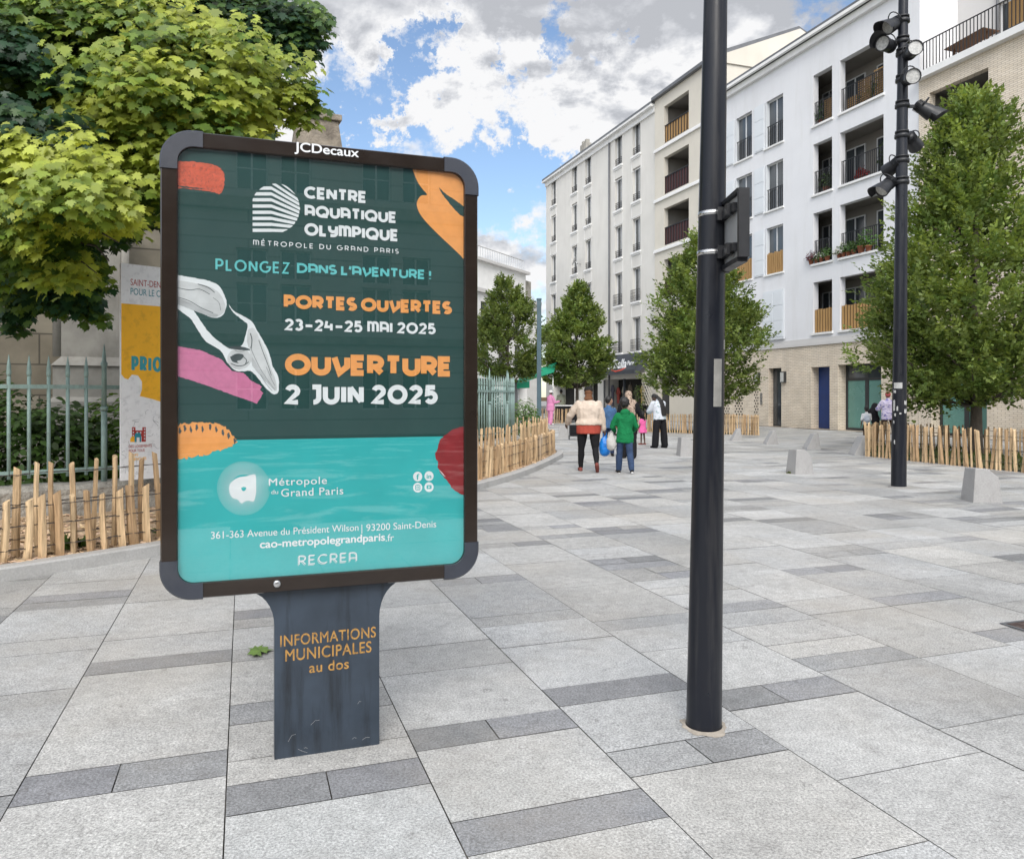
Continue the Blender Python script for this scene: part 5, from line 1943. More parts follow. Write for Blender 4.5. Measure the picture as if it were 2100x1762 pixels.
def hornbeam(label, base, H, rad, zlow, seed, nsprig, leaf=.085, zmid=.38, tone=1.0, trunk_r=.11, group='young hornbeam trees planted on the plaza', per=11, lx=0.0):
    """trunk with limbs and an egg-shaped crown of upswept leafy sprigs"""
    rg = np.random.default_rng(seed)
    th = thing('hornbeam_tree', label, 'tree', base, 0, group)
    mb = MB()
    top = H * .93
    mb.tube([(0, 0, -.05), (.01, 0, .5), (.02, .01, zlow), (0, .02, zlow + (H - zlow) * .4), (.02, 0, top)], [trunk_r * 1.25, trunk_r, trunk_r * .85, trunk_r * .55, .012], 10)
    tr = mb.build('trunk', MT['bark'], th)
    u = rg.random(nsprig)
    hz = rg.beta(1.2, 1.75, nsprig)

    def prof(h):
        h = np.clip(h, 0, 1)
        return np.where(h < zmid, np.sqrt(np.clip(1 - ((zmid - h) / (zmid * 1.12)) ** 2, 0, 1)), np.clip(1 - ((h - zmid) / (1 - zmid)), 0, 1) ** .90 * .96 + .04)
    ang = rg.random(nsprig) * 2 * np.pi
    fr = np.sqrt(.16 + .84 * rg.random(nsprig)) * (0.96 + .10 * rg.random(nsprig))
    an = np.stack([np.cos(ang) * 1.3, np.sin(ang) * 1.3, hz * 3.2 + seed], -1)
    wob = 1 + .42 * vnoise(an, 1.0) + .34 * vnoise(an, 2.7)
    r = rad * prof(hz) * fr * wob
    P = np.stack([r * np.cos(ang) + lx * hz, r * np.sin(ang), zlow + (H - zlow) * hz], -1)
    # leaves gather in clumps on the twigs, with gaps between them
    nc = max(40, nsprig // 34)
    cen = P[rg.integers(0, nsprig, nc)]
    ci_ = rg.integers(0, nc, nsprig)
    cl_ = cen[ci_] + rg.normal(0, 1, (nsprig, 3)) * np.array([.30, .30, .20]) * (rad / 2.6)
    mixm = rg.random(nsprig) < .72
    P = np.where(mixm[:, None], cl_, P)
    hz = np.clip((P[:, 2] - zlow) / (H - zlow), 0, 1)
    rmax = rad * (prof(hz) * 1.10 + .06)
    rnow = np.hypot(P[:, 0] - lx * hz, P[:, 1])
    P[:, :2] *= np.minimum(1, rmax / np.maximum(rnow, 1e-3))[:, None]
    ang = np.arctan2(P[:, 1], P[:, 0] - lx * hz)
    ctone = .78 + .44 * rg.random(nc)
    ctn = np.where(mixm, ctone[ci_], 1.0)
    # holes: thin out where a coarse noise is low
    keep = vnoise(P + seed * 3.1, .95) > -.27 + rg.random(nsprig) * .16 - .30 * (fr > .93)
    P, ang, fr, hz, ctn = P[keep], ang[keep], fr[keep], np.clip((P[keep][:, 2] - zlow) / (H - zlow), 0, 1), ctn[keep]
    n = len(P)
    out = np.stack([np.cos(ang), np.sin(ang), np.zeros(n)], -1)
    d = unit(out * (.75 + .3 * rg.random((n, 1))) + np.array([0, 0, 1.0]) * (.20 + .75 * hz[:, None] + .25 * rg.random((n, 1))) + rg.normal(0, .28, (n, 3)))
    L = (.30 + .30 * rg.random(n)) * (rad / 2.6) ** .5
    sidev = unit(np.cross(d, np.array([0, 0, 1.0]) + rg.normal(0, .25, (n, 3))))
    upv = np.cross(sidev, d)
    pos, nrm, tip, siz, col = [], [], [], [], []
    tw = (.75 + .5 * rg.random((n, 1))) * ctn[:, None]
    hue = rg.random((n, 1))
    base_c = np.array([.10, .165, .042]) * tone
    warm = np.array([.255, .325, .09]) * tone
    cc = (base_c * (1 - hue) + warm * hue) * tw
    for k in range(per):
        t_ = (k + .6) / per
        sgn = 1 if k % 2 else -1
        pos.append(P + d * (L * (t_ - .35))[:, None] + rg.normal(0, .02, (n, 3)))
        tip.append(unit(sidev * sgn * (1.0 - .7 * t_) + d * (.55 + .5 * t_) + rg.normal(0, .22, (n, 3)) + np.array([0, 0, -.18])))
        nrm.append(unit(upv + rg.normal(0, .42, (n, 3))))
        siz.append(leaf * (.75 + .5 * rg.random(n)) * (1 - .25 * t_))
        col.append(cc * (.82 + .36 * rg.random((n, 1))))
    me = leaf_mesh('crown', np.concatenate(pos), np.concatenate(nrm), np.concatenate(tip), np.concatenate(siz), DIAM, np.concatenate(col), MT['leaf'])
    cr = place('crown', me, th)
    # limbs and twigs
    mb = MB()
    mb.tube([(.012, .004, zlow - .9), (.01, .01, zlow + (H - zlow) * .35), (.01, .01, top * .96)], [trunk_r * .5, trunk_r * .35, .008], 6)
    for i in rg.choice(n, min(n, 46), replace=False):
        p = P[i]
        z0 = max(zlow - .2, p[2] - np.hypot(p[0], p[1]) * (.7 + .5 * rg.random()))
        a = Vector((.01, .01, z0)); b = Vector(p)
        m_ = a.lerp(b, .5) + Vector((0, 0, -.10))
        mb.tube([a, m_, b], [.038, .024, .006], 5)
    mb.build('limbs', MT['bark'], th)
    return th


def at(x, Y):
    return Vector(((x - HX) / FPX * Y, Y, 0))


big = at(2001, 20.0)
hornbeam('largest plaza tree with a dense broad crown inside the paling fence by the brick building', big, 9.35, 2.8, 1.5, 7, 7800, .14, .30, 1.0, .15, per=13)
mid = at(1438, 33.0)
hornbeam('green tree standing behind the black sign pole', mid, 8.5, 2.7, 1.5, 21, 4400, .17, .36, .95, .12)
hornbeam('narrow bushy tree just left of the dark shop awning', at(1183, 47.0), 8.2, 2.3, 2.2, 35, 3000, .21, .38, .95, .11)
hornbeam('darkest slender tree just beyond the curved green railings', at(1041, 41.0), 7.8, 2.15, 2.55, 48, 3000, .17, .34, .8, .10)

# ---- big maple on the left, its boughs hanging over the railings
maple = thing('maple_tree', 'big maple with bright yellow green hanging boughs in front of the church', 'tree', (-8.6, 8.6, 0))
mb = MB()
mb.tube([(-8.6, 8.6, -.05), (-8.55, 8.6, 1.2), (-8.4, 8.6, 3.2), (-8.1, 8.7, 5.2), (-7.6, 8.8, 7.5), (-7.2, 8.8, 9.5)], [.36, .30, .26, .22, .14, .05], 14)
mb.build('trunk', MT['bark'], maple, world=True)
clumps = [  # photo x, y, depth, radius, tone (0 dark blue-green .. 1 bright yellow-green; leaf hue plus painted sun and shade)
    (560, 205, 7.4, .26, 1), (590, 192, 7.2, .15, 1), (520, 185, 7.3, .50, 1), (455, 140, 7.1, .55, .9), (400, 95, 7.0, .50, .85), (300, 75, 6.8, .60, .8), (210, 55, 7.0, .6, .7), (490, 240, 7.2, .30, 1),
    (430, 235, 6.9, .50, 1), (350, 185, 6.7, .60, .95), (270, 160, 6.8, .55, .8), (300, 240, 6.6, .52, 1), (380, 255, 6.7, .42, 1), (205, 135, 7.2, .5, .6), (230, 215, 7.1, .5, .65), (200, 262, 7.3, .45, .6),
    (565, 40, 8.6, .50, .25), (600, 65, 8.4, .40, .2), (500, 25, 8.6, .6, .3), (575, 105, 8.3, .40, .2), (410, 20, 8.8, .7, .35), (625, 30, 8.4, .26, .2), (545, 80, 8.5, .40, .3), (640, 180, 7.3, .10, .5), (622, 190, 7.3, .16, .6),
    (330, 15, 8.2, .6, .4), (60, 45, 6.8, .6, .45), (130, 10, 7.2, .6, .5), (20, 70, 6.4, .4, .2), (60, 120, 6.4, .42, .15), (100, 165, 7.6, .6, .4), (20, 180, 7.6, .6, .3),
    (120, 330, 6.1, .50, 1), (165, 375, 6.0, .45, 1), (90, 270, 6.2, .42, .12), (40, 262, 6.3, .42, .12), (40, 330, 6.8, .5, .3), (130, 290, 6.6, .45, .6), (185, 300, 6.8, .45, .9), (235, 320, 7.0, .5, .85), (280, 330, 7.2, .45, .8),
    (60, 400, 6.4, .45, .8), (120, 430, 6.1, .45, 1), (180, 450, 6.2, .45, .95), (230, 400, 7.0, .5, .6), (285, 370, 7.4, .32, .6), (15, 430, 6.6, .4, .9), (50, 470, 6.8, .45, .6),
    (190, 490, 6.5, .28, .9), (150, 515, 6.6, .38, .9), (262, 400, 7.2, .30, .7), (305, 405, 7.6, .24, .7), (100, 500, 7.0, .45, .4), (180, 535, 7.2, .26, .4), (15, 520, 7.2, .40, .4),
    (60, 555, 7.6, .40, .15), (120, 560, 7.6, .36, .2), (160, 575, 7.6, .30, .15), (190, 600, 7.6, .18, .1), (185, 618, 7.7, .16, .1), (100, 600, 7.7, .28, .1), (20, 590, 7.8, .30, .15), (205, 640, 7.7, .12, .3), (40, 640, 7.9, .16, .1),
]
rg = np.random.default_rng(77)
pos, nrm, tip, siz, col = [], [], [], [], []
br = MB()
dark_c, mid_c, lit_c = np.array([.026, .072, .034]), np.array([.13, .215, .034]), np.array([.42, .475, .085])  # own leaf hues, with sunlit and shaded clumps painted in as well
root_p = Vector((-8.0, 8.7, 5.0))
for (x, y, Y, r, tone) in clumps:
    c = np.array(px(x, y, Y))
    n = int(660 * (r / .45) ** 2) + 16
    # each bough carries several smaller sprays set at different heights, gaps between them
    ns = max(1, int(6 * (r / .45)))
    sc = np.stack([rg.normal(0, .42, ns) * r, rg.normal(-.1, .30, ns) * r, rg.normal(0, .34, ns) * r], -1)
    si = rg.integers(0, ns, n)
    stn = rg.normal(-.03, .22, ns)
    # a bough is a shallow drooping shelf: leaves on a mound leaning towards the light and the open side
    a = rg.random(n) * 2 * np.pi
    q = np.sqrt(rg.random(n))
    u_, v_ = q * np.cos(a), q * np.sin(a)
    rr = r * (1 + .28 * np.array([mnoise.noise(Vector((np.cos(t_) * 1.5 + x, np.sin(t_) * 1.5 + y, r))) for t_ in a]))
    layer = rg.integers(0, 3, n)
    off = np.stack([u_ * rr * 1.05 + .10 * v_ * r, v_ * rr * .75 - .12, -(.55 * q ** 2) * rr * .9 - .28 * v_ * 0 - layer * .30 * r + .30 * r], -1)
    off = off * (.62 if ns > 1 else 1) + (sc[si] if ns > 1 else 0)
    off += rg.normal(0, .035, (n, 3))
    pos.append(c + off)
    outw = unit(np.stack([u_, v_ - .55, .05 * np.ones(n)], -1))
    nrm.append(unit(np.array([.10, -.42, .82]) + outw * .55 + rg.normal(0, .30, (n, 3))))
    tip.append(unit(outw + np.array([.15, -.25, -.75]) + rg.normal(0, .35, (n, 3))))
    siz.append(.086 * (.6 + .65 * rg.random(n)))
    pass
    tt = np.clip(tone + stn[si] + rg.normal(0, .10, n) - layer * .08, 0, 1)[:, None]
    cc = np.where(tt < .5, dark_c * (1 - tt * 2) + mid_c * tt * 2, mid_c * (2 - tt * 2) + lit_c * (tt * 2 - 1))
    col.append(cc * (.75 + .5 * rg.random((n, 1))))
    e = Vector(c) + Vector((0, .05, -.05))
    s0 = root_p + Vector((0, 0, max(-1.6, min(3.5, (c[2] - 5.0) * .8))))
    m_ = s0.lerp(e, .55) + Vector((0, .25, .25))
    br.tube([s0, s0.lerp(m_, .5) + Vector((0, .1, .08)), m_, m_.lerp(e, .6), e, e + Vector((.25 * r / .4, -.12, -.15))], [.055, .04, .026, .016, .010, .004], 5)
# inner leaves coloured dark to paint shaded depth behind the bright boughs
n = 5200
X = rg.uniform(-60, 560, n); Yp = rg.uniform(-60, 560, n)
okm = (Yp < 640 - .55 * X) | (Yp < 300)
X, Yp = X[okm], Yp[okm]
n = len(X)
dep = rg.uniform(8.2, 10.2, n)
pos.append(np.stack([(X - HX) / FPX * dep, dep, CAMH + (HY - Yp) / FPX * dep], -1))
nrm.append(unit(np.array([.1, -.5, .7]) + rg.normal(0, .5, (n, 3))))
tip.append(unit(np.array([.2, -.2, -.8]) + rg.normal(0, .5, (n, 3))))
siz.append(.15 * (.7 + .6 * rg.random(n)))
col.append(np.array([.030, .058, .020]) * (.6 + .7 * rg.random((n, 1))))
# the crown above and left of the frame, coarser
n = 1500
sph = unit(rg.normal(0, 1, (n, 3))) * (.55 + .45 * rg.random((n, 1)))
pp = np.array([-8.4, 10.4, 10.5]) + sph * np.array([2.8, 2.0, 2.6])
pos.append(pp); nrm.append(unit(np.array([0, -.3, .8]) + rg.normal(0, .5, (n, 3)))); tip.append(unit(np.array([.1, -.2, -.8]) + rg.normal(0, .5, (n, 3))))
siz.append(.22 * (.7 + .6 * rg.random(n))); col.append(np.array([.05, .095, .02]) * (.6 + .8 * rg.random((n, 1))))
P_ = np.concatenate(pos)
# boughs are pruned clear of the banner panel below them
ok_ = ~((P_[:, 0] > -3.62) & (P_[:, 2] < 2.86)) & ~((P_[:, 0] > -4.6) & (P_[:, 1] > 8.2) & (P_[:, 2] < 3.3))
P_ = P_[ok_] - np.array([-8.6, 8.6, 0])
nrm, tip, siz, col = [[np.concatenate(q)[ok_]] for q in (nrm, tip, siz, col)]
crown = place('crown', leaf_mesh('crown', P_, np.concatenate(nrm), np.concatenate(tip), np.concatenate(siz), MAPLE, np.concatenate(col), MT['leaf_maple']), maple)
br.build('boughs', MT['bark'], maple, world=True)


# ---- shrubs behind the railings
def shrub(name, label, cat, c, rx, ry, h, n, leaf, colr, seed, tmpl=OVAL, group=None, droop=.3):
    rg = np.random.default_rng(seed)
    th = thing(name, label, cat, c, 0, group)
    d = unit(rg.normal(0, 1, (n, 3))); d[:, 2] = np.abs(d[:, 2])
    f = .55 + .45 * rg.random((n, 1)) ** .6
    wob = 1 + .35 * vnoise(d * 1.6 + seed, 1.0)[:, None] + .2 * vnoise(d * 4 + seed, 1.0)[:, None]
    p = d * f * wob * np.array([rx, ry, h])
    nr = unit(d * .8 + np.array([0, -.3, .7]) + rg.normal(0, .35, (n, 3)))
    tp = unit(d + np.array([0, 0, -droop]) + rg.normal(0, .4, (n, 3)))
    cc = np.array(colr) * (.55 + .9 * rg.random((n, 1)))
    me = leaf_mesh('foliage', p, nr, tp, leaf * (.6 + .7 * rg.random(n)), tmpl, cc, MT['leaf'])
    place('foliage', me, th)
    mb = MB()
    for i in rg.choice(n, 9, replace=False): mb.tube([(0, 0, 0), Vector(p[i]) * .5 + Vector((0, 0, .1 * h)), Vector(p[i])], [.022, .014, .004], 5)
    mb.build('stems', MT['bark'], th)
    return th


GS = 'green shrubs growing behind the railings'
shrub('ivy_shrub', 'tall dark green shrub at the left edge behind the railings', 'shrub', (-6.6, 10.6, .1), 1.25, .8, 1.75, 4200, .12, (.05, .10, .018), 3, group=GS)
shrub('ivy_shrub', 'bright green shrub under the church buttress behind the railings', 'shrub', (-5.35, 11.0, .1), .95, .6, 1.35, 3600, .12, (.10, .19, .025), 4, group=GS)
shrub('ivy_shrub', 'low green shrub beside the orange panel behind the railings', 'shrub', (-4.65, 11.7, .1), .8, .6, 1.15, 2600, .12, (.085, .16, .022), 5, group=GS)
shrub('leafy_shrub', 'feathery green shrub beyond the end of the green railings', 'shrub', (.42, 27.5, 0), .75, .7, 1.45, 1500, .22, (.09, .17, .04), 6, LANCE, droop=.1)
shrub('leafy_shrub', 'dark green shrubbery inside the curve of the green railings', 'shrub', (-.66, 20.7, .1), .50, .75, 1.55, 2600, .14, (.03, .06, .02), 12)
shrub('creeper', 'climbing plant growing up the pale lattice wall', 'plant', tuple(FO + SD * fac_u(1327) + Vector((-.5, -.2, 0))), .55, .35, 2.6, 260, .16, (.06, .10, .025), 8)


# ------------------------------------------------------------------ chestnut paling fences
def stake_mesh(h, seed, w=.05):
    rnd = random.Random(seed)
    mb = MB()
    n = 6
    a0 = rnd.random() * 6
    prof = [(math.cos(a0 + 2 * math.pi * k / n) * w * (.35 + .28 * rnd.random()), math.sin(a0 + 2 * math.pi * k / n) * w * (.30 + .2 * rnd.random())) for k in range(n)]
    bx, by = (rnd.random() - .5) * .05, (rnd.random() - .5) * .03
    rs = []
    for k in range(6):
        t_ = k / 5
        sc = (1.08 - .14 * t_) * (1 + (rnd.random() - .5) * .1)
        rs.append([(x * sc + bx * math.sin(t_ * 2.6), y * sc + by * math.sin(t_ * 2.2), -.02 + (h + .02) * t_ + (.5 * x + .3 * y if k == 5 else 0)) for x, y in prof])
    mb.rings(rs)
    return mb.mesh('stake', MT['stake'])


STK = {}


def paling(label, path, h, spacing, seed, zbase=0.0, group='chestnut paling fences', w=.05, cap=98, tilt=.05, wires=(.2, .55, .85), first=None):
    rnd = random.Random(seed)
    th = thing('paling_fence', label, 'fence', path[0], 0, group)
    key = (h, w)
    if key not in STK: STK[key] = [stake_mesh(h * (.94 + .1 * random.Random(i * 7 + int(h * 100)).random()), i * 13 + int(h * 77), w * (.85 + .4 * random.Random(i).random())) for i in range(9)]
    pts = resample(path, spacing)
    st = MB()
    for i, p in enumerate(pts):
        q = p - path[0]
        j = Vector(((rnd.random() - .5) * spacing * .35, (rnd.random() - .5) * spacing * .3, zbase - (rnd.random() * .03)))
        me = STK[key][rnd.randrange(9)]
        rot = ((rnd.random() - .5) * tilt * 2, (rnd.random() - .5) * tilt * 2, rnd.random() * 6.28)
        if i < cap: place('stake', me, th, q + j, rot)
        else:
            Mx = Matrix.Translation(q + j) @ Matrix.Rotation(rot[2], 4, 'Z')
            b = len(st.v)
            st.M = Mx
            for v in me.vertices: st.pt(v.co)
            st.M = None
            for f in me.polygons: st.face([b + k for k in f.vertices])
    if st.v:
        o = st.build('stake', MT['stake'], th); o['kind'] = 'stuff'
    for z in wires:
        mb = MB()
        for sgn in (-1, 1):
            pp = []
            for i, p in enumerate(pts):
                t_ = (pts[min(i + 1, len(pts) - 1)] - pts[max(i - 1, 0)]).normalized()
                nn = Vector((-t_.y, t_.x, 0))
                s_ = sgn if i % 2 else -sgn
                pp.append(p - path[0] + nn * (w * .45) * s_ + Vector((0, 0, zbase + z * h + (rnd.random() - .5) * .012)))
            mb.tube(pp, .0035, 4)
        mb.build('wire', MT['wire'], th)
    return th


inner2 = [p for p in KS if p.y > 5.0 and p.y < 22.2]
back_path = offset_path(inner2, .42)
front_path = offset_path(inner2, .25)
rbed = MB()
paling('taller back row of split stakes running along the kerbed left bed', back_path, .88, .165, 1, .10, tilt=.055)
paling('shorter front row of split stakes along the kerb of the left bed', front_path, .56, .14, 2, .10, tilt=.06, w=.07)
# right bed: ground strip, fence round it
f0, f1 = gp(1776, 936), gp(2100, 970)
fdir = (f1 - f0).normalized()
f2 = f1 + fdir * 5.5
RB = [f0, f1, f2]
back0 = f0 + Vector((2.3, 4.3, 0))
paling('long paling fence around the bed of the largest tree on the right', [f2, f1, f0], .86, .115, 5, .0, cap=98, tilt=.085, w=.06, wires=(.2, .5, .82))
paling('far side of the paling around the largest tree, behind the lamp post', [f0 + Vector((.15, .3, 0)), back0, back0 + fdir * 9], .74, .13, 6, 0, cap=98, tilt=.05)
mb = MB()
c4 = [f0 + Vector((.1, .15, .02)), f2 + Vector((0, .15, .02)), f2 + Vector((2.3, 4.3, .02)), back0 + Vector((.1, 0, .02))]
N1, N2 = 40, 16
for i in range(N1):
    for j in range(N2):
        q = []
        for (a, b) in ((i, j), (i + 1, j), (i + 1, j + 1), (i, j + 1)):
            u, v = a / N1, b / N2
            p = c4[0].lerp(c4[1], u).lerp(c4[3].lerp(c4[2], u), v)
            p = p + Vector((0, 0, .05 * math.sin(v * math.pi) + .02 * mnoise.noise(p * 2)))
            q.append(p)
        mb.poly(q)
tag(mb.build('tree_bed', MT['soil']), kind='structure')
rg = np.random.default_rng(9)
n = 1500
u, v = rg.random(n), rg.random(n) ** 1.5
A, B, C_, D_ = [np.array(c) for c in c4]
gpnt = (A * (1 - u[:, None]) + B * u[:, None]) * (1 - v[:, None]) + (D_ * (1 - u[:, None]) + C_ * u[:, None]) * v[:, None]
me = leaf_mesh('bed_grass', gpnt + np.array([0, 0, .03]), rg.normal(0, 1, (n, 3)) * np.array([1, 1, .1]), np.array([0, 0, 1]) + rg.normal(0, .35, (n, 3)), .06 + .16 * rg.random(n), LANCE, np.array([.06, .085, .022]) * (.6 + .8 * rg.random((n, 1))), MT['leaf'])
tag(place('bed_grass', me), 'rough grass growing under the largest tree', 'grass', kind='stuff')
# fence in front of the tree behind the pole, and the one across the street end
m0, m1 = gp(1345, 887), gp(1556, 893)
paling('paling fence with pale upright stakes beside the woman with long braids', [m0, m0.lerp(m1, .5), m1], .80, .105, 8, 0, tilt=.025, w=.055)
paling('paling fence running back behind the toddler in pink', [m0, m0 + Vector((-.9, 2.5, 0)), m0 + Vector((-1.9, 7, 0))], .80, .12, 9, 0, tilt=.03, w=.055)
paling('paling fence returning towards the brick entrance', [m1, m1 + SD * 3.4], .80, .12, 11, 0, tilt=.03, w=.055)
mb = MB(); mb.poly([m0 + Vector((.1, .1, .012)), m1 + Vector((0, .1, .012)), m1 + SD * 3.4 + Vector((0, 0, .012)), m0 + SD * 6 + Vector((.2, 0, .012))])
tag(mb.build('tree_bed', MT['soil']), kind='structure')
e0, e1 = at(1098, 44.5), at(1171, 43.5)
paling('distant paling fence behind the person in pink', [e0, e1], .85, .12, 10, 0, tilt=.03, w=.06)
# ------------------------------------------------------------------ people
def limb(mb, pts, rad, n=10):
    pts = [Vector(p) for p in pts]
    d0, d1 = (pts[0] - pts[1]).normalized(), (pts[-1] - pts[-2]).normalized()
    r0, r1 = rad[0], rad[-1]
    P = [pts[0] + d0 * r0 * .95, pts[0] + d0 * r0 * .6] + pts + [pts[-1] + d1 * r1 * .6, pts[-1] + d1 * r1 * .95]
    Rr = [r0 * .3, r0 * .8] + list(rad) + [r1 * .8, r1 * .3]
    mb.tube(P, Rr, n)


def ball(mb, c, r, ax=None, n=12):
    """ellipsoid; r = (x, y, z) radii, ax = optional rotation matrix"""
    c = Vector(c)
    rs = []
    for k in range(1, 9):
        a = math.pi * k / 9 - math.pi / 2
        ring = []
        for i in range(n):
            b = 2 * math.pi * i / n
            p = Vector((r[0] * math.cos(a) * math.cos(b), r[1] * math.cos(a) * math.sin(b), r[2] * math.sin(a)))
            ring.append(c + (ax @ p if ax else p))
        rs.append(ring)
    mb.rings(rs)


def loft(mb, rings_, n=16):
    """rings: (centre, rx, ry, x axis, y axis)"""
    rs = []
    for c, rx, ry, X, Y_ in rings_:
        rs.append([Vector(c) + X * rx * math.cos(2 * math.pi * k / n) + Y_ * ry * math.sin(2 * math.pi * k / n) for k in range(n)])
    mb.rings(rs)


def fused(mb, name, mat, voxel, parent=None, wr=0.0, ws=9.0, seed=0):
    """one continuous skin grown over overlapping closed shapes"""
    me = mb.mesh(name, mat)
    o = bpy.data.objects.new(name, me)
    link(o)
    r = o.modifiers.new('remesh', 'REMESH')
    r.mode, r.voxel_size, r.use_smooth_shade = 'VOXEL', voxel, True
    s = o.modifiers.new('smooth', 'SMOOTH')
    s.factor, s.iterations = .5, 3
    dg = bpy.context.evaluated_depsgraph_get()
    dg.update()
    m2 = bpy.data.meshes.new_from_object(o.evaluated_get(dg))
    m2.name = name
    o.modifiers.clear()
    o.data = m2
    bpy.data.meshes.remove(me)
    if wr:
        nv = len(m2.vertices)
        co = np.empty(nv * 3, dtype=np.float32); m2.vertices.foreach_get('co', co)
        no = np.empty(nv * 3, dtype=np.float32); m2.vertices.foreach_get('normal', no)
        co, no = co.reshape(-1, 3), no.reshape(-1, 3)
        w = np.array([mnoise.noise(Vector((p[0] * ws + seed, p[1] * ws, p[2] * ws * .75))) + .6 * abs(mnoise.noise(Vector((p[0] * ws * 1.8, p[1] * ws * 1.8 + seed, p[2] * ws * 2.6)))) for p in co])
        co = co + no * (w * wr)[:, None]
        m2.vertices.foreach_set('co', co.ravel().astype(np.float32))
        m2.update()
    m2.polygons.foreach_set('use_smooth', [True] * len(m2.polygons))
    if not m2.materials: m2.materials.append(mat)
    o.parent = parent
    return o


def cloth(name, col, var=.15, scale=14, grain=None, rough=.85):
    t = NT(name)
    c = t.scale(col, t.ramp(t.noise(scale, 5, .6), .25, .75, 1 - var, 1 + var))
    if grain: c = t.mix(t.ramp(t.noise(grain[0], 3, .55, grain[2], dist=.8), grain[3], grain[3] + .06), c, grain[1])
    return t.bsdf(c, rough, normal=t.bump(t.noise(180, 2), .2, .002), spec=.2)


SKIN = {'dark': M('skin_dark', (.085, .045, .030), .5, .12, 20), 'brown': M('skin_brown', (.16, .085, .055), .5, .12, 20), 'tan': M('skin_tan', (.38, .22, .15), .5, .1, 20)}
HAIR = M('hair_black', (.010, .009, .009), .55, .4, 60, bump=.7, bscale=90)
EYE = M('eye_white', (.6, .58, .55), .3, .02)


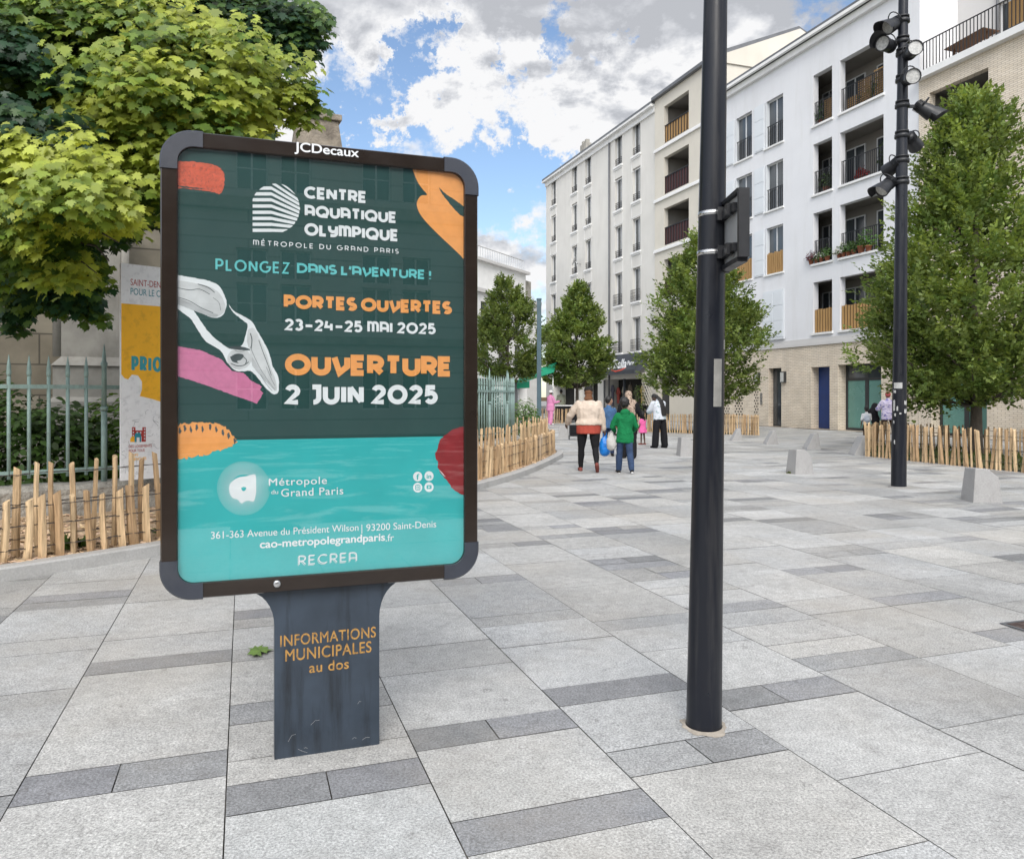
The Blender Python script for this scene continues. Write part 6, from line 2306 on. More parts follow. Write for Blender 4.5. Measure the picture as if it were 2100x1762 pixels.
class Person:
    def __init__(s, label, loc, face, H, skin, build=1.0, lean=0, legs=((0, 0, 2), (0, 0, 2)), arms=((0, 6, 12), (0, 6, 12)), head=(0, 0), kid=0.0, voxel=.008, feet=(0, 0), curl=.6, group=None, belly=0.0):
        """legs: (thigh forward, knee bend, splay); arms: (upper forward, upper outward, elbow forward[, elbow inward]); index 0 = left"""
        k = H / 1.75
        s.k, s.vox, s.build = k, voxel, build
        s.mb = MB()
        B = build
        l = R(lean)
        hipz = .92 - .03 * kid
        s.U, s.V, s.X = Vector((0, math.sin(l), math.cos(l))), Vector((0, math.cos(l), -math.sin(l))), Vector((1, 0, 0))
        hip = Vector((0, 0, hipz))
        sh_w = (.180 - .02 * kid) * (1 + .45 * (B - 1))
        s.hip = hip
        s.J = {}
        for i, sd in ((0, -1), (1, 1)):
            f, kb, spl = legs[i]
            h = hip + Vector((sd * .09 * B, 0, -.02))
            th = Vector((sd * math.sin(R(spl)), math.sin(R(f)), -math.cos(R(f)))).normalized()
            kn = h + th * .43
            f2 = f - kb
            shd = Vector((sd * math.sin(R(spl)) * .6, math.sin(R(f2)), -math.cos(R(f2)))).normalized()
            an = kn + shd * .41
            s.J['leg', i] = (h, kn, an)
            a = arms[i]
            S = hip + s.U * (.462 - .015 * kid) + s.X * sd * sh_w
            up = Vector((sd * math.sin(R(a[1])), math.sin(R(a[0] + lean * .5)), -math.cos(R(a[0])) * math.cos(R(a[1])))).normalized()
            E = S + up * .295
            inn_ = a[3] if len(a) > 3 else 0
            f3 = a[0] + a[2]
            fd = Vector((sd * math.sin(R(a[1] - inn_)), math.sin(R(f3)), -math.cos(R(f3)))).normalized()
            Wp = E + fd * .25
            s.J['arm', i] = (S, E, Wp, fd)
        low = min(s.J['leg', 0][2].z - .0, s.J['leg', 1][2].z) - .075
        s.dz = -low
        hd_s = 1 + .28 * kid
        s.neck = hip + s.U * .545
        pitch, yaw = head
        hm = Matrix.Rotation(R(-yaw), 3, 'Z') @ Matrix.Rotation(R(-(lean * .6 + pitch)), 3, 'X')
        s.hm = hm
        s.hs = hd_s
        s.head = s.neck + hm @ Vector((0, .02, .155 * hd_s))
        mb = s.mb
        thin = .90
        # torso
        loft(mb, [(hip + s.U * z - s.V * 0, rx * thin * B, ry * thin * B, s.X, s.V) for z, rx, ry in ((-.06, .10, .08), (-.03, .155, .105), (.04, .160, .110), (.14, .140, .10), (.27, .150, .105), (.40, .165, .105), (.48, .150, .085), (.53, .075, .06))])
        limb(mb, [s.neck - s.U * .05, s.head - hm @ Vector((0, .01, .06))], [.058, .052])
        # head with jaw, nose, brow and ears
        ball(mb, s.head, (.074 * hd_s, .092 * hd_s, .112 * hd_s), hm)
        ball(mb, s.head + hm @ Vector((0, .022, -.062)) * hd_s, (.054 * hd_s, .060 * hd_s, .050 * hd_s), hm)
        limb(mb, [s.head + hm @ Vector((0, .086, .012)) * hd_s, s.head + hm @ Vector((0, .104, -.028)) * hd_s], [.010 * hd_s, .016 * hd_s], 6)
        ball(mb, s.head + hm @ Vector((0, .088, -.062)) * hd_s, (.022, .010, .009), hm, 8)
        for sd in (-1, 1): ball(mb, s.head + hm @ Vector((sd * .077, -.006, -.012)) * hd_s, (.010, .02, .032), hm, 8)
        for i, sd in ((0, -1), (1, 1)):
            S, E, Wp, fd = s.J['arm', i]
            limb(mb, [S, S.lerp(E, .5), E, E.lerp(Wp, .4), Wp], [.050 * B ** .5, .045 * B ** .5, .037, .036, .026])
            # hand: palm, four fingers, thumb
            palm = Wp + fd * .055
            side = s.X * sd
            inw = (fd.cross(Vector((0, 1, 0)))); inw = inw.normalized() if inw.length > .2 else side
            acr = fd.cross(side); acr = acr.normalized() if acr.length > .2 else Vector((0, 1, 0))   # across the knuckles: front to back
            if acr.y < 0: acr = -acr
            crl = -side
            limb(mb, [Wp, palm, palm + fd * .03], [.024, .032, .030], 8)
            for q, L in enumerate((.070, .080, .074, .058)):
                b0 = palm + fd * .035 + acr * (.030 - .020 * q)
                b1 = b0 + (fd * (1 - curl * .35) + crl * curl * .5).normalized() * L * .5
                b2 = b1 + (fd * (1 - curl) + crl * curl).normalized() * L * .5
                limb(mb, [b0, b1, b2], [.0098, .0092, .0080], 6)
            t0 = palm + acr * .030 - fd * .02
            t1 = t0 + (acr * .75 + fd * .6 + crl * .2).normalized() * .032
            limb(mb, [t0, t1, t1 + (fd + crl * .4 * curl + acr * .15).normalized() * .030], [.012, .011, .0088], 6)
            s.J['hand', i] = palm + fd * .04
            h, kn, an = s.J['leg', i]
            limb(mb, [h, h.lerp(kn, .5), kn, kn.lerp(an, .35), an], [.078 * B, .068 * B ** .9, .050 * B ** .5, .050 * B ** .4, .034])
            fp = R(feet[i])
            toe = an + Vector((sd * .02, .15 * math.cos(fp), -.045 - .15 * math.sin(fp)))
            heel = an + Vector((0, -.045 * math.cos(fp), -.05 + .05 * math.sin(fp)))
            limb(mb, [heel, an + Vector((0, .05, -.04 - .05 * math.sin(fp))), toe], [.030, .036, .026], 8)
            s.J['foot', i] = (heel, toe)
        for v in range(len(mb.v)): mb.v[v] = s.T(mb.v[v])
        s.body = fused(mb, 'person', SKIN[skin], voxel * max(.75, k))
        s.body.location = loc
        s.body.rotation_euler = (0, 0, R(-face))
        tag(s.body, label, 'person', group)
        XF[s.body] = Matrix.Translation(Vector(loc)) @ Matrix.Rotation(R(-face), 4, 'Z')
        # eyes
        for sd in (-1, 1):
            m_ = MB()
            ball(m_, s.T(s.head + hm @ Vector((sd * .030, .078, .012)) * hd_s), (.012 * k, .008 * k, .009 * k), hm, 8)
            m_.build('eye', EYE, s.body)

    def T(s, p):
        return Vector((p[0], p[1], p[2] + s.dz)) * s.k

    def fin(s, mb, name, mat, wr=0.0, ws=9.0, vox=None):
        for v in range(len(mb.v)): mb.v[v] = s.T(mb.v[v])
        return fused(mb, name, mat, (vox or s.vox * 1.5) * max(.7, s.k), s.body, wr, ws, seed=len(bpy.data.meshes))

    def top(s, name, mat, hem=-.06, sleeve=1.0, th=.028, flare=1.0, wr=.006, collar=True, hood=False, ws=9.0):
        mb = MB()
        B = s.build
        z0 = hem
        loft(mb, [(s.hip + s.U * z, (rx * B + th) * (flare if z < .15 else 1), (ry * B + th) * (flare if z < .15 else 1), s.X, s.V) for z, rx, ry in ((z0, .150, .108), (z0 + .015, .158, .112), (max(.05, z0 + .05), .158, .112), (.16, .148, .105), (.28, .158, .108), (.38, .172, .108), (.44, .152, .094), (.485, .105, .074), (.535, .062, .056))])
        for i in (0, 1):
            S, E, Wp, fd = s.J['arm', i]
            if sleeve > .55:
                W2 = E.lerp(Wp, (sleeve - .5) * 2)
                limb(mb, [S, S.lerp(E, .5), E, E.lerp(W2, .5), W2], [.052 * B ** .4 + th * .6, .052 * B ** .5 + th * .7, .046 + th * .7, .042 + th * .6, .036 + th * .5])
            else:
                W2 = S.lerp(E, sleeve * 2)
                limb(mb, [S, W2], [.058 * B ** .5 + th * .8, .058 + th * .8])
        if collar: limb(mb, [s.neck - s.U * .05, s.neck + s.U * .012], [.080, .072])
        if hood:
            ball(mb, s.neck - s.V * .085 - s.U * .02, (.115, .070, .085))
            ball(mb, s.neck - s.V * .10 - s.U * .10, (.085, .05, .08))
        return s.fin(mb, name, mat, wr, ws)

    def trousers(s, mat, th=.014, end=.97, wide=0.0, wr=.009, name='trousers', crotch=True):
        mb = MB()
        B = s.build
        loft(mb, [(s.hip + s.U * z, rx * B + th, ry * B + th, s.X, s.V) for z, rx, ry in ((-.10, .09, .075), (-.05, .150, .105), (.02, .158, .110), (.12, .142, .10))])
        for i in (0, 1):
            h, kn, an = s.J['leg', i]
            a2 = kn.lerp(an, end)
            limb(mb, [h, h.lerp(kn, .5), kn, kn.lerp(a2, .4), a2], [.086 * B + th, .075 * B ** .9 + th + wide * .3, .054 * B ** .5 + th + wide * .6, .053 * B ** .4 + th + wide * .8, .040 + th + wide])
        return s.fin(mb, name, mat, wr)

    def skirt(s, mat, z0, z1, r1, name='skirt', wr=.008):
        mb = MB()
        B = s.build
        loft(mb, [(s.hip + Vector((0, 0, z)), rx, ry, s.X, s.V) for z, rx, ry in ((z1, r1, r1 * .85), (z1 + .02, r1, r1 * .85), ((z0 + z1) / 2, (r1 + .16 * B) / 2, (r1 + .14 * B) / 2 * .9), (z0, .15 * B, .12 * B))], 20)
        return s.fin(mb, name, mat, wr, 14)

    def shoes(s, mat, sole=None):
        for i in (0, 1):
            mb = MB()
            heel, toe = s.J['foot', i]
            an = s.J['leg', i][2]
            limb(mb, [heel + Vector((0, -.01, .0)), heel.lerp(toe, .5) + Vector((0, 0, .012)), toe + Vector((0, .02, .0))], [.042, .046, .036], 10)
            limb(mb, [an + Vector((0, 0, -.02)), heel.lerp(an, .3)], [.040, .044], 8)
            o = s.fin(mb, 'shoe', mat, 0)
            if sole:
                mb = MB()
                limb(mb, [heel + Vector((0, -.02, -.028)), heel.lerp(toe, .5) + Vector((0, 0, -.020)), toe + Vector((0, .035, -.018))], [.034, .040, .032], 10)
                o2 = s.fin(mb, 'sole', sole, 0)
                o2.parent = o

    def hair(s, kind='short', mat=None):
        mb = MB()
        q = s.hs
        hm, h = s.hm, s.head
        ball(mb, h + hm @ Vector((0, -.016, .022)) * q, (.086 * q, .096 * q, .108 * q), hm)
        if kind == 'afro': ball(mb, h + hm @ Vector((0, -.014, .034)) * q, (.102 * q, .108 * q, .112 * q), hm)
        if kind == 'bun':
            for sd in (-1, 1): ball(mb, h + hm @ Vector((sd * .055, -.03, .11)) * q, (.042, .042, .042), hm)
        # cut the hair back from the face
        o = s.fin(mb, 'hair', mat or HAIR, .006 if kind != 'afro' else .014, 26)
        me = o.data
        bm = bmesh.new(); bm.from_mesh(me)
        fc = s.T(h + hm @ Vector((0, .10, -.045)) * q)
        kill = [v for v in bm.verts if ((hm.transposed() @ (v.co - fc)).y > -.085 * q * s.k and (hm.transposed() @ (v.co - s.T(h))).z < .045 * q * s.k and (hm.transposed() @ (v.co - s.T(h))).y > .012 * q * s.k)]
        bmesh.ops.delete(bm, geom=kill, context='VERTS')
        bm.to_mesh(me); bm.free()
        return o


GR = cloth('beige_quilt', (.57, .475, .395), .10, 9)
nt_ = GR.node_tree
CL = {
    'beige': GR, 'rust': cloth('rust_shirt', (.36, .065, .045)), 'black': cloth('black_cloth', (.012, .012, .014)), 'green': cloth('green_hoodie', (.008, .16, .055), .2, 8),
    'jeans': cloth('blue_jeans', (.035, .06, .12), .3, 10), 'denim': cloth('denim_jacket', (.055, .12, .24), .3, 12), 'navy': cloth('navy_trousers', (.018, .032, .075)),
    'leopard': cloth('leopard_scarf', (.42, .32, .25), .15, 12, (38, (.09, .06, .045), (1, 1, 1), .52)), 'pink': cloth('pink_dress', (.72, .13, .34), .15, 20), 'lightpink': cloth('pink_tracksuit', (.62, .24, .42), .1, 9),
    'greytee': cloth('pale_grey_tee', (.55, .58, .63), .12, 7, (11, (.30, .38, .40), (1, 1, 1), .56)), 'white': cloth('white_cloth', (.72, .72, .72)), 'khaki': cloth('khaki_suit', (.34, .35, .28)),
    'patterned': cloth('patterned_jacket', (.62, .56, .70), .15, 10, (9, (.05, .05, .32), (1, 1, 3.2), .55)), 'redcap': cloth('red_cap', (.42, .10, .10)), 'brown': cloth('brown_trousers', (.06, .038, .024)),
    'shoe_dark': cloth('dark_shoe', (.02, .018, .017)), 'shoe_red': cloth('red_brown_shoe', (.20, .06, .05)), 'sole': cloth('white_sole', (.66, .66, .66)), 'cap_black': cloth('black_cap', (.018, .017, .016)),
    'lining': cloth('grey_lining', (.36, .40, .40)), 'scarf_tan': cloth('tan_headscarf', (.16, .075, .04)), 'blue_bag': None, 'backpack': cloth('pale_backpack', (.52, .56, .62), .1, 8), 'bag_grey': cloth('pale_grey_bag', (.46, .45, .43)),
}
_t = NT('blue_plastic_bag')
CL['blue_bag'] = _t.bsdf(_t.scale((.012, .22, .72), _t.ramp(_t.noise(11, 5, .6), .3, .7, .7, 1.3)), .32, spec=.5, normal=_t.bump(_t.noise(22, 5, .6, dist=1.0), .6, .012))

# woman in the beige jacket, walking away
w1 = Person('person in beige quilted jacket, rust shirt and black leggings walking away with a bag', gp(1207, 967), 2, 1.74, 'dark', 1.34, lean=2, legs=((10, 2, 3), (-6, 38, 2)), feet=(0, 55), arms=((12, 34, 34, 20), (-2, 13, 10, 2)))
w1.top('rust_shirt', CL['rust'], -.15, .1, .006, 1.16, collar=False, wr=.004)
w1.top('jacket', CL['beige'], .03, .96, .036, 1.10, wr=.014, ws=12)
w1.trousers(CL['black'], .008)
w1.shoes(CL['shoe_red'])
w1.hair('short', CL['scarf_tan'])
mb = MB(); ball(mb, w1.head + Vector((0, -.005, .05)), (.094, .106, .085)); limb(mb, [w1.head + Vector((-.05, .10, .03)), w1.head + Vector((0, .15, .025)), w1.head + Vector((.05, .10, .03))], [.02, .022, .02])
w1.fin(mb, 'cap', CL['cap_black'], .004)
mb = MB(); ball(mb, w1.neck + Vector((0, -.02, .03)), (.095, .085, .06)); ball(mb, w1.head + Vector((0, -.06, -.06)), (.075, .055, .06)); w1.fin(mb, 'headscarf', CL['scarf_tan'], .006, 20)


def world_hand(p, i):
    return XF[p.body] @ p.T(p.J['hand', i])


def carrier_bag(name, label, hand, h, w, d, mat, seed=0, cat='bag'):
    mb = MB()
    h0 = hand + Vector((0, 0, .02))
    prof = [(0, .016, .012), (.10, .03, .02), (.24, w * .30, d * .5), (.45, w * .44, d * .9), (.72, w * .5, d), (.92, w * .40, d * .8), (1, w * .2, d * .4)]
    loft(mb, [(h0 - Vector((0, 0, z * h)), rx, ry, Vector((1, 0, 0)), Vector((0, 1, 0))) for z, rx, ry in prof], 14)
    o = fused(mb, name, mat, .010, None, .014, 11, seed)
    tag(o, label, cat)
    # handle loops round the fingers
    for s_ in (-1, 1):
        mb = MB()
        mb.tube([h0 + Vector((-.045, s_ * .012, -.11)), h0 + Vector((-.03, s_ * .01, .0)), h0 + Vector((0, s_ * .008, .028)), h0 + Vector((.03, s_ * .01, .0)), h0 + Vector((.045, s_ * .012, -.11))], .007, 5)
        mb.build('handle', mat, o)
    return o


carrier_bag('plastic_bag', 'bright blue plastic carrier bag held by the person in the beige jacket', world_hand(w1, 1), .46, .25, .10, CL['blue_bag'], 3)

# child in the green hoodie
c1_ = Person('child in green hooded sweatshirt, jeans and sneakers walking away', gp(1281, 971), -2, 1.47, 'dark', 1.02, lean=2, legs=((12, 4, 2), (-8, 16, 3)), feet=(0, 30), arms=((8, 22, 48, 40), (8, 24, 48, 40)), kid=.7)
c1_.top('hoodie', CL['green'], -.19, .9, .032, 1.03, wr=.020, hood=True, ws=9)
mb = MB(); limb(mb, [c1_.neck + Vector((-.03, -.075, .015)), c1_.neck + Vector((.03, -.075, .015))], [.03, .03]); c1_.fin(mb, 'hood_lining', CL['lining'])
c1_.trousers(CL['jeans'], .014, wide=.010, wr=.014)
c1_.shoes(CL['shoe_dark'], CL['sole'])
c1_.hair('afro')
carrier_bag('cloth_bag', 'pale grey bag hanging beside the child in the green hoodie', XF[c1_.body] @ c1_.T(Vector((-.31, .06, .93))), .36, .20, .09, CL['bag_grey'], 5)

# boy in denim
b1 = Person('child in blue denim jacket and navy trousers looking to the right', gp(1248, 935), 8, 1.50, 'tan', .98, legs=((5, 2, 2), (-6, 10, 2)), feet=(0, 15), arms=((2, 8, 18), (14, 8, 40)), head=(0, 55), kid=.6)
b1.top('denim_jacket', CL['denim'], -.10, .95, .026, wr=.007)
b1.trousers(CL['navy'], .012, wide=.008)
b1.shoes(CL['shoe_dark'])
b1.hair('short')

# woman in leopard-print headscarf
l1 = Person('person in leopard print headscarf and black clothes in front of the clothes shop', at(1289, 19.3), 10, 1.66, 'brown', 1.12, legs=((4, 2, 2), (-4, 8, 2)), arms=((10, 14, 25), (18, 22, 50)))
l1.top('black_coat', CL['black'], -.30, .95, .03, 1.12)
l1.trousers(CL['black'], .02, wide=.03)
l1.shoes(CL['shoe_dark'])
mb = MB()
ball(mb, l1.head + Vector((0, -.012, .012)), (.098, .112, .128))
limb(mb, [l1.neck + Vector((0, -.03, .10)), l1.neck + Vector((.02, -.08, -.02)), l1.hip + Vector((.07, -.14, .38)), l1.hip + Vector((.12, -.16, .22))], [.09, .12, .11, .06])
limb(mb, [l1.neck + Vector((-.12, -.01, -.02)), l1.neck + Vector((.13, -.01, -.02))], [.07, .08])
l1.fin(mb, 'headscarf', CL['leopard'], .012, 10)

# toddler
t1 = Person('toddler in pink puff-sleeved dress and red sandals', gp(1318, 912), -42, .98, 'dark', 1.02, legs=((3, 2, 1), (-3, 4, 1)), arms=((8, 10, 18), (4, 10, 18)), kid=1.6, head=(4, -18))
t1.top('dress_bodice', CL['pink'], .06, .22, .045, wr=.006, collar=False)
t1.skirt(CL['pink'], .22, -.26, .27, 'dress_skirt', .014)
t1.shoes(CL['shoe_red'])
t1.hair('bun')

# woman with long braids, head bowed
g1 = Person('person with very long dark braids, pale grey top and wide black trousers', gp(1353, 919), -28, 1.66, 'dark', 1.12, lean=10, legs=((2, 0, 5), (-2, 0, 6)), arms=((24, 12, 70, 30), (24, 14, 70, 30)), head=(34, -22))
g1.top('grey_tee', CL['greytee'], -.06, .48, .04, 1.05, wr=.012, ws=7)
g1.trousers(CL['black'], .022, wide=.045, wr=.006)
g1.shoes(CL['shoe_dark'])
g1.hair('short')
mb = MB()
rnd = random.Random(3)
for i in range(11):
    x = -.065 + .013 * i
    limb(mb, [g1.head + g1.hm @ Vector((x * .9, -.085, .02)), g1.neck - g1.V * (.11 + .02 * rnd.random()) + g1.X * (x + .02), g1.hip + g1.U * .30 - g1.V * .175 + g1.X * (x * 1.2 + .035), g1.hip + g1.U * (.02 + .06 * rnd.random()) - g1.V * .185 + g1.X * (x * 1.4 + .05)], [.022, .019, .017, .010], 6)
g1.fin(mb, 'braids', HAIR, .006, 30)

# people by the stalls in the distance
p1 = Person('person in pink outfit and white cap with dark crossbody bag', at(1129, 41.5), 60, 1.84, 'dark', 1.15, legs=((4, 2, 2), (-4, 4, 2)), arms=((4, 10, 25), (20, 10, 85)), voxel=.010)
p1.top('pink_top', CL['lightpink'], -.22, .95, .04, 1.12)
p1.trousers(CL['lightpink'], .022, wide=.03)
p1.shoes(CL['white'])
mb = MB(); ball(mb, p1.head + Vector((0, 0, .045)), (.096, .108, .088)); limb(mb, [p1.head + Vector((-.04, .11, .03)), p1.head + Vector((0, .16, .02)), p1.head + Vector((.04, .11, .03))], [.02, .02, .02]); p1.fin(mb, 'cap', CL['white'])
mb = MB(); ball(mb, p1.hip + Vector((.10, .15, .20)), (.14, .075, .105)); limb(mb, [p1.hip + Vector((.0, .16, .24)), p1.hip + Vector((-.12, .13, .46)), p1.neck + Vector((-.10, -.02, -.02))], [.025, .022, .022])
for v in range(len(mb.v)): mb.v[v] = XF[p1.body] @ p1.T(mb.v[v])
o = fused(mb, 'crossbody_bag', CL['black'], .02); tag(o, 'dark bag slung across the person in pink', 'bag')
k1 = Person('person in khaki clothes standing behind the distant paling fence', at(1151, 47.0), -20, 1.92, 'brown', 1.05, legs=((2, 0, 3), (-2, 0, 3)), arms=((4, 8, 15), (8, 8, 20)), voxel=.011)
k1.top('khaki_top', CL['khaki'], -.2, .95, .04, 1.06)
k1.trousers(CL['khaki'], .02, wide=.03)
k1.shoes(CL['shoe_dark'])
k1.hair('short')

# child with backpack and adult by the right-hand bed
d1 = Person('child in white top and black skirt wearing a pale backpack', at(1777, 26.0), 14, 1.16, 'dark', .98, legs=((8, 4, 2), (-6, 10, 2)), arms=((-14, 12, 4), (24, 8, 60)), kid=.9, voxel=.009)
d1.top('white_tee', CL['white'], -.02, .42, .028)
d1.skirt(CL['black'], .10, -.34, .20, 'skirt', .006)
d1.shoes(CL['shoe_dark'])
d1.hair('short')
mb = MB()
bk = d1.hip + d1.U * .27 - d1.V * .20
ball(mb, bk, (.155, .085, .20)); ball(mb, bk + Vector((0, -.06, -.07)), (.11, .05, .08))
for sd in (-1, 1): limb(mb, [d1.neck + Vector((sd * .085, -.12, -.06)), d1.neck + Vector((sd * .095, .01, .0)), d1.hip + Vector((sd * .12, .12, .30)), d1.hip + Vector((sd * .15, .02, .16))], [.018] * 4, 6)
for v in range(len(mb.v)): mb.v[v] = XF[d1.body] @ d1.T(mb.v[v])
o = fused(mb, 'backpack', CL['backpack'], .012, None, .006, 12); tag(o, 'pale grey backpack worn by the child in the black skirt', 'backpack')
m1_ = Person('person in white and blue patterned jacket and red cap beside the lamp post', at(1822, 27.0), 6, 1.68, 'brown', 1.14, lean=3, legs=((4, 2, 8), (-6, 6, 8)), arms=((18, 24, 70, 30), (10, 14, 30)), voxel=.009)
m1_.top('patterned_jacket', CL['patterned'], -.18, .95, .05, 1.06, wr=.01)
m1_.trousers(CL['brown'], .02, wide=.01)
m1_.shoes(CL['shoe_dark'])
mb = MB(); ball(mb, m1_.head + Vector((0, -.01, .035)), (.098, .11, .105)); m1_.fin(mb, 'cap', CL['redcap'], .004)
hd = world_hand(m1_, 0)
mb = MB()
hh = hd + Vector((-.06, -.05, .0))
limb(mb, [hh + Vector((0, 0, .12)), hh + Vector((-.05, 0, -.10)), hh + Vector((.02, .02, -.36)), hh + Vector((.05, .02, -.58))], [.10, .14, .15, .10])
limb(mb, [hh + Vector((-.06, 0, .02)), hh + Vector((-.22, 0, -.10))], [.07, .05])
o = fused(mb, 'black_jacket', CL['black'], .016, None, .02, 8); tag(o, 'black jacket hanging over the arm of the person in the patterned jacket', 'jacket')

# ------------------------------------------------------------------ granite bollards
def bollard_mesh(kind):
    mb = MB()
    if kind == 0:     # long slope on the left
        a = [(-.20, 0), (-.20, .04), (.02, .46), (.14, .50), (.20, 0)]
        b = [(-.20, 0), (-.19, .04), (.03, .45), (.13, .48), (.20, 0)]
    else:             # upright left, clipped shoulder on the right
        a = [(-.20, 0), (-.155, .50), (.02, .49), (.16, .37), (.20, 0)]
        b = [(-.20, 0), (-.15, .485), (.02, .475), (.155, .36), (.20, 0)]
    mb.rings([[(x, -.20 + (.03 if z > .1 else 0), z - .01) for x, z in a], [(x, .20 - (.03 if z > .1 else 0), z - .01) for x, z in b]])
    me = mb.mesh('bollard', MT['bollard'])
    return me


MT['bollard'] = M('bollard_granite', (.34, .335, .33), .75, .2, 70, bump=.4, bscale=90, dirt=((.22, .21, .20), .5, 5, (1, 1, .6)))
BM = [bollard_mesh(0), bollard_mesh(1)]
for (x, y, kind, rz, sc, lab) in ((1640, 971, 1, 8, 1.0, 'granite bollard with a grassy tuft at its foot, in the open plaza'), (2012, 1028, 1, -6, 1.02, 'nearest and largest-looking granite bollard near the right edge'),
                              (1509, 904, 0, 0, .9, 'granite bollard farthest from the lamp post in the row before the brick wall'), (1580, 911, 0, 0, .95, 'granite bollard opposite the dark glazed door'),
                              (1664, 921, 0, 0, 1.0, 'granite bollard opposite the blue door'), (1762, 933, 0, 0, 1.08, 'granite bollard touching the corner of the long paling fence'),
                              (1406, 935, 1, 4, 1.0, 'granite bollard half hidden by the black sign pole'), (1156, 898, 1, -8, .95, 'granite bollard between the paling and the person in beige')):
    o = place('bollard', BM[kind], None, gp(x, y), (0, 0, R(rz)))
    o.scale = (sc, sc, sc)
    b_ = o.modifiers.new('bevel', 'BEVEL'); b_.width, b_.segments = .012, 2
    tag(o, lab, 'bollard', 'granite bollards on the plaza')

# ------------------------------------------------------------------ banner panel by the railings
QX = Vector((.695, .720, 0)).normalized()
QO = Vector((-4.862, 9.70, 0))
QP = Plane(QO, QX)
Z4 = lambda x, y: (x * .4464, 466 + y * .4464)
banner = thing('banner_panel', 'tall white and orange housing panel fixed to the railings behind the poster', 'panel', QO)
zt4, zb4 = QP.at(*Z4(555, 165))[1], QP.at(*Z4(555, 1165))[1]
WQ = 1.25
mb = MB()
mb.prism([QP.w(0, zb4, 0), QP.w(WQ, zb4, 0), QP.w(WQ, zt4, 0), QP.w(0, zt4, 0)], -QP.n * .045)
bs = mb.build('board', paper('banner_white', (.88, .89, .90), .06, scale=6, grain=(14, (.42, .43, .45), (1, 1, 1), .25)), banner, world=True)
MQ = {'orange': paper('banner_orange', (.96, .50, .03), .05, scale=6, grain=(10, (.45, .22, .03), (1, 1, 1), .25)), 'teal': paper('banner_teal', (.05, .33, .38), .1, scale=20), 'red': paper('banner_red', (.42, .05, .04), .15, scale=20), 'cap': paper('banner_teal_ink', (.03, .26, .33), .1), 'grey': paper('banner_grey', (.30, .31, .33), .2, scale=9), 'white': paper('banner_white_ink', (.66, .68, .71), .06)}
q = [QP.at(*Z4(x, y)) for x, y in [(553, 350), (740, 363), (740, 803), (700, 790), (642, 776), (652, 745), (652, 710), (634, 682), (606, 678), (588, 700), (572, 694), (553, 676)]]
q = [(max(.004, a), z) for a, z in q]
edge = q[1][0]
q = [q[0], (WQ - .004, q[0][1])] + [(WQ - .004, q[2][1] - .35)] + q[2:]
mb = MB(); QP.tri_poly(mb, q, .0006); mb.build('orange_block', MQ['orange'], bs, world=True)


def qword(s, mat, xl, yb, xr, yt, bold=0.0, name='lettering'):
    mb = MB()
    (a, b), (c_, d) = Z4(xl, yb), Z4(xr, yt)
    QP.font(mb, s, a, b, c_, d, .0014, bold, 1.0)
    mb.build(name, MQ[mat], bs, world=True)


qword('SAINT-DEN', 'red', 600, 267, 738, 236, .0)
qword('POUR LE C', 'cap', 600, 310, 736, 278, .0)
mb = MB()
(a, b), (c_, d) = Z4(604, 664), Z4(745, 592)
QP.stroke(mb, 'PRIO', a, b, c_, d, .20, .0014, .07)
mb.build('lettering', MQ['teal'], bs, world=True)
for s_, y, xr, mm in (('DES LOGEMENTS', 1014, 697, 'red'), ('POUR TOUS', 1034, 664, 'red'), ('NEUFS', 1054, 634, 'orange'), ('& RÉNOVÉS', 1073, 672, 'orange')):
    qword(s_, mm, 592, y, xr, y - 13, .015)


def qshape(name, mat, pts, off):
    mb = MB(); QP.tri_poly(mb, [QP.at(*Z4(*p)) for p in pts], off); mb.build(name, MQ[mat], bs, world=True)


qshape('castle_emblem', 'red', [(606, 986), (606, 919), (622, 919), (622, 934), (654, 934), (654, 919), (670, 919), (670, 986), (650, 986), (650, 962), (628, 962), (628, 986)], .0012)
qshape('castle_emblem', 'orange', [(598, 987), (598, 972), (606, 962), (618, 962), (618, 987)], .0016)
qshape('castle_emblem', 'cap', [(618, 987), (618, 958)] + arc(633, 958, 15, -16, 180, 0, 8)[1:-1] + [(648, 958), (648, 987), (641, 987), (641, 966), (627, 966), (627, 987)], .0020)
for (x, y) in ((612, 928), (612, 943), (612, 957), (664, 928), (664, 943), (664, 957), (664, 972), (630, 944), (646, 944)):
    qshape('castle_emblem', 'white', arc(x, y, 3.4, 4.2, 0, 360, 8)[:-1], .0024)
rnd = random.Random(8)
mb = MB()
for k in range(34):
    x, y = 560 + rnd.random() * 170, 860 + rnd.random() * 280
    if 590 < x < 700 and 905 < y < 1085: continue
    a = rnd.random() * 6.28
    pts = [(x, y)]
    for q_ in range(4):
        a += (rnd.random() - .5) * 1.6
        pts.append((pts[-1][0] + math.cos(a) * 8, pts[-1][1] + math.sin(a) * 8))
    pts = [p for p in pts if p[0] > 557]
    if len(pts) > 1:
        for quad in ribbon([QP.at(*Z4(*p)) for p in pts], .0035): QP.poly(mb, [(v.x, v.y) for v in quad], .0009 + k * 4e-6)
mb.build('line_drawing', MQ['grey'], bs, world=True)

# ------------------------------------------------------------------ shop awning, street-end market, posts and small things
n_out = Vector((-.9456, -.3253, 0))
aw_ = thing('shop_awning', 'dark shop awning with a white script name and red swoosh', 'awning', FO, FR)
ua, ub = fac_u(1327), fac_u(1243)
zA, zB = 4.45, 3.02
mb = MB()
mb.prism([(ua, .02, zA), (ua, .55, zA - .02), (ua, .95, zB + .28), (ua, .95, zB), (ua, .90, zB), (ua, .02, zB + .5)], (ub - ua, 0, 0))
mb.build('canopy', MT['awning_dark'], aw_)
AP = Plane(FO + n_out * 0.0, -SD)
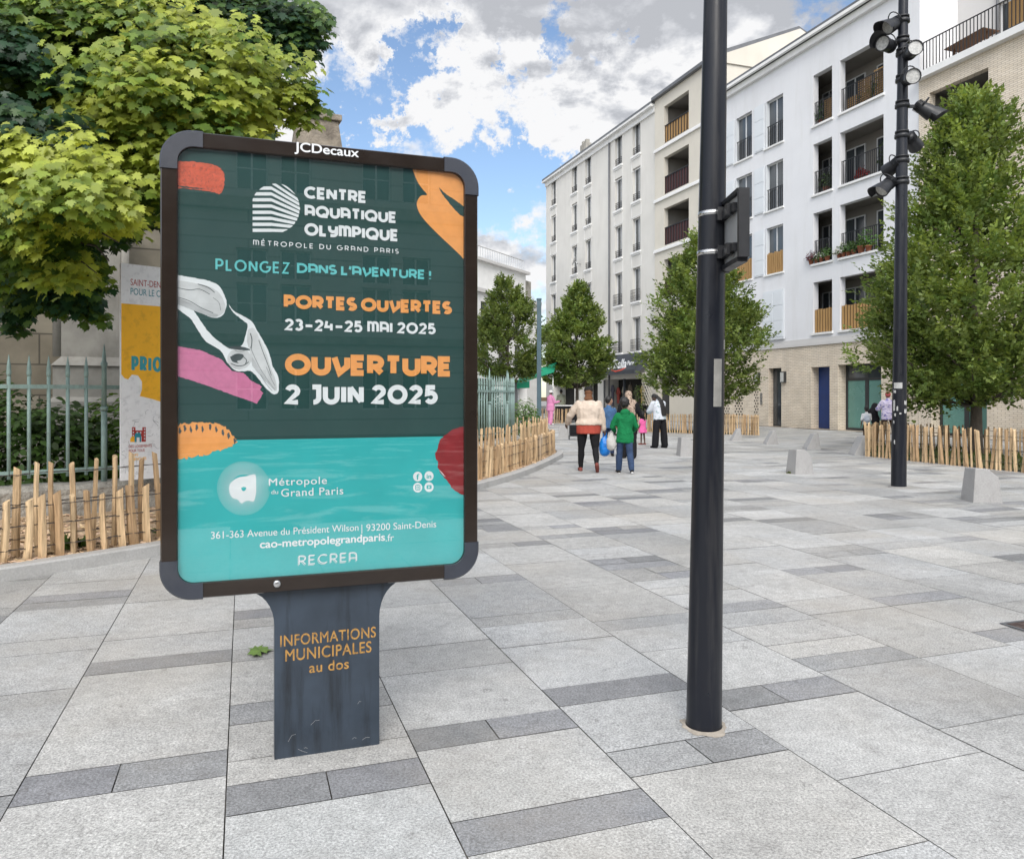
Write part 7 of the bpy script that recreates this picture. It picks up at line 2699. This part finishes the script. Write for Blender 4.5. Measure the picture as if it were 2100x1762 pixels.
# the sloping front: lettering sits on a plane raised just clear of it
sl0, sl1 = Vector((0, .55, zA - .02)), Vector((0, .95, zB + .28))


def on_slope(x, y):
    """photo position -> point on the sloping awning front"""
    d = Vector(((x - HX) / FPX, 1, (HY - y) / FPX)); c = Vector((0, 0, CAMH))
    inv = Matrix.Rotation(-FR, 4, 'Z')
    c2 = inv @ (c - FO); d2 = inv.to_3x3() @ d
    sv = sl1 - sl0
    nn = Vector((0, -sv.z, sv.y)).normalized()
    if nn.y < 0: nn = -nn
    t_ = (sl0 + nn * .006 - c2).dot(nn) / d2.dot(nn)
    return c2 + d2 * t_


def slope_text(s, xl, yb, xr, yt, bold, shear, mat):
    V, Fc = font_text(s, bold, 1.0, shear)
    x0, x1 = min(v.x for v in V), max(v.x for v in V)
    A, Bp, Tp = on_slope(xl, yb), on_slope(xr, yb), on_slope(xl, yt)
    Bp = Vector((Bp.x, A.y, A.z))
    mb = MB()
    b = len(mb.v)
    for v in V:
        f = (v.x - x0) / (x1 - x0)
        mb.pt(A + (Bp - A) * f + (Tp - A) * (v.y / .73))
    for f in Fc: mb.face([b + i for i in f])
    mb.build('lettering', mat, aw_)


slope_text("O'Bella", 1246, 757, 1284, 739, .02, .4, MP['white'])
slope_text('Paris', 1286, 749, 1300, 740, .02, .3, MP['white'])
mb = MB()
for quad in ribbon([(1254, 759), (1262, 762), (1274, 759), (1283, 754)], 2.2): mb.poly([on_slope(v.x, v.y) for v in quad])
mb.build('swoosh', MT['red_paint'], aw_)
GC = [(.30, .02, .02), (.55, .38, .10), (.09, .09, .06), (.16, .13, .10), (.32, .30, .24), (.25, .05, .04), (.10, .10, .13)]
for k in range(7):
    u = shop_h[0] + .45 + k * (shop_h[1] - shop_h[0] - .9) / 6
    g = thing('hanging_garment', ['dark red dress', 'yellow patterned robe', 'black coat', 'brown tunic', 'pale beige dress', 'crimson shawl', 'slate blue dress'][k] + ' hanging in the open front of the clothes shop', 'garment', FO + SD * u + n_out * -.45, FR, 'garments hanging in the shop')
    mb = MB()
    zt, zb = 2.35 - .1 * (k % 3), .75 + .25 * (k % 2)
    o_ = [(-.20, zb), (.20, zb), (.17, (zt + zb) / 2), (.19, zt - .45), (.30, zt - .5), (.32, zt - .38), (.14, zt - .06), (.05, zt), (-.05, zt), (-.14, zt - .06), (-.32, zt - .38), (-.30, zt - .5), (-.19, zt - .45), (-.17, (zt + zb) / 2)]
    mb.prism([(x, -.03 + .02 * math.sin(x * 20), z) for x, z in o_], (0, .07, 0))
    mb.build('cloth', cloth('garment', GC[k], .4, 9), g)
    mb = MB(); mb.tube([(0, 0, zt - .02), (0, 0, zt + .12), (.03, 0, zt + .15), (.0, 0, zt + .18)], .008, 5); mb.build('hanger', MT['steel'], g)
# teal street post
tp_ = at(1105.5, 37.5)
post_t = thing('street_post', 'square blue-grey painted post rising beside the green market canopy', 'post', tp_)
mb = MB(); mb.box((-.105, -.105, 0), (.105, .105, 6.15)); mb.build('shaft', MT['pole_blue'], post_t, bevel=.01)
mb = MB(); mb.box((-.14, -.14, 0), (.14, .14, .25)); mb.box((-.12, -.12, 6.15), (.12, .12, 6.22)); mb.build('cap', MT['pole_blue'], post_t)
# green canopy
cn = thing('market_canopy', 'bright green market canopy sloping down to the left at the street end', 'canopy', at(1098, 44))
mb = MB()
A, B, C_, D_ = px(1060, 789, 43), px(1136, 764, 45), px(1141, 745, 47), px(1066, 772, 45)
mb.prism([A, B, C_, D_], (0, 0, .04))
mb.build('canvas', MT['awning_green'], cn, world=True)
mb = MB(); mb.hexa([px(1060, 797, 43), px(1086, 796, 43.7), px(1086, 796, 43.72), px(1060, 797, 43.02)], [A, px(1086, 781, 43.7), px(1086, 781, 43.72), px(1060, 789, 43.02)]); mb.build('valance', MT['awning_green'], cn, world=True)
for p, zt in ((at(1063, 43.2), 2.2), (at(1134, 45.2), 3.0)):
    mb = MB(); mb.tube([p, p + Vector((0, 0, zt))], .035, 6); mb.build('canopy_pole', MT['steel'], cn, world=True)
st_ = thing('market_stall', 'low market table with a white top and dark cloth behind the distant paling', 'market stall', at(1190, 46))
a = at(1190, 46)
mb = MB(); mb.box((a.x - 1.5, a.y - .5, .95), (a.x + .9, a.y + .5, 1.0)); mb.build('table_top', MT['white_paint'], st_, world=True)
mb = MB(); mb.box((a.x - 1.46, a.y - .46, .12), (a.x + .86, a.y + .46, .948)); mb.build('cloth', CL['black'], st_, world=True)
for sx in (-1.4, .8):
    for sy in (-.4, .4):
        mb = MB(); mb.tube([(a.x + sx, a.y + sy, 0), (a.x + sx, a.y + sy, .12)], .03, 6); mb.build('leg', MT['steel'], st_, world=True)
cr_ = thing('fruit_crate', 'crate of oranges on a stand beside the blue-grey post', 'crate', at(1114, 48))
a = at(1114, 48)
mb = MB()
for z in (1.25, 1.36): mb.box((a.x - .35, a.y - .25, z), (a.x + .35, a.y - .23, z + .08)); mb.box((a.x - .35, a.y + .23, z), (a.x + .35, a.y + .25, z + .08)); mb.box((a.x - .37, a.y - .25, z), (a.x - .35, a.y + .25, z + .08)); mb.box((a.x + .35, a.y - .25, z), (a.x + .37, a.y + .25, z + .08))
mb.box((a.x - .35, a.y - .24, 1.22), (a.x + .35, a.y + .24, 1.24)); mb.box((a.x - .30, a.y - .2, 0), (a.x - .24, a.y + .2, 1.22)); mb.box((a.x + .24, a.y - .2, 0), (a.x + .30, a.y + .2, 1.22))
mb.build('crate', MT['bamboo'], cr_, world=True)
mb = MB()
for i in range(7):
    for j in range(5): ball(mb, (a.x - .29 + i * .097, a.y - .19 + j * .095, 1.38 + .03 * ((i + j) % 2)), (.045, .045, .045), None, 8)
o = mb.build('oranges', MP['orange'], cr_, world=True)
# wire trolley by the walkers
tr_ = thing('shopping_trolley', 'black wire shopping trolley standing beyond the person in beige', 'trolley', gp(1178, 902))
mb = MB()
for (p, q) in (((-.17, -.14, .1), (-.17, -.14, .62)), ((.17, -.14, .1), (.17, -.14, .62)), ((-.17, .14, .1), (-.17, .14, .62)), ((.17, .14, .1), (.17, .14, .62)), ((-.17, .14, .62), (-.19, .20, .95)), ((.17, .14, .62), (.19, .20, .95)), ((-.19, .20, .95), (.19, .20, .95))): mb.beam(p, q, .016, .016)
for z in (.12, .28, .45, .62):
    for (p, q) in (((-.18, -.14, z), (.18, -.14, z)), ((-.18, .14, z), (.18, .14, z)), ((-.17, -.15, z), (-.17, .15, z)), ((.17, -.15, z), (.17, .15, z))): mb.beam(p, q, .010, .010)
mb.build('frame', MT['black_metal'], tr_)
mb = MB(); mb.box((-.15, -.12, .13), (.15, .12, .52)); mb.build('bag', CL['black'], tr_, bevel=.02)
for sx in (-.18, .18):
    mb = MB(); mb.tube([(sx - .015, .1, .07), (sx + .015, .1, .07)], .07, 12); mb.build('wheel', MT['black_metal'], tr_)
# satellite dish
u = fac_u(1193.0); zz = fac_z(1193, 537)
ds = thing('satellite_dish', 'small grey satellite dish on the old tenement wall', 'satellite dish', FO + SD * u, FR)
mb = MB()
mb.M = Matrix.Translation((.1, .55, zz)) @ Matrix.Rotation(R(-70), 4, 'X') @ Matrix.Rotation(R(25), 4, 'Y')
mb.lathe([(.02, 0), (.2, .03), (.38, .10), (.385, .11), (.2, .045), (.02, .015)], (0, 0, 0), 18)
mb.build('dish', MT['sign_back'], ds)
mb = MB(); mb.tube([(.1, .02, zz - .2), (.1, .3, zz - .2), (.1, .5, zz)], .025, 6); mb.tube([(.1, .5, zz), (.1, .95, zz + .1)], .012, 5); mb.build('arm', MT['steel'], ds)


# flower pots on the loggia sills and plants behind the railings
def pot_plant(label, u, y, z, r, hh, leafc, seed, leaf=.11, spread=.28, n=150, flowers=None, group='potted plants on the loggias', tm=OVAL):
    rg = np.random.default_rng(seed)
    th = thing('flower_pot', label, 'flower pot', FO + SD * u + n_out * y + Vector((0, 0, z)), FR, group)
    mb = MB()
    mb.lathe([(r * .68, 0), (r * .95, r * 1.5), (r * 1.05, r * 1.5), (r * 1.05, r * 1.8), (r * .9, r * 1.8), (r * .85, r * 1.55)], (0, 0, 0), 14)
    mb.build('pot', MT['terracotta'], th)
    d = unit(rg.normal(0, 1, (n, 3))); d[:, 2] = np.abs(d[:, 2])
    p = d * (.3 + .7 * rg.random((n, 1))) * np.array([spread, spread * .8, hh]) + np.array([0, 0, r * 1.7])
    c = np.array(leafc) * (.6 + .8 * rg.random((n, 1)))
    if flowers is not None:
        m_ = rg.random(n) < .3
        c[m_] = np.array(flowers)
    me = leaf_mesh('plant', p, unit(d + rg.normal(0, .4, (n, 3)) + np.array([0, .3, .4])), unit(d + rg.normal(0, .4, (n, 3))), leaf * (.6 + .8 * rg.random(n)), tm, c, MT['leaf'])
    place('plant', me, th)


Z2F = FLOORS[1] + .0
pots = [(1664.5, .13, .45, (.09, .012, .02), .40, None, 'pot of dark red foliage at the end of the narrow loggia sill'), (1675.5, .10, .3, (.06, .09, .03), .26, None, 'small potted plant second on the narrow loggia sill'),
        (1685, .11, .42, (.07, .13, .03), .30, (.7, .7, .7), 'potted white flowers on the narrow loggia sill'), (1697, .13, .55, (.06, .12, .03), .30, None, 'widest pot with green plant on the narrow loggia sill'),
        (1722, .12, .40, (.06, .11, .03), .32, (.6, .6, .62), 'first pot at the left end of the wide loggia sill'), (1731, .11, .5, (.07, .13, .03), .30, (.7, .7, .7), 'potted plant with pale blooms, second on the wide loggia sill'),
        (1741, .12, .42, (.06, .12, .03), .28, None, 'small green plant third on the wide loggia sill'), (1752, .12, .5, (.06, .11, .03), .3, None, 'green plant fourth on the wide loggia sill'),
        (1767, .17, .55, (.07, .13, .03), .36, None, 'large terracotta pot on the wide loggia sill'), (1782, .14, .9, (.08, .20, .03), .55, None, 'bright leafy plant at the right end of the wide loggia sill')]
for k, (x, r, hh, c, sp_, fl_, lab) in enumerate(pots):
    pot_plant(lab, fac_u(x), .02, Z2F, r, hh, c, 60 + k, .10, sp_, 170, fl_)
for k, (x, fl, y, hh, c, sp_, lab) in enumerate(((1672, 3, -.35, .9, (.05, .10, .03), .35, 'trailing green plant in the narrow top loggia'), (1784, 3, -.45, 1.0, (.07, .13, .03), .45, 'tall plant behind the trellis in the wide top loggia'), (1757, 3, -.5, .8, (.10, .11, .03), .4, 'yellow-green plant in the wide top loggia'),
                                 (1684, 2, -.30, .9, (.05, .09, .025), .40, 'bushy plant behind the narrow third-floor railing'), (1800, 2, -.4, 1.3, (.05, .09, .025), .35, 'tall dark plant at the right of the wide third-floor loggia'), (1748, 2, -.5, .4, (.30, .03, .03), .3, 'low red-flowered plant in the wide third-floor loggia'))):
    pot_plant(lab, fac_u(x), y, FLOORS[fl] + .01, .16, hh, c, 80 + k, .14, sp_, 190)

# fallen leaf, weeds, drain
lf = gp(533, 1338)
rg = np.random.default_rng(2)
mb = MB()
pp = [(x * .19, (y - .45) * .19) for x, y, z in MAPLE]
cz = [(.006 + .008 * abs(math.sin(9 * x + 3 * y * 40)) + .007 * abs(math.sin(31 * x + 20 * y))) for x, y in pp]
ci = mb.pt((0, .0, .012))
ids = [mb.pt((x, y * .8, z)) for (x, y), z in zip(pp, cz)]
for i in range(len(ids)): mb.face([ci, ids[i], ids[(i + 1) % len(ids)]])
o = mb.build('fallen_leaf', M('fallen_leaf', (.12, .20, .04), .6, .35, 30, bump=.4, bscale=60))
o.location, o.rotation_euler = lf, (0, 0, R(-75))
tag(o, 'single crumpled green leaf lying on the paving beside the poster foot', 'leaf')


def weed(label, p, n, r, h, seed, c=(.07, .13, .03)):
    rg = np.random.default_rng(seed)
    a = rg.random(n) * 6.28
    d = np.stack([np.cos(a), np.sin(a), .5 + rg.random(n)], -1)
    ps = np.stack([np.cos(a) * r * rg.random(n), np.sin(a) * r * rg.random(n), .0 * a], -1)
    me = leaf_mesh('weed', ps, rg.normal(0, 1, (n, 3)), unit(d), h * (.5 + .8 * rg.random(n)), OVAL if h < .16 else LANCE, np.array(c) * (.6 + .8 * rg.random((n, 1))), MT['leaf'])
    tag(place('weed', me, None, p), label, 'weed')


weed('grass tuft at the foot of the granite bollard in the open plaza', gp(1622, 971), 45, .10, .06, 1, (.10, .12, .035))
weed('small weed on the kerb in front of the split stakes at the left', gp(138, 1150) + Vector((0, .12, .11)), 60, .12, .13, 2)
weed('weed at the bend of the kerb by the paling tip', at(1118, 18.6) + Vector((-.2, 0, .11)), 60, .14, .14, 3)
weed('seedling among the wood chips below the orange panel', Vector((-3.55, 8.15, .12)), 50, .10, .16, 4)
dg_ = gp(2100, 1293)
dr_ = thing('drain_cover', 'rusty dark metal drain cover set in the paving at the right edge', 'drain cover', dg_, FR - math.pi / 2)
mb = MB()
for lo, hi in (((-.02, -.16, .003), (.0, .16, .009)), ((.56, -.16, .003), (.58, .16, .009)), ((0, -.16, .003), (.56, -.14, .009)), ((0, .14, .003), (.56, .16, .009))): mb.box(lo, hi)
mb.build('rim', MT['zinc'], dr_)
mb = MB(); mb.box((.0, -.14, .0015), (.56, .14, .005)); mb.build('plate', M('rusty_plate', (.05, .03, .025), .8, .5, 18, bump=.8, bscale=35, dirt=((.30, .28, .26), .6, 16, (1, 1, 1))), dr_)
# ------------------------------------------------------------------ the building across the plaza, behind the viewer (it shows in the poster glass)
RC = BO + BX * .66 + BP.n * 27.5
rbd = thing('stone_municipal_building', 'grey stone building behind the viewer, mirrored in the poster glass', 'building', (RC.x, RC.y, 0), math.atan2(BX.y, BX.x))
mb = MB()
holes = []
for k in range(-5, 6):
    for dx in (-1.35, .25):
        u = k * 4.7 + dx + .9
        for z, h in ((1.0, 1.6), (4.3, 1.5), (6.0, 1.1), (9.3, 1.7)): holes.append((u, u + 1.15, z, z + h, .3))
wall_grid(mb, -28, 28, -.02, 13.5, holes, y=0)
body_rest(mb, -28, 28, -.02, 13.5, 9)
mb.build('wall', MT['rear_stone'] if 'rear_stone' in MT else brick_mat('rear_stone', (.52, .51, .49), (.47, .46, .44), (.33, .32, .31), 60.0, .62, .03, bump=.4, var=.1), rbd)
mb = MB()
for z, d, h in ((3.55, .22, .3), (8.5, .35, .45), (11.8, .5, .5), (13.2, .6, .3)): mb.box((-28.1, .003, z), (28.1, d, z + h))
mb.build('cornice', MT['stone_plain'], rbd)
mf, mp = win_frame(1.15, 1.6, .06, cross=(.8,)).mesh('window', MT['frame_white']), pane(1.15, 1.6, .06).mesh('pane', MT['glass'])
for h in holes:
    f = place('window', mf, rbd, (h[0], -.2, h[2])); f.scale = (1, 1, (h[3] - h[2]) / 1.6)
    place('pane', mp, f)
